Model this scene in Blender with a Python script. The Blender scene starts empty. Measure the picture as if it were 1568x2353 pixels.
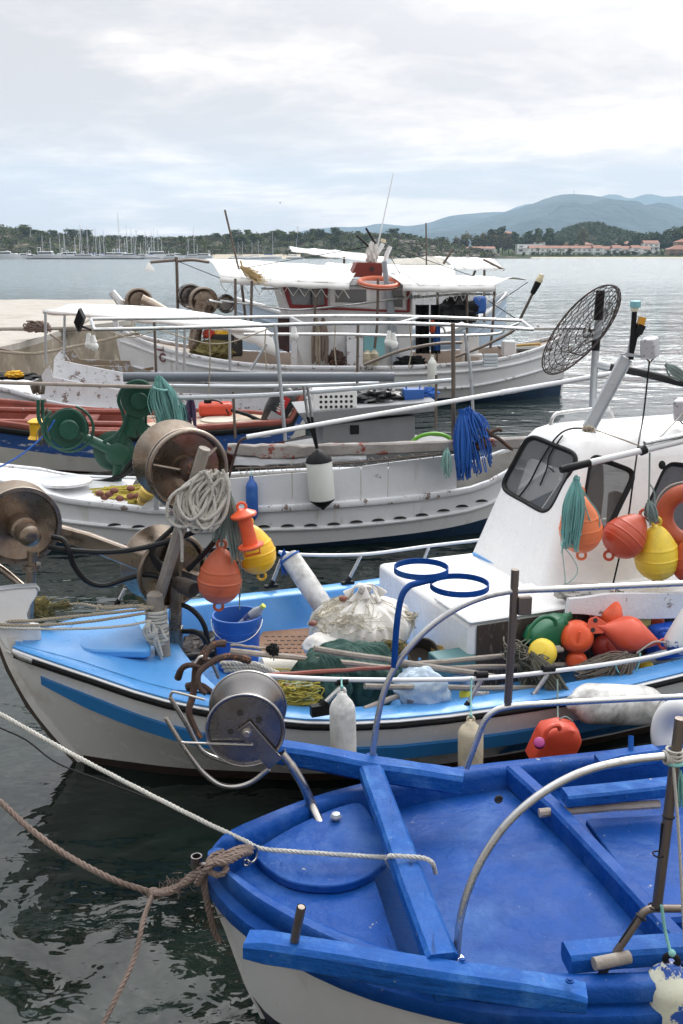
import bpy, bmesh, math, random
from mathutils import Vector, noise, Matrix
from mathutils.geometry import tessellate_polygon
SC = bpy.context.scene
V = Vector
# ------------------------------------------------------------ camera
FPX, PITCH, CX, CY, CH = 2287.0, math.radians(14.56), 784.0, 1176.0, 3.0
cam = bpy.data.cameras.new('camera'); camo = bpy.data.objects.new('camera', cam)
SC.collection.objects.link(camo); SC.camera = camo
camo.location = (0, 0, CH); camo.rotation_euler = (math.radians(90) - PITCH, 0, 0)
cam.sensor_fit = 'VERTICAL'; cam.sensor_height = 36.0; cam.lens = FPX / 2352.0 * 36.0
cam.clip_start = 0.05; cam.clip_end = 30000
SC.render.resolution_x, SC.render.resolution_y = 683, 1024
# ------------------------------------------------------------ sky and sun
SUN_EL, SUN_AZ = math.radians(42), math.radians(18)      # azimuth from +Y towards +X
wd = bpy.data.worlds.new('World'); SC.world = wd; wd.use_nodes = True
def world():
    nt = wd.node_tree; nt.nodes.clear(); N = nt.nodes.new; L = nt.links.new
    def math_(op, a, b=None, c=None, clamp=False):
        n = N('ShaderNodeMath'); n.operation = op; n.use_clamp = clamp
        for i, x in enumerate((a, b, c)):
            if x is None: continue
            if isinstance(x, (int, float)): n.inputs[i].default_value = x
            else: L(x, n.inputs[i])
        return n.outputs[0]
    out = N('ShaderNodeOutputWorld'); bg = N('ShaderNodeBackground'); bg2 = N('ShaderNodeBackground')
    sky = N('ShaderNodeTexSky'); sky.sky_type = 'NISHITA'; sky.sun_disc = False
    sky.sun_elevation = SUN_EL; sky.sun_rotation = SUN_AZ; sky.altitude = 0; sky.air_density = 1; sky.dust_density = 2
    L(sky.outputs[0], bg.inputs[0]); bg.inputs[1].default_value = 0.09
    tc = N('ShaderNodeTexCoord'); sx = N('ShaderNodeSeparateXYZ'); L(tc.outputs['Generated'], sx.inputs[0])
    X, Yv, Zv = sx.outputs
    zc = math_('MAXIMUM', Zv, 0.0)
    zz = math_('ADD', zc, 0.13)
    cx = math_('DIVIDE', X, zz); cy = math_('DIVIDE', Yv, zz)
    cb = N('ShaderNodeCombineXYZ'); L(cx, cb.inputs[0]); L(cy, cb.inputs[1])
    def nz(scale, detail, rough, off, dist=0.0):
        mp = N('ShaderNodeMapping'); L(cb.outputs[0], mp.inputs[0]); mp.inputs['Location'].default_value = off
        n = N('ShaderNodeTexNoise'); L(mp.outputs[0], n.inputs['Vector'])
        n.inputs['Scale'].default_value = scale; n.inputs['Detail'].default_value = detail
        n.inputs['Roughness'].default_value = rough; n.inputs['Distortion'].default_value = dist
        return n.outputs[0]
    n1 = nz(0.95, 7, 0.55, (3.1, 7.3, 0), 0.35); n2 = nz(2.6, 7, 0.6, (9.2, 1.4, 0), 0.2)
    cl = math_('ADD', math_('MULTIPLY', math_('SUBTRACT', n1, 0.5), 1.5), math_('ADD', math_('MULTIPLY', math_('SUBTRACT', n2, 0.5), 0.5), 0.5))
    # wide trend: brighter towards the sun side and with height, dimmer far behind the viewer
    az = math_('ADD', math_('MULTIPLY', X, math.sin(SUN_AZ)), math_('MULTIPLY', Yv, math.cos(SUN_AZ)))
    cl2 = math_('ADD', cl, math_('ADD', math_('MULTIPLY', X, 0.16), math_('MULTIPLY', zc, 0.28)))
    rp = N('ShaderNodeValToRGB'); L(cl2, rp.inputs[0]); e = rp.color_ramp.elements
    e[0].position = 0.40; e[0].color = (0.77, 0.785, 0.815, 1)
    e[1].position = 0.70; e[1].color = (1.25, 1.25, 1.25, 1)
    m = e.new(0.52); m.color = (0.89, 0.90, 0.92, 1)
    m = e.new(0.62); m.color = (1.06, 1.06, 1.06, 1)
    hz_ = N('ShaderNodeMapRange'); L(Zv, hz_.inputs[0]); hz_.interpolation_type = 'SMOOTHSTEP'
    hz_.inputs[1].default_value = 0.0; hz_.inputs[2].default_value = 0.42; hz_.inputs[3].default_value = 1.0; hz_.inputs[4].default_value = 0.0
    wm = N('ShaderNodeMix'); wm.data_type = 'RGBA'; wm.blend_type = 'MULTIPLY'; L(hz_.outputs[0], wm.inputs[0]); L(rp.outputs[0], wm.inputs[6]); wm.inputs[7].default_value = (1.20, .97, .80, 1)
    L(wm.outputs[2], bg2.inputs[0])
    gain = N('ShaderNodeMapRange'); L(az, gain.inputs[0]); gain.interpolation_type = 'SMOOTHSTEP'
    gain.inputs[1].default_value = -0.95; gain.inputs[2].default_value = 0.35; gain.inputs[3].default_value = 0.48; gain.inputs[4].default_value = 1.00
    hi = N('ShaderNodeMapRange'); L(Zv, hi.inputs[0]); hi.interpolation_type = 'SMOOTHSTEP'
    hi.inputs[1].default_value = 0.18; hi.inputs[2].default_value = 0.70; hi.inputs[3].default_value = 1.0; hi.inputs[4].default_value = 2.2
    sv = (math.sin(SUN_AZ) * math.cos(SUN_EL), math.cos(SUN_AZ) * math.cos(SUN_EL), math.sin(SUN_EL))
    dt = math_('ADD', math_('ADD', math_('MULTIPLY', X, sv[0]), math_('MULTIPLY', Yv, sv[1])), math_('MULTIPLY', Zv, sv[2]))
    glow = math_('MULTIPLY', math_('POWER', math_('MAXIMUM', dt, 0.0), 18.0), 4.0)     # bright cloud round the veiled sun
    L(math_('ADD', math_('MULTIPLY', gain.outputs[0], hi.outputs[0]), glow), bg2.inputs[1])
    mx = N('ShaderNodeMixShader'); mx.inputs[0].default_value = 0.94
    L(bg.outputs[0], mx.inputs[1]); L(bg2.outputs[0], mx.inputs[2]); L(mx.outputs[0], out.inputs[0])
world()
sl = bpy.data.lights.new('sun', 'SUN'); sl.energy = 1.5; sl.angle = math.radians(24); sl.color = (1, .97, .92)
so = bpy.data.objects.new('sun', sl); SC.collection.objects.link(so)
sd = V((math.sin(SUN_AZ) * math.cos(SUN_EL), math.cos(SUN_AZ) * math.cos(SUN_EL), math.sin(SUN_EL)))
so.rotation_euler = sd.to_track_quat('Z', 'Y').to_euler()
SC.view_settings.view_transform = 'Standard'; SC.view_settings.look = 'None'; SC.view_settings.exposure = -0.12; SC.view_settings.gamma = 1
SC.cycles.max_bounces = 8; SC.cycles.volume_bounces = 1; SC.cycles.transparent_max_bounces = 12
SC.cycles.caustics_reflective = False; SC.cycles.caustics_refractive = False; SC.cycles.sample_clamp_indirect = 4.0
SC.cycles.use_denoising = True
# ------------------------------------------------------------ from the photograph's pixels (1568 wide) to places
FW = V((0, math.cos(PITCH), -math.sin(PITCH))); UPV = V((0, math.sin(PITCH), math.cos(PITCH))); CAM = V((0, 0, CH))
def ray(px, py): return FW + UPV * (-(py - CY) / FPX) + V((1, 0, 0)) * ((px - CX) / FPX)
def Z(px, py, z): d = ray(px, py); return CAM + d * ((z - CH) / d.z)
def Y(px, py, y): d = ray(px, py); return CAM + d * (y / d.y)
def plane(px, py, o, n): d = ray(px, py); return CAM + d * ((o - CAM).dot(n) / d.dot(n))
def wz(p): return (p - CAM).dot(FW)
def sz(npx, p): return npx * wz(p) / FPX
class Frame:
    def __init__(s, x, y, yaw):
        s.o = V((x, y, 0)); a = math.radians(yaw)
        s.u = V((math.cos(a), math.sin(a), 0)); s.n = V((math.sin(a), -math.cos(a), 0))
    def __call__(s, u, n, z): return s.o + s.u * u + s.n * n + V((0, 0, z))
    def N(s, px, py, n): return plane(px, py, s.o + s.n * n, s.n)
    def U(s, px, py, u): return plane(px, py, s.o + s.u * u, s.u)
    def l(s, p): d = p - s.o; return d.dot(s.u), d.dot(s.n), d.z
def lerp(tab, x):
    if x <= tab[0][0]: return tab[0][1]
    for (a, b), (c, d) in zip(tab, tab[1:]):
        if x <= c: t = (x - a) / (c - a); return b + (d - b) * t
    return tab[-1][1]
def smooth_tab(tab, x):   # catmull through a table
    xs = [t[0] for t in tab]
    if x <= xs[0]: return tab[0][1]
    if x >= xs[-1]: return tab[-1][1]
    for i in range(len(tab) - 1):
        if x <= xs[i + 1]:
            t = (x - xs[i]) / (xs[i + 1] - xs[i])
            h = xs[i + 1] - xs[i]
            def sl_(k):
                k0, k1 = max(0, k - 1), min(len(tab) - 1, k + 1)
                return (tab[k1][1] - tab[k0][1]) / (xs[k1] - xs[k0])
            m0, m1 = sl_(i) * h, sl_(i + 1) * h
            return (2*t**3 - 3*t*t + 1) * tab[i][1] + (t**3 - 2*t*t + t) * m0 + (-2*t**3 + 3*t*t) * tab[i + 1][1] + (t**3 - t*t) * m1
def spline(pts, n=8, closed=False):
    pts = [V(p) for p in pts]
    if len(pts) < 3 and not closed: return [pts[0].lerp(pts[-1], i / n) for i in range(n + 1)]
    out = []; m = len(pts); R_ = range(m if closed else m - 1)
    for i in R_:
        p1, p2 = pts[i], pts[(i + 1) % m]
        p0 = pts[i - 1] if (i > 0 or closed) else p1 * 2 - p2
        p3 = pts[(i + 2) % m] if (i + 2 < m or closed) else p2 * 2 - p1
        for k in range(n):
            t = k / n
            out.append(0.5 * ((2 * p1) + (p2 - p0) * t + (2 * p0 - 5 * p1 + 4 * p2 - p3) * t * t + (3 * p1 - p0 - 3 * p2 + p3) * t ** 3))
    if not closed: out.append(pts[-1])
    return out
def resample(pts, n):
    d = [0]
    for a, b in zip(pts, pts[1:]): d.append(d[-1] + (b - a).length)
    out = []; j = 0
    for i in range(n):
        s = d[-1] * i / (n - 1)
        while j < len(pts) - 2 and d[j + 1] < s: j += 1
        L = d[j + 1] - d[j]; out.append(pts[j].lerp(pts[j + 1], 0 if L < 1e-9 else min(1, max(0, (s - d[j]) / L))))
    return out
# ------------------------------------------------------------ mesh builder
class MB:
    def __init__(s): s.v = []; s.f = []; s.m = []; s.cm = 0
    def mat(s, i): s.cm = i; return s
    def add(s, vs, fs):
        o = len(s.v); s.v += [tuple(p) for p in vs]
        for f in fs: s.f.append(tuple(i + o for i in f)); s.m.append(s.cm)
        return s
    def grid(s, rows, close_u=False, close_v=False, flip=False):
        n = len(rows[0]); fs = []; R_ = len(rows)
        for i in range(R_ if close_v else R_ - 1):
            for j in range(n if close_u else n - 1):
                a, b, c, d = i * n + j, i * n + (j + 1) % n, ((i + 1) % R_) * n + (j + 1) % n, ((i + 1) % R_) * n + j
                fs.append((a, d, c, b) if flip else (a, b, c, d))
        return s.add([p for r in rows for p in r], fs)
    def tube(s, pts, r, n=8, closed=False, caps=True, flat=None):
        pts = [V(p) for p in pts]; m = len(pts)
        if m < 2: return s
        rr = r if isinstance(r, (list, tuple)) else [r] * m
        def tan(i):
            a = pts[(i - 1) % m] if (closed or i > 0) else pts[i]; b = pts[(i + 1) % m] if (closed or i < m - 1) else pts[i]
            t = b - a; return t.normalized() if t.length > 1e-9 else V((0, 0, 1))
        t0 = tan(0); nn = t0.orthogonal().normalized()
        if abs(t0.z) < .9: nn = (V((0, 0, 1)) - t0 * t0.z).normalized()
        rows = []
        for i in range(m):
            t = tan(i); nn = (nn - t * nn.dot(t))
            nn = nn.normalized() if nn.length > 1e-6 else t.orthogonal().normalized()
            b = t.cross(nn)
            rows.append([pts[i] + (nn * math.cos(2 * math.pi * k / n) + b * math.sin(2 * math.pi * k / n) * (flat or 1)) * rr[i] for k in range(n)])
        o = len(s.v); s.grid(rows, close_u=True, close_v=closed)
        if caps and not closed:
            s.f.append(tuple(o + k for k in range(n))[::-1]); s.m.append(s.cm)
            s.f.append(tuple(o + (m - 1) * n + k for k in range(n))); s.m.append(s.cm)
        return s
    def rope(s, pts, r, pitch=None, strands=3, n=5, step=None, jit=0):
        pts = spline(pts, 10) if len(pts) > 2 else [V(pts[0]), V(pts[-1])]
        L = sum((b - a).length for a, b in zip(pts, pts[1:]))
        pitch = pitch or r * 7; step = step or pitch / 7
        q = resample(pts, max(4, int(L / step)))
        t = (q[1] - q[0]).normalized(); nn = t.orthogonal().normalized(); fr = []
        for i in range(len(q)):
            a, b = q[max(0, i - 1)], q[min(len(q) - 1, i + 1)]; t = (b - a).normalized() if (b - a).length > 1e-9 else t
            nn = (nn - t * nn.dot(t)).normalized(); fr.append((nn.copy(), t.cross(nn)))
        st = L / (len(q) - 1)
        for k in range(strands):
            path = []
            for i, p in enumerate(q):
                a = 2 * math.pi * (i * st / pitch + k / strands)
                path.append(p + (fr[i][0] * math.cos(a) + fr[i][1] * math.sin(a)) * r * .5)
            s.tube(path, r * .58, n)
        return s
    def lathe(s, p, ax, prof, n=20, caps=True):
        p = V(p); ax = V(ax).normalized(); a = ax.orthogonal().normalized(); b = ax.cross(a)
        rows = [[p + ax * t + (a * math.cos(2 * math.pi * k / n) + b * math.sin(2 * math.pi * k / n)) * max(r, 1e-4) for k in range(n)] for t, r in prof]
        o = len(s.v); s.grid(rows, close_u=True)
        if caps:
            s.f.append(tuple(o + k for k in range(n))[::-1]); s.m.append(s.cm)
            s.f.append(tuple(o + (len(prof) - 1) * n + k for k in range(n))); s.m.append(s.cm)
        return s
    def ring(s, c, ax, R_, r, n=28, m=8, sx=1, a0=0, a1=2 * math.pi):
        c = V(c); ax = V(ax).normalized(); a = ax.orthogonal().normalized()
        if abs(ax.z) < .95: a = ax.cross(V((0, 0, 1))).normalized()
        b = ax.cross(a); full = abs(a1 - a0 - 2 * math.pi) < 1e-3
        pts = [c + (a * math.cos(a0 + (a1 - a0) * k / n) * sx + b * math.sin(a0 + (a1 - a0) * k / n)) * R_ for k in range(n if full else n + 1)]
        return s.tube(pts, r, m, closed=full)
    def ball(s, c, r, n=10, sq=(1, 1, 1)):
        c = V(c); rows = []
        for i in range(n + 1):
            th = math.pi * i / n
            rows.append([c + V((math.sin(th) * math.cos(2 * math.pi * k / (2 * n)) * sq[0], math.sin(th) * math.sin(2 * math.pi * k / (2 * n)) * sq[1], math.cos(th) * sq[2])) * r for k in range(2 * n)])
        return s.grid(rows, close_u=True, flip=True)
    def prism(s, poly, ext):     # poly: planar points, ext: vector
        poly = [V(p) for p in poly]; ext = V(ext); n = len(poly)
        nrm = V((0, 0, 0))
        for i in range(n): nrm += poly[i].cross(poly[(i + 1) % n])
        if nrm.dot(ext) > 0: poly = poly[::-1]
        return s.add(poly + [p + ext for p in poly], [tuple(range(n)), tuple(range(2 * n - 1, n - 1, -1))] + [(i, i + n, (i + 1) % n + n, (i + 1) % n) for i in range(n)])
    def box(s, c, a, b, d):      # centre and three half-extent vectors
        c, a, b, d = V(c), V(a), V(b), V(d)
        return s.prism([c - d + a + b, c - d + a - b, c - d - a - b, c - d - a + b], d * 2)
    def abox(s, x0, x1, y0, y1, z0, z1): return s.prism([(x0, y0, z0), (x1, y0, z0), (x1, y1, z0), (x0, y1, z0)], (0, 0, z1 - z0))
    def beam(s, pts, w, h, up=(0, 0, 1), ch=.18, jit=0):   # rectangular bar with eased edges along a path; w across, h along up
        pts = [V(p) for p in pts]; up = V(up); rows = []; m = len(pts)
        for i in range(m):
            t = (pts[min(m - 1, i + 1)] - pts[max(0, i - 1)]).normalized(); sd_ = t.cross(up).normalized(); u2 = sd_.cross(t).normalized()
            ww = (w[i] if isinstance(w, (list, tuple)) else w) / 2; hh = (h[i] if isinstance(h, (list, tuple)) else h) / 2; c = min(ww, hh) * ch * 2
            pr = [(-ww + c, -hh), (ww - c, -hh), (ww, -hh + c), (ww, hh - c), (ww - c, hh), (-ww + c, hh), (-ww, hh - c), (-ww, -hh + c)]
            rows.append([pts[i] + sd_ * (x + random.uniform(-jit, jit)) + u2 * (y + random.uniform(-jit, jit)) for x, y in pr])
        o = len(s.v); s.grid(rows, close_u=True)
        s.f.append(tuple(o + k for k in range(8))[::-1]); s.m.append(s.cm)
        s.f.append(tuple(o + (m - 1) * 8 + k for k in range(8))); s.m.append(s.cm)
        return s
    def text(s, txt, c, xdir, ydir, size):
        cu = bpy.data.curves.new('lettering', 'FONT'); cu.body = txt; cu.size = 1; cu.align_x = 'CENTER'; cu.align_y = 'CENTER'; cu.extrude = 0.01
        o = bpy.data.objects.new('lettering', cu); me = bpy.data.meshes.new_from_object(o)
        x, y = V(xdir).normalized() * size, V(ydir).normalized() * size; z = x.cross(y).normalized() * size
        s.add([V(c) + x * v.co.x + y * v.co.y + z * v.co.z for v in me.vertices], [tuple(p.vertices) for p in me.polygons])
        bpy.data.objects.remove(o); bpy.data.curves.remove(cu); bpy.data.meshes.remove(me); return s
    def build(s, name, mats, parent=None, label=None, cat=None, group=None, kind=None, smooth=40, bevel=0, solid=0, sub=0):
        me = bpy.data.meshes.new(name)
        if parent is not None: org = parent['_o'].copy() if isinstance(parent.get('_o'), Vector) else V(parent['_o'])
        else:
            lo = V((min(p[i] for p in s.v) for i in range(3))); hi = V((max(p[i] for p in s.v) for i in range(3)))
            org = V(((lo.x + hi.x) / 2, (lo.y + hi.y) / 2, lo.z))
        me.from_pydata([V(p) - org for p in s.v], [], s.f)
        mats = mats if isinstance(mats, (list, tuple)) else [mats]
        for m in mats: me.materials.append(m)
        me.polygons.foreach_set('material_index', s.m)
        me.validate(); me.update()
        if smooth:
            me.polygons.foreach_set('use_smooth', [True] * len(me.polygons))
            me.set_sharp_from_angle(angle=math.radians(smooth))
        o = bpy.data.objects.new(name, me); SC.collection.objects.link(o)
        o['_o'] = org
        if parent is not None: o.parent = parent
        else: o.location = org
        if solid:
            md = o.modifiers.new('solid', 'SOLIDIFY'); md.thickness = solid; md.offset = 0
        if bevel:
            md = o.modifiers.new('bevel', 'BEVEL'); md.width = bevel; md.segments = 2; md.limit_method = 'ANGLE'
        if sub:
            md = o.modifiers.new('sub', 'SUBSURF'); md.levels = md.render_levels = sub
        tag(o, label, cat, group, kind); return o
def tag(o, label=None, cat=None, group=None, kind=None):
    if label: o['label'] = label
    if cat: o['category'] = cat
    if group: o['group'] = group
    if kind: o['kind'] = kind
    return o
def thing(name, label, cat, loc, group=None):
    o = bpy.data.objects.new(name, None); SC.collection.objects.link(o); o.location = loc; o.empty_display_size = .1
    o['_o'] = V(loc); return tag(o, label, cat, group)
def dup(root, loc, rz=None, scale=None, label=None):
    c = root.copy(); SC.collection.objects.link(c); c.location = loc
    if rz is not None: c.rotation_euler = (0, 0, rz)
    if scale is not None: c.scale = (scale, scale, scale) if isinstance(scale, (int, float)) else scale
    if label: c['label'] = label
    for ch in list(root.children):
        d = ch.copy(); SC.collection.objects.link(d); d.parent = c
        for g in list(ch.children):
            e = g.copy(); SC.collection.objects.link(e); e.parent = d
    return c
# ------------------------------------------------------------ materials
MATS = {}
def mat(key, col, rough=.5, metal=0, wear=None, wear_amt=0.0, wear_scale=6, dirt=None, dirt_amt=0, dirt_scale=2.5, bump=0, bump_scale=40, stretch=(1, 1, 1), spec=.5, trans=0, alpha=1, var=.0, coat=0, rvar=0.1, streak=None, streak_amt=.3, crack=None, crack_st=(2, 16, 16), crack_rot=0, crack_amt=.3):
    if key in MATS: return MATS[key]
    m = bpy.data.materials.new(key); m.use_nodes = True; MATS[key] = m
    nt = m.node_tree; b = nt.nodes['Principled BSDF']; N = nt.nodes.new; L = nt.links.new
    geo = N('ShaderNodeNewGeometry'); mp = N('ShaderNodeMapping'); L(geo.outputs['Position'], mp.inputs[0]); mp.inputs['Scale'].default_value = stretch
    def nz(sc, det=6, ro=.6, dist=0):
        n = N('ShaderNodeTexNoise'); L(mp.outputs[0], n.inputs['Vector']); n.inputs['Scale'].default_value = sc
        n.inputs['Detail'].default_value = det; n.inputs['Roughness'].default_value = ro; n.inputs['Distortion'].default_value = dist; return n.outputs[0]
    def ramp(src, a, b_):
        r = N('ShaderNodeMapRange'); L(src, r.inputs[0]); r.inputs[1].default_value = a; r.inputs[2].default_value = b_; r.clamp = True; return r.outputs[0]
    def mix(f, a, c):
        x = N('ShaderNodeMix'); x.data_type = 'RGBA'
        if isinstance(f, float): x.inputs[0].default_value = f
        else: L(f, x.inputs[0])
        for i, q in ((6, a), (7, c)):
            if isinstance(q, tuple): x.inputs[i].default_value = (*q, 1)
            else: L(q, x.inputs[i])
        return x.outputs[2]
    cur = tuple(col)
    if var:
        lo = tuple(c * (1 - var) for c in col); hi = tuple(min(1, c * (1 + var)) for c in col)
        cur = mix(ramp(nz(3.0, 5, .65), .3, .7), lo, hi)
        fine = ramp(nz(bump_scale * 1.3, 3, .6), .25, .75); cur = mix(fine, cur, mix(.35, cur, lo)) if True else cur
    if dirt:
        cur = mix(ramp(nz(dirt_scale, 8, .7, .4), .72 - dirt_amt * .4, .95 - dirt_amt * .35), cur, tuple(dirt))
    if wear:
        f = ramp(nz(wear_scale, 9, .72, .15), .70 - wear_amt * .35, .72 - wear_amt * .35)
        cur = mix(f, cur, tuple(wear))
    if streak:
        sm = N('ShaderNodeMapping'); L(geo.outputs['Position'], sm.inputs[0]); sm.inputs['Scale'].default_value = (9, 9, .7)
        sn = N('ShaderNodeTexNoise'); L(sm.outputs[0], sn.inputs['Vector']); sn.inputs['Scale'].default_value = 1.0; sn.inputs['Detail'].default_value = 6; sn.inputs['Roughness'].default_value = .6
        cur = mix(ramp(sn.outputs[0], .74 - streak_amt * .35, .95 - streak_amt * .3), cur, tuple(streak))
    crk = None
    if crack:
        sm = N('ShaderNodeMapping'); L(geo.outputs['Position'], sm.inputs[0]); sm.inputs['Rotation'].default_value = (0, 0, crack_rot)
        s2 = N('ShaderNodeVectorMath'); s2.operation = 'MULTIPLY'; L(sm.outputs[0], s2.inputs[0]); s2.inputs[1].default_value = crack_st
        sn = N('ShaderNodeTexNoise'); L(s2.outputs[0], sn.inputs['Vector']); sn.inputs['Scale'].default_value = 2.2; sn.inputs['Detail'].default_value = 7; sn.inputs['Roughness'].default_value = .62; sn.inputs['Distortion'].default_value = .35
        crk = sn.outputs[0]; cur = mix(ramp(crk, .30 + crack_amt * .3, .18 + crack_amt * .3), cur, tuple(crack))
    if isinstance(cur, tuple): b.inputs['Base Color'].default_value = (*cur, 1)
    else: L(cur, b.inputs['Base Color'])
    if rvar and not metal == 2:
        r = N('ShaderNodeMapRange'); L(nz(9, 5), r.inputs[0]); r.inputs[1].default_value = .3; r.inputs[2].default_value = .7
        r.inputs[3].default_value = max(.02, rough - rvar); r.inputs[4].default_value = min(1, rough + rvar); L(r.outputs[0], b.inputs['Roughness'])
    else: b.inputs['Roughness'].default_value = rough
    b.inputs['Metallic'].default_value = metal
    b.inputs['Specular IOR Level'].default_value = spec
    if trans: b.inputs['Transmission Weight'].default_value = trans
    if alpha < 1: b.inputs['Alpha'].default_value = alpha
    if coat: b.inputs['Coat Weight'].default_value = coat
    if bump:
        bp = N('ShaderNodeBump'); bp.inputs['Strength'].default_value = min(1, bump); bp.inputs['Distance'].default_value = .007
        if crk is not None:
            ad = N('ShaderNodeMath'); ad.operation = 'ADD'; L(nz(bump_scale, 6, .65), ad.inputs[0]); L(crk, ad.inputs[1]); L(ad.outputs[0], bp.inputs['Height'])
        else: L(nz(bump_scale, 6, .65), bp.inputs['Height'])
        L(bp.outputs[0], b.inputs['Normal'])
    return m
BLUE = mat('boat_blue_paint', (.005, .056, .26), .42, spec=.12, dirt=(.04, .115, .33), dirt_amt=.55, dirt_scale=2.6, wear=(.36, .36, .33), wear_amt=.12, wear_scale=17, bump=1.0, bump_scale=22, var=.2, crack=(.006, .03, .15), crack_st=(5, 5, 5), crack_amt=.16)
BLUEW = mat('boat_blue_wood', (.008, .082, .33), .5, spec=.16, dirt=(.06, .19, .46), dirt_amt=.5, dirt_scale=6, wear=(.30, .30, .28), wear_amt=.14, wear_scale=18, bump=1.0, bump_scale=26, var=.25, crack=(.004, .018, .08), crack_st=(1.6, 13, 13), crack_rot=.2, crack_amt=.30)
BLUEWY = mat('boat_blue_wood_athwart', (.008, .082, .33), .5, spec=.16, dirt=(.06, .19, .46), dirt_amt=.5, dirt_scale=6, wear=(.30, .30, .28), wear_amt=.14, wear_scale=18, bump=1.0, bump_scale=26, var=.25, crack=(.004, .018, .08), crack_st=(13, 1.6, 13), crack_rot=.15, crack_amt=.30)
SKYB = mat('sky_blue_gelcoat', (.085, .30, .66), .33, dirt=(.16, .38, .68), dirt_amt=.35, dirt_scale=3, bump=.12, bump_scale=12, var=.07)
MIDB = mat('mid_blue_stripe', (.02, .15, .38), .35, var=.12, dirt=(.04, .12, .22), dirt_amt=.3)
GEL = mat('white_gelcoat', (.80, .80, .80), .28, streak=(.58, .52, .42), streak_amt=.25, wear=(.25, .22, .18), wear_amt=.02, wear_scale=9, dirt=(.55, .52, .46), dirt_amt=.16, dirt_scale=2, bump=.05, bump_scale=8, var=.03)
WH = mat('white_boat_paint', (.74, .75, .77), .5, streak=(.40, .34, .27), streak_amt=.42, dirt=(.47, .45, .42), dirt_amt=.28, dirt_scale=2.2, wear=(.30, .27, .24), wear_amt=.09, wear_scale=5, bump=.5, bump_scale=18, var=.06)
WHC = mat('white_chipped_paint', (.72, .73, .76), .55, streak=(.40, .34, .28), streak_amt=.35, dirt=(.42, .38, .34), dirt_amt=.35, wear=(.22, .17, .15), wear_amt=.36, wear_scale=7, bump=.8, bump_scale=26, var=.08)
HULLA = mat('grey_white_hull', (.66, .66, .67), .4, streak=(.34, .29, .22), streak_amt=.36, dirt=(.34, .31, .28), dirt_amt=.22, dirt_scale=3, bump=.25, bump_scale=60, var=.05)
HULLB = mat('white_gelcoat_hull', (.76, .75, .73), .22, dirt=(.42, .37, .28), dirt_amt=.3, dirt_scale=1.8, bump=.06, bump_scale=6, var=.05)
BLK = mat('black_rubber', (.010, .010, .011), .55, spec=.2, bump=.2, var=.2)
NAVY = mat('navy_antifouling', (.012, .018, .035), .55, dirt=(.06, .06, .06), dirt_amt=.3, wear=(.1, .1, .1), wear_amt=.1, var=.3)
DBLUE = mat('dark_blue_antifouling', (.010, .034, .080), .5, dirt=(.05, .07, .09), dirt_amt=.4, var=.25)
RAIL = mat('worn_stainless_tube', (.55, .55, .55), .3, metal=.9, dirt=(.20, .15, .11), dirt_amt=.4, dirt_scale=9, bump=.15, bump_scale=50)
RAILD = mat('dull_brown_steel', (.17, .14, .12), .42, metal=.75, dirt=(.12, .07, .04), dirt_amt=.4, dirt_scale=7, bump=.2)
STEEL = mat('polished_stainless', (.44, .42, .40), .25, metal=1, dirt=(.30, .24, .18), dirt_amt=.22, dirt_scale=7, rvar=.08)
STEELB = mat('brown_stained_stainless', (.31, .26, .215), .30, metal=.95, dirt=(.15, .09, .055), dirt_amt=.6, dirt_scale=5, bump=.15, bump_scale=30)
STEELD = mat('dark_brushed_steel', (.23, .22, .22), .26, metal=.95, dirt=(.12, .09, .07), dirt_amt=.4, dirt_scale=5)
GALV = mat('galvanised_steel', (.46, .49, .52), .45, metal=.6, dirt=(.28, .27, .25), dirt_amt=.4, dirt_scale=12, wear=(.25, .14, .08), wear_amt=.1, wear_scale=12, var=.15)
RUST = mat('rusty_iron', (.055, .03, .022), .8, wear=(.19, .075, .03), wear_amt=.34, wear_scale=16, bump=1, bump_scale=40, var=.35)
GREEN = mat('green_machine_paint', (.008, .072, .045), .42, dirt=(.02, .06, .045), dirt_amt=.4, wear=(.10, .05, .035), wear_amt=.1, wear_scale=16, bump=.4, var=.2)
WOOD = mat('grey_weathered_wood', (.27, .24, .21), .8, dirt=(.13, .11, .09), dirt_amt=.5, dirt_scale=8, bump=1, bump_scale=30, stretch=(1, 1, 1), var=.3)
WOODP = mat('bleached_pole_wood', (.36, .31, .27), .75, dirt=(.17, .13, .10), dirt_amt=.5, dirt_scale=9, bump=.8, bump_scale=40, var=.25)
WOODR = mat('red_flaking_timber', (.36, .33, .31), .75, dirt=(.20, .17, .15), dirt_amt=.45, wear=(.25, .06, .04), wear_amt=.36, wear_scale=5, bump=1, bump_scale=24, var=.2)
REDW = mat('faded_red_wood', (.26, .07, .05), .6, dirt=(.15, .05, .04), dirt_amt=.4, wear=(.45, .40, .37), wear_amt=.2, wear_scale=8, bump=.7, bump_scale=30, var=.25)
ORNG = mat('orange_plastic', (.78, .11, .035), .38, dirt=(.42, .07, .03), dirt_amt=.48, dirt_scale=7, bump=.15, bump_scale=60, var=.08)
ORNF = mat('faded_orange_plastic', (.52, .115, .05), .48, dirt=(.34, .07, .035), dirt_amt=.48, dirt_scale=7, bump=.2, bump_scale=50, var=.12)
YEL = mat('yellow_plastic', (.84, .48, .015), .36, dirt=(.55, .33, .04), dirt_amt=.48, dirt_scale=7, bump=.1, var=.06)
YELL = mat('lemon_plastic', (.80, .58, .05), .4, dirt=(.5, .38, .06), dirt_amt=.48, dirt_scale=7, bump=.1, var=.06)
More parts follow.
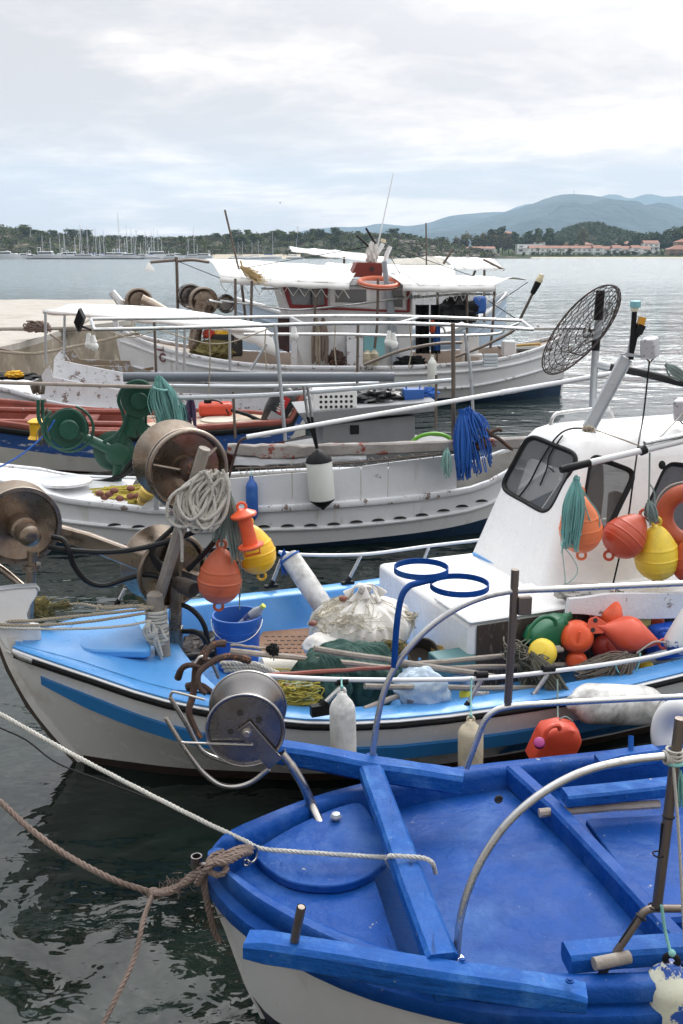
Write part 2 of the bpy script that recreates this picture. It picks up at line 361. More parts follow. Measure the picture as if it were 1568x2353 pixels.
FEND = mat('dirty_white_fender', (.72, .71, .68), .45, dirt=(.13, .125, .12), dirt_amt=.74, dirt_scale=4, wear=(.20, .19, .18), wear_amt=.07, wear_scale=9, streak=(.35, .33, .30), streak_amt=.5, bump=.3, bump_scale=30, var=.06)
FENDW = mat('white_fender', (.76, .77, .72), .4, dirt=(.5, .48, .42), dirt_amt=.15, var=.04)
FENDC = mat('cream_stained_fender', (.60, .52, .38), .5, streak=(.25, .2, .14), streak_amt=.5, dirt=(.14, .11, .08), dirt_amt=.7, dirt_scale=4, var=.1)
FBLU = mat('blue_plastic', (.025, .11, .40), .4, dirt=(.08, .2, .45), dirt_amt=.35, dirt_scale=6, var=.1)
TEAL = mat('teal_cord', (.20, .45, .42), .7, var=.25, bump=.5, bump_scale=150)
TEALG = mat('grey_green_cord', (.24, .31, .29), .75, var=.3, bump=.5, bump_scale=150)
OLIVE = mat('olive_cord', (.16, .155, .115), .8, var=.4, bump=.5, bump_scale=150)
BLUEC = mat('blue_cord', (.015, .11, .43), .6, var=.3)
ROPEW = mat('white_rope', (.50, .49, .45), .85, dirt=(.22, .25, .28), dirt_amt=.45, dirt_scale=12, var=.15, bump=.6, bump_scale=220)
ROPET = mat('tan_rope', (.36, .31, .24), .85, dirt=(.2, .17, .12), dirt_amt=.4, dirt_scale=12, var=.2, bump=.6, bump_scale=220)
ROPEB = mat('brown_hairy_rope', (.21, .155, .13), .95, dirt=(.10, .07, .055), dirt_amt=.4, dirt_scale=10, var=.25, bump=1, bump_scale=200)
ROPEF = mat('flecked_braid_rope', (.46, .44, .40), .8, wear=(.05, .05, .05), wear_amt=.30, wear_scale=55, var=.15)
CLOTH = mat('white_canvas', (.82, .82, .81), .8, dirt=(.55, .54, .50), dirt_amt=.28, bump=.8, bump_scale=7, var=.03)
SACK = mat('white_sack_cloth', (.66, .64, .61), .8, dirt=(.40, .36, .29), dirt_amt=.3, dirt_scale=5, bump=.5, bump_scale=25, var=.08)
NETG = mat('dark_green_netting', (.018, .065, .052), .8, dirt=(.05, .12, .10), dirt_amt=.5, dirt_scale=9, bump=1, bump_scale=70, var=.4, stretch=(1, 2.5, 1))
NETY = mat('yellow_netting', (.50, .42, .08), .8, var=.4, bump=1, bump_scale=80)
NETO = mat('olive_netting', (.17, .14, .05), .9, var=.5, bump=1, bump_scale=60)
NETW = mat('pale_netting', (.52, .48, .38), .9, var=.35, bump=1, bump_scale=90, dirt=(.3, .22, .15), dirt_amt=.4, dirt_scale=8)
FLOAT = mat('brown_cork_float', (.25, .10, .075), .65, var=.25, bump=.5)
BROWNM = mat('brown_rubber_mat', (.25, .14, .085), .85, var=.2, bump=.8, bump_scale=60, wear=(.05, .03, .02), wear_amt=.2, wear_scale=30)
GREY = mat('grey_boat_paint', (.20, .205, .215), .45, var=.08, dirt=(.13, .13, .13), dirt_amt=.3, bump=.2)
PVC = mat('grey_plastic_pipe', (.13, .15, .18), .35, var=.08, dirt=(.25, .26, .27), dirt_amt=.15)
PVCL = mat('light_grey_pipe', (.34, .38, .42), .4, var=.08)
GLASS = mat('dark_window_glass', (.10, .105, .12), .07, spec=.8, rvar=0.02)
GLASSL = mat('tinted_window_glass', (.16, .165, .17), .08, spec=.8, rvar=.02)
REDTRIM = mat('dark_red_trim', (.25, .018, .022), .45, var=.15)
DKRED = mat('dark_red_box_paint', (.16, .022, .016), .5, var=.2, dirt=(.08, .02, .015), dirt_amt=.3)
DARK = mat('dark_interior', (.03, .027, .025), .8, var=.4)
DKWOOD = mat('dark_wet_wood', (.055, .042, .035), .7, var=.5, bump=1, bump_scale=40)
HOSE = mat('black_hose', (.012, .012, .013), .45, spec=.25, bump=.15, var=.2)
GREENP = mat('green_plastic', (.012, .13, .06), .38, var=.1)
PINK = mat('magenta_plastic', (.35, .03, .18), .4, var=.05)
REDJ = mat('red_jerrycan_plastic', (.58, .06, .025), .42, dirt=(.35, .045, .02), dirt_amt=.48, dirt_scale=7, bump=.2, var=.1)
BULB = mat('opal_glass_bulb', (.82, .82, .80), .2, var=.02)
BASKET = mat('rusty_wire', (.045, .032, .03), .7, wear=(.14, .08, .05), wear_amt=.3, wear_scale=20, var=.3)
CYAN = mat('turquoise_plastic', (.22, .48, .52), .5, var=.1, dirt=(.3, .4, .4), dirt_amt=.3)
CONC = mat('quay_concrete', (.40, .37, .33), .9, dirt=(.24, .20, .155), dirt_amt=.5, dirt_scale=.9, crack=(.16, .14, .12), crack_st=(.25, 1.6, 1), crack_amt=.26, wear=(.20, .185, .165), wear_amt=.22, wear_scale=1.5, bump=1, bump_scale=6, var=.12)
CONCW = mat('stained_quay_wall', (.25, .205, .15), .9, dirt=(.10, .085, .07), dirt_amt=.55, dirt_scale=.8, wear=(.33, .29, .23), wear_amt=.35, wear_scale=2.2, bump=1, bump_scale=5, var=.3)
STRAW = mat('straw', (.50, .36, .17), .8, var=.25)
BIRDM = mat('grey_feathers', (.12, .12, .12), .8, var=.1)
# ============================================================ SETTING: water, hills, mountains, quay
def water_mat():
    m = bpy.data.materials.new('sea_water'); m.use_nodes = True; nt = m.node_tree; b = nt.nodes['Principled BSDF']; N = nt.nodes.new; L = nt.links.new
    geo = N('ShaderNodeNewGeometry'); sx = N('ShaderNodeSeparateXYZ'); L(geo.outputs['Position'], sx.inputs[0])
    def nz(sc, det, ro, st, dist=0, rot=0):
        mp = N('ShaderNodeMapping'); L(geo.outputs['Position'], mp.inputs[0]); mp.inputs['Scale'].default_value = st; mp.inputs['Rotation'].default_value = (0, 0, rot)
        n = N('ShaderNodeTexNoise'); L(mp.outputs[0], n.inputs['Vector']); n.inputs['Scale'].default_value = sc; n.inputs['Detail'].default_value = det
        n.inputs['Roughness'].default_value = ro; n.inputs['Distortion'].default_value = dist; return n.outputs[0]
    def mr(src, a, c, d, e):
        r = N('ShaderNodeMapRange'); L(src, r.inputs[0]); r.interpolation_type = 'SMOOTHSTEP'
        for i, x in enumerate((a, c, d, e)): r.inputs[i + 1].default_value = x
        return r.outputs[0]
    def ma(op, a, c):
        n = N('ShaderNodeMath'); n.operation = op
        for i, x in enumerate((a, c)):
            if isinstance(x, (int, float)): n.inputs[i].default_value = x
            else: L(x, n.inputs[i])
        return n.outputs[0]
    # sea bed showing through in the shallows: weed patches on pale sand
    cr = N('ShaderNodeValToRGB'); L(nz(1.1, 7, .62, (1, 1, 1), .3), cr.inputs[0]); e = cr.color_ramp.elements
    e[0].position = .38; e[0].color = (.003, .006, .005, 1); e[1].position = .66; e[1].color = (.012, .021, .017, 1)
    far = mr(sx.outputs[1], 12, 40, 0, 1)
    mx = N('ShaderNodeMix'); mx.data_type = 'RGBA'; L(far, mx.inputs[0]); L(cr.outputs[0], mx.inputs[6]); mx.inputs[7].default_value = (.075, .115, .13, 1)  # far base colour lifted to stand in for bright sky reflected off wave facets
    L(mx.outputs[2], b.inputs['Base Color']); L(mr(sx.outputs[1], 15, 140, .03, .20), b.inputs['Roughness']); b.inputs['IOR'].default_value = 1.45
    # harbour ripples near, wind chop outside the quay
    near = ma('ADD', ma('MULTIPLY', nz(1.3, 2, .5, (1, 1.5, 1), .5), .055), ma('MULTIPLY', nz(6.5, 2, .5, (1, 1.3, 1), .6), .0055))
    chop = ma('ADD', ma('ADD', ma('MULTIPLY', nz(.16, 3, .5, (1, 1.9, 1), .3, .2), 1.3), ma('MULTIPLY', nz(.75, 4, .6, (1, 1.6, 1), .4, -.15), .55)), ma('MULTIPLY', nz(3.0, 4, .65, (1, 1.5, 1), .3), .04))
    st = mr(sx.outputs[1], 17, 38, .07, 1)
    hgt = ma('ADD', near, ma('MULTIPLY', chop, st))
    bp = N('ShaderNodeBump'); bp.inputs['Strength'].default_value = 1; bp.inputs['Distance'].default_value = 1.0; L(hgt, bp.inputs['Height']); L(bp.outputs[0], b.inputs['Normal'])
    return m
BX0, BX1, BY0, BY1 = -3300, 5200, -250, 8600
w = MB(); xs = [BX0 + 2, -800, -200, -40, -10, 10, 40, 200, 800, BX1 - 2]; ys = [BY0 + 2, -20, 0, 10, 25, 60, 200, 600, 1500, BY1 - 2]
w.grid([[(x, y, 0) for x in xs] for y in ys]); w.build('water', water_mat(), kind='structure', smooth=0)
bed = MB(); bed.grid([[(x, y, -6) for x in (BX0 + 2, BX1 - 2)] for y in (BY0 + 2, BY1 - 2)])

def land_mat(key, a, b_, c, sc, sc2):
    m = bpy.data.materials.new(key); m.use_nodes = True; nt = m.node_tree; b = nt.nodes['Principled BSDF']; N = nt.nodes.new; L = nt.links.new
    geo = N('ShaderNodeNewGeometry')
    n = N('ShaderNodeTexNoise'); L(geo.outputs['Position'], n.inputs['Vector']); n.inputs['Scale'].default_value = sc; n.inputs['Detail'].default_value = 8; n.inputs['Roughness'].default_value = .65
    r = N('ShaderNodeValToRGB'); L(n.outputs[0], r.inputs[0]); e = r.color_ramp.elements
    e[0].position = .42; e[0].color = (*a, 1); e[1].position = .68; e[1].color = (*c, 1); k = e.new(.56); k.color = (*b_, 1)
    L(r.outputs[0], b.inputs['Base Color']); b.inputs['Roughness'].default_value = .95; b.inputs['Specular IOR Level'].default_value = .1
    n2 = N('ShaderNodeTexNoise'); L(geo.outputs['Position'], n2.inputs['Vector']); n2.inputs['Scale'].default_value = sc2; n2.inputs['Detail'].default_value = 6
    bp = N('ShaderNodeBump'); bp.inputs['Strength'].default_value = 1; bp.inputs['Distance'].default_value = .5 / sc2; L(n2.outputs[0], bp.inputs['Height']); L(bp.outputs[0], b.inputs['Normal'])
    return m
HILL = land_mat('scrub_hillside', (.03, .042, .02), (.065, .06, .036), (.20, .165, .12), .11, .25)
MTN = land_mat('forested_mountain', (.022, .036, .036), (.036, .052, .052), (.07, .078, .07), .006, .02)
SHORE = land_mat('coastal_plain', (.05, .075, .03), (.08, .10, .04), (.14, .13, .07), .06, .3)
SAND = mat('pale_sand', (.45, .39, .30), .9, var=.15, bump=.3)
ridge_py = [(-400, 500), (0, 524), (80, 536), (160, 545), (300, 551), (430, 550), (520, 546), (640, 543), (720, 542), (800, 541), (900, 544), (950, 550), (1000, 558), (1060, 570), (1120, 583), (1200, 590)]
def hill_z(px, y):     # headland surface
    yr = 720
    top = Y(px, lerp(ridge_py, px), yr).z
    t = (y - 602) / (yr - 602)
    if t <= 0: return .3
    x = (px - 784) / FPX * y * .97
    nn = noise.fractal(V((x * .03, y * .03, 0)), 1, 2, 5) * 2.2 * min(1, t * 4)
    if t <= 1: return max(.3, top * (math.sin(t * math.pi / 2) ** .8) + nn * (1 - t * .7))
    return max(-1, top * max(0, 1 - (t - 1) * 1.5))
def px_at(px, y): return (px - 784) / FPX * (y * FW.y + 3 * -FW.z * 0 + 0) * 1.0 if False else Y(px, 585, y).x
h = MB(); cols = list(range(-400, 1221, 6)); rws = [600, 604, 612, 622, 634, 648, 662, 678, 692, 706, 720, 740, 770, 830]
h.grid([[(Y(px, 585, y).x, y, hill_z(px, y) if y > 601 else -.5) for px in cols] for y in rws]); h.build('headland', HILL, kind='structure', smooth=60)
b = MB(); b.grid([[(Y(px, 585, y).x, y, z) for px in range(480, 700, 10)] for y, z in ((594, -.3), (598, .35), (606, .5 + 2))]); b.build('beach', SAND, kind='structure')
# right-hand coastal plain
p = MB(); p.grid([[(Y(px, 585, y).x + 0, y, z + (noise.noise(V((px * .02, y * .02, 5))) * .5 if y > 700 else 0)) for px in range(1080, 1980, 12)] for y, z in ((686, -.4), (692, .35), (700, 1.0), (720, 1.7), (760, 3), (830, 6), (950, 10), (1300, 12))]); p.build('coastal_plain', SHORE, kind='structure')
p = MB(); p.grid([[(Y(px, 585, y).x, y, z) for px in range(1120, 1980, 12)] for y, z in ((682, -.35), (688, .42), (693, .62))]); p.build('shore_sand', SAND, kind='structure')
def mountain(name, prof, y1, depth, seed, rough=1.0, mt=MTN):
    m = MB(); cols = range(prof[0][0], prof[-1][0] + 1, 9); rows = []
    for j in range(15):
        t = j / 10; row = []
        for px in cols:
            top = Y(px, smooth_tab(prof, px), y1).z; yy = y1 - depth * (1 - t) if t < 1 else y1 + depth * (t - 1)
            x = Y(px, 540, y1).x * (yy / y1) ** .35
            nn = noise.ridged_multi_fractal(V((x * .0015, yy * .0015 + seed, seed)), 1, 2.1, 5, 1, 2) - 1.0
            prf = t ** .9 if t < 1 else max(0, 1 - (t - 1) * 1.6)
            z = top * prf + nn * top * .28 * rough * math.sin(min(1, t) * math.pi) ** .8 * (1 if t < 1 else 0)
            if j == 10: z = top + noise.noise(V((px * .3, seed, 0))) * 2.2
            row.append((x, yy, z - 2))
        rows.append(row)
    m.grid(rows); return m.build(name, mt, kind='structure', smooth=70)
mountain('mountain', [(860, 560), (960, 529), (1010, 520), (1060, 511), (1110, 500), (1160, 486), (1210, 470), (1250, 455), (1290, 446), (1340, 446), (1390, 454), (1450, 465), (1568, 484), (1700, 512), (1900, 550)], 4700, 2200, 1.7)
mountain('mountain', [(600, 560), (690, 531), (770, 521), (830, 520), (870, 513), (930, 518), (980, 512), (1030, 496), (1090, 489), (1140, 486), (1170, 487), (1250, 500), (1400, 540)], 5700, 1500, 4.2)
mountain('mountain', [(1050, 545), (1130, 500), (1195, 471), (1230, 468), (1300, 480), (1350, 464), (1380, 449), (1410, 446), (1440, 455), (1480, 445), (1520, 451), (1568, 449), (1640, 458), (1900, 520)], 7300, 1000, 8.9, .7)
# ------------------------------------------------------------ the quay
q = MB()
top_pts = [Z(-260, 842, 1.3), Z(-60, 808, 1.3), Z(40, 788, 1.3), Z(90, 775, 1.3), Z(112, 768, 1.3), Z(135, 760, 1.3), Z(170, 751, 1.3), Z(285, 737, 1.3), Z(300, 734, 1.3)]
foot = [V((p.x + (.25 if i > 4 else .1), p.y - (.35 if i < 5 else 0), -.6)) for i, p in enumerate(top_pts)]
lip = [p + V((.0, 0, -.04)) + (f - p).normalized() * .08 for p, f in zip(top_pts, foot)]
def sub_rows(a, b_, k): return [[p.lerp(r_, i / k) + V((noise.noise(p * 3 + V((i, 0, 0))) * .05, noise.noise(p * 3 + V((0, i, 9))) * .05, 0)) * (1 if 0 < i < k else 0) for p, r_ in zip(a, b_)] for i in range(k + 1)]
tp, ft, lp = resample(spline(top_pts, 6), 70), resample(spline(foot, 6), 70), resample(spline(lip, 6), 70)
back = [V((-30, 39, 1.3)).lerp(V((-7.9, 38.6, 1.3)), i / 69) for i in range(70)]
q.mat(0); q.grid([[a.lerp(c, t) + V((0, 0, noise.noise(a.lerp(c, t) * .8) * .025)) for a, c in zip(tp, back)] for t in (0, .02, .1, .2, .35, .5, .65, .8, 1)], flip=True)
q.grid([tp, lp]); q.mat(1); q.grid(sub_rows(lp, ft, 8))
q.mat(1); q.grid([back, [p + V((0, .2, -2)) for p in back]], flip=True); q.grid([[tp[-1], back[-1]], [ft[-1], back[-1] + V((0, 0, -2))]])
QUAY = q.build('quay', [CONC, CONCW], kind='structure', smooth=50)
q = MB(); q.abox(-14, 16, -9, 1.25, -2, 1.3); q.build('near_quay', CONC, kind='structure', bevel=.04)   # the quay the photographer stands on
q = MB()   # worn second slab that lies on the quay, its edge showing as a step
a, b_, c, d = Z(-300, 762, 1.31), Z(170, 757, 1.31), Z(268, 700, 1.31), Z(-300, 700, 1.31)
q.prism([a, b_, c, d], (0, 0, .07)); q.build('quay_slab', CONC, kind='structure', bevel=.02)
# ------------------------------------------------------------ foliage
def leaf_mat(key, a, b_):
    m = mat(key, tuple((x + y) / 2 for x, y in zip(a, b_)), .75, spec=.2, rvar=0)
    nt = m.node_tree; b = nt.nodes['Principled BSDF']; N = nt.nodes.new; L = nt.links.new
    geo = N('ShaderNodeNewGeometry'); oi = N('ShaderNodeObjectInfo')
    r = N('ShaderNodeValToRGB'); ad = N('ShaderNodeMath'); ad.operation = 'ADD'; mu = N('ShaderNodeMath'); mu.operation = 'MULTIPLY'; mu.inputs[1].default_value = .6
    L(oi.outputs['Random'], mu.inputs[0]); ml = N('ShaderNodeMath'); ml.operation = 'MULTIPLY'; ml.inputs[1].default_value = .5; L(geo.outputs['Random Per Island'], ml.inputs[0])
    L(mu.outputs[0], ad.inputs[0]); L(ml.outputs[0], ad.inputs[1]); L(ad.outputs[0], r.inputs[0])
    r.color_ramp.elements[0].color = (*a, 1); r.color_ramp.elements[1].color = (*b_, 1); L(r.outputs[0], b.inputs['Base Color']); return m
LEAFD = leaf_mat('dark_pine_leaves', (.036, .060, .018), (.075, .100, .028))
LEAFG = leaf_mat('bright_pine_leaves', (.065, .095, .020), (.12, .14, .035))
LEAFO = leaf_mat('olive_tree_leaves', (.075, .080, .030), (.14, .125, .045))
LEAFS = leaf_mat('grey_green_scrub_leaves', (.05, .056, .026), (.11, .095, .05))
BARK = mat('tree_bark', (.10, .075, .055), .9, var=.3)
def leaves(mb, c, r, n, s, rng):
    c = V(c)
    for _ in range(n):
        d = V((rng.gauss(0, 1), rng.gauss(0, 1), rng.gauss(0, 1))).normalized(); rad = rng.random() ** .45
        p = c + V((d.x * r[0], d.y * r[1], d.z * r[2])) * rad
        a = V((rng.gauss(0, 1), rng.gauss(0, 1), rng.gauss(0, .7))).normalized(); b_ = a.orthogonal().normalized(); b_.rotate(Matrix.Rotation(rng.random() * 6.3, 3, a))
        k = s * rng.uniform(.6, 1.4); mb.add([p - a * k, p + b_ * k * .7, p + a * k, p - b_ * k * .7], [(0, 1, 2, 3)])
def tree_proto(kind, name, label, seed, leafm):
    rng = random.Random(seed); t = thing(name, label, 'tree', (0, 0, 0)); tr = MB(); cr = MB()
    H_ = 1.0
    th = {'pine': .25, 'round': .25, 'tall': .2, 'bush': .1}[kind]
    tr.tube(spline([(0, 0, -.05), (.02, .01, th * .5), (-.02, .02, th), (.01, 0, th + .25)], 4), [.035] * 4 + [.03] * 4 + [.02] * 4 + [.012], 6)
    for k in range(5):
        a = rng.random() * 6.3; tr.tube(spline([(0, 0, th * rng.uniform(.7, 1.2)), (math.cos(a) * .12, math.sin(a) * .12, th + .12), (math.cos(a) * .27, math.sin(a) * .27, th + rng.uniform(.18, .3))], 3), .012, 5)
    nb = {'pine': 15, 'round': 15, 'tall': 14, 'bush': 10}[kind]
    for k in range(nb):
        a = rng.random() * 6.3
        if kind == 'pine': c = (math.cos(a) * rng.uniform(.0, .36), math.sin(a) * rng.uniform(.0, .36), rng.uniform(.30, .84)); r = (rng.uniform(.16, .25),) * 2 + (rng.uniform(.12, .18),)
        elif kind == 'round': c = (math.cos(a) * rng.uniform(0, .28), math.sin(a) * rng.uniform(0, .28), rng.uniform(.32, .82)); r = (rng.uniform(.14, .24),) * 2 + (rng.uniform(.12, .2),)
        elif kind == 'tall': z = rng.uniform(.25, .92); rr = .24 * (1 - abs(z - .5) * 1.3) + .03; c = (math.cos(a) * rr * rng.random(), math.sin(a) * rr * rng.random(), z); r = (rr * .6 + .03,) * 2 + (.13,)
        else: c = (math.cos(a) * rng.uniform(0, .4), math.sin(a) * rng.uniform(0, .4), rng.uniform(.25, .7)); r = (rng.uniform(.2, .3),) * 2 + (rng.uniform(.2, .3),)
        leaves(cr, c, r, 46, .05, rng)
    tr.build('trunk', BARK, t); cr.build('crown', leafm, t, smooth=0); return t
TP = {}
for key, kind, lab, sd_, lf in (('pine', 'pine', 'dark flat-topped pine tree on the low ridge behind the moored yachts', 3, LEAFD), ('bright', 'round', 'bright green rounded tree on the low ridge behind the moored yachts', 5, LEAFG),
                                ('round', 'round', 'dark rounded tree growing behind the white shore houses', 8, LEAFD), ('tall', 'tall', 'tall narrow dark tree standing above the roofs of the shore houses', 13, LEAFD), ('olive', 'round', 'broad yellowish green tree at the left end of the shore houses', 21, LEAFO)):
    TP[key] = tree_proto(kind, {'pine': 'pine_tree', 'bright': 'round_tree', 'round': 'round_tree', 'tall': 'cypress_tree', 'olive': 'broadleaf_tree'}[key], lab, sd_, lf)
used = set()
def put_tree(key, px, py_top, y, base_z, group, rng, wide=1.0, label=None):
    top = Y(px, py_top, y); hgt = max(2.5, top.z - base_z); t = TP[key]
    sc = (hgt * wide * rng.uniform(.9, 1.2), hgt * wide * rng.uniform(.9, 1.2), hgt); rz = rng.random() * 6.28
    if key not in used: used.add(key); t.location = (top.x, y, base_z); t.rotation_euler = (0, 0, rz); t.scale = sc
    else: t = dup(t, (top.x, y, base_z), rz, sc)
    t['group'] = group
    if label: t['label'] = label
rng = random.Random(77)
for i in range(120):
    px = rng.choice((30, 110, 260, 430, 520, 580, 640, 700, 830, 930)) + rng.gauss(0, 65); y = rng.uniform(640, 735); bz = hill_z(px, y) - .5
    tall = rng.choice((2.6, 3.2, 3.8, 4.6, 6.0)) * rng.uniform(.85, 1.2); d = Y(px, 540, y); t_ = bz + tall
    py = CY - FPX * ((t_ - CH) * UPV.z + y * UPV.y) / (y * FW.y + (t_ - CH) * FW.z)
    put_tree('pine' if rng.random() < .6 else 'bright', px, py, y, bz, 'dark pines on the ridge behind the yachts' if False else None, rng, rng.uniform(1.0, 1.9))
for o in SC.objects:
    if o.get('category') == 'tree': o['group'] = {'dark f': 'pine trees on the low ridge', 'bright': 'bright trees on the low ridge'}.get(o['label'][:6], None) or 'tree kinds'
for px, py, k, wd_ in ((1048, 540, 'olive', 1), (1070, 530, 'olive', 1), (1093, 535, 'olive', 1.1), (1112, 529, 'olive', 1), (1135, 530, 'olive', 1.1), (1156, 532, 'olive', 1), (1170, 540, 'olive', .9), (1026, 545, 'olive', 1), (1338, 518, 'olive', .75)):
    put_tree(k, px, py, 745, 3, 'broad yellowish trees by the shore houses', rng, .85 * wd_, 'broad yellowish green tree standing by the left part of the shore houses')
for px, py, k in ((1309, 568, 'olive'), (1303, 576, 'olive'), (1398, 575, 'bright'), (1412, 573, 'round'), (1428, 574, 'bright'), (1443, 576, 'bright'), (1455, 575, 'round'), (1492, 572, 'olive'), (1508, 574, 'olive'), (1522, 574, 'round'), (1226, 577, 'round'), (1345, 579, 'bright'), (1098, 578, 'bright'), (1125, 577, 'olive'), (1203, 577, 'olive')): put_tree(k, px, py, 709, 1.0, 'garden trees in front of the shore houses', rng, 1.1, 'small leafy garden tree standing right in front of the shore houses')
for px, py in ((1145, 520), (1185, 532), (1237, 524), (1262, 523), (1210, 530), (1268, 530), (1128, 526)): put_tree('tall', px, py, 760, 3.5, 'tall narrow trees above the roofs', rng, 1.15)
for px, py in ((1287, 548), (1012, 540), (990, 548), (1005, 560), (1200, 540), (1222, 543), (1310, 550), (1395, 550), (1425, 545), (1465, 535), (1478, 530), (1495, 526), (1512, 530), (1530, 522), (1548, 518), (1562, 514), (1585, 512), (1540, 540), (1520, 548), (1560, 545), (1450, 548), (1375, 556), (1180, 552), (1160, 560)):
    put_tree('round', px, py, rng.uniform(755, 785), 3.5, 'dark rounded trees behind the shore houses', rng, 1.0, 'dark rounded tree growing behind the white shore houses')
# scrub that clothes the hillside, far too dense to count
def scrub(name, pts, leafm, label, seed):
    rg = random.Random(seed); m = MB()
    for (x, y, z, s) in pts: leaves(m, (x, y, z + s * .35), (s, s, s * .55), 34, s * .2, rg)
    return m.build(name, leafm, kind='stuff', label=label, cat='scrub', smooth=0)
pa, pb = [], []
for i in range(2600):
    px = rng.uniform(-150, 1130); y = 604 + 125 * rng.random(); z = hill_z(px, y)
    if noise.noise(V((px * .02, y * .05, 2))) < -.22: continue
    (pa if rng.random() < .55 else pb).append((Y(px, 585, y).x, y, z - .2, rng.uniform(1.2, 3.4)))
scrub('hillside_scrub', pa, LEAFS, 'grey green scrub covering the low headland behind the yachts', 1)
scrub('hillside_bushes', pb, LEAFG, 'green bushes scattered over the low headland behind the yachts', 2)
pc = []
wp = [(1240, 560), (1280, 535), (1310, 520), (1340, 511), (1370, 510), (1400, 520), (1430, 530), (1460, 535), (1500, 548), (1560, 560)]
wh = MB(); wrow = []
for j, t in enumerate((0, .3, .6, .85, 1, 1.3)):
    wrow.append([(Y(px, 540, 960).x * (.93 + .07 * t), 880 + 80 * t, 2 + max(0, Y(px, lerp(wp, px), 960).z - 3) * (math.sin(min(1, t) * 1.57) if t <= 1 else .3)) for px in range(1230, 1570, 10)])
wh.grid(wrow); wh.build('wooded_hill', HILL, kind='structure')
for i in range(900):
    px = rng.uniform(1235, 1565); t = rng.random(); tt = math.sin(t * 1.57)
    pc.append((Y(px, 540, 960).x * (.93 + .07 * t), 880 + 80 * t, 2 + max(0, Y(px, lerp(wp, px), 960).z - 4) * tt, rng.uniform(1.8, 4.2)))
scrub('hill_wood', pc, LEAFD, 'dense dark wood covering the round hill behind the shore houses', 3)
pd = [(Y(px, 585, y).x, y, 1.0, rng.uniform(.7, 1.9)) for px, y in [(rng.uniform(1130, 1600), rng.uniform(700, 716)) for _ in range(150)]]
pd += [(Y(px, 585, y).x, y, 1.2, s_) for px, y, s_ in [(rng.uniform(1205, 1545), rng.uniform(706, 712), rng.uniform(1.2, 2.6)) for _ in range(46)]]
scrub('shore_hedge', pd, LEAFG, 'low green hedge and bushes along the far beach', 4)
rk = MB()
for i in range(170):
    px = rng.uniform(850, 1150); y = rng.uniform(600, 655) - (20 if px > 1000 else 0) + max(0, (px - 1040) * .5); s = rng.uniform(.4, 1.7); c = V((Y(px, 585, y).x, y, max(.2, hill_z(px, y) + .4 if y > 602 else .3)))
    n_ = len(rk.v); rk.ball(c, 1, 5, (s, s, s * .6))
    for k in range(n_, len(rk.v)): p_ = V(rk.v[k]); d_ = p_ - c; rk.v[k] = tuple(c + d_ * (1 + .35 * noise.noise(p_ * .9)))
rk.build('shore_rocks', mat('pale_rock', (.23, .195, .165), .9, var=.25, bump=.5, bump_scale=2, dirt=(.14, .12, .10), dirt_amt=.5, dirt_scale=.6), kind='stuff', label='pale boulders along the foot of the headland', cat='rocks', smooth=20)
# ------------------------------------------------------------ houses on the far shore
HW = mat('house_white', (.84, .84, .85), .8, var=.05); TILE = mat('red_roof_tiles', (.27, .115, .07), .8, var=.25); HGL = mat('shaded_window', (.09, .10, .12), .3); HBR = mat('brown_house_wall', (.30, .20, .15), .8, var=.2)
def house(px0, px1, py_eave, py_base, y, label, floors=2, roof='front', wall=HW, depth=9, n=2, group=None, py_ridge=None):
    a, b_ = Y(px0, py_base, y), Y(px1, py_base, y); z0 = a.z - .3; ze = Y(px0, py_eave, y).z; w_ = b_.x - a.x
    t = thing('house', label, 'house', ((a.x + b_.x) / 2, y + depth / 2, z0), group)
    m = MB(); m.abox(a.x, b_.x, y, y + depth, z0 - 2, ze); m.build('wall', wall, t, smooth=0)
    rh = (Y(px0, py_ridge, y).z - ze) if py_ridge else 1.7
    m = MB()
    if roof == 'front': m.prism([(a.x - .4, y - .8, ze + .02), (a.x - .4, y + depth * .45, ze + rh), (a.x - .4, y + depth + .5, ze + .02)], (w_ + .8, 0, 0))
    elif roof == 'hip': m.add([(a.x - .6, y - .6, ze + .02), (b_.x + .6, y - .6, ze + .02), (b_.x + .6, y + depth + .6, ze + .02), (a.x - .6, y + depth + .6, ze + .02), (a.x + w_ * .35, y + depth / 2, ze + rh), (b_.x - w_ * .35, y + depth / 2, ze + rh)], [(0, 1, 5, 4), (1, 2, 5), (2, 3, 4, 5), (3, 0, 4), (3, 2, 1, 0)])
    else: m.abox(a.x - .3, b_.x + .3, y - .5, y + depth, ze + .01, ze + .35)
    m.build('roof', TILE if roof != 'flat' else wall, t, smooth=0)
    fh = (ze - z0 - .3) / floors
    for f in range(floors):
        for k in range(n):
            xa = a.x + w_ * (k + .27) / n; xb = a.x + w_ * (k + .70) / n; m = MB(); m.abox(xa, xb, y - .06, y + .1, z0 + .4 + f * fh, z0 + .7 + f * fh + fh * .42); m.build('window', HGL, t, smooth=0)
        if f: m = MB(); m.abox(a.x + .2, b_.x - .2, y - 1.3, y - .02, z0 + f * fh, z0 + f * fh + .9); m.build('balcony', wall, t, smooth=0)
    for xx in (a.x, b_.x): m = MB(); m.abox(xx - .22, xx + .22, y - 1.35, y - .03, z0 - 1, ze + .3); m.build('party_wall', wall, t, smooth=0)
hs = [(1062, 1085, 572, 584), (1087, 1111, 571, 583), (1112, 1136, 571, 584)]
for i, (a, b_, e_, z_) in enumerate(hs): house(a, b_, e_, z_, 712, 'low white terrace house with red roof, ' + ('left end', 'middle', 'right end')[i] + ' of the short terrace by the rocks', 2, 'front', n=2, group='short terrace of three houses', py_ridge=e_ - 5)
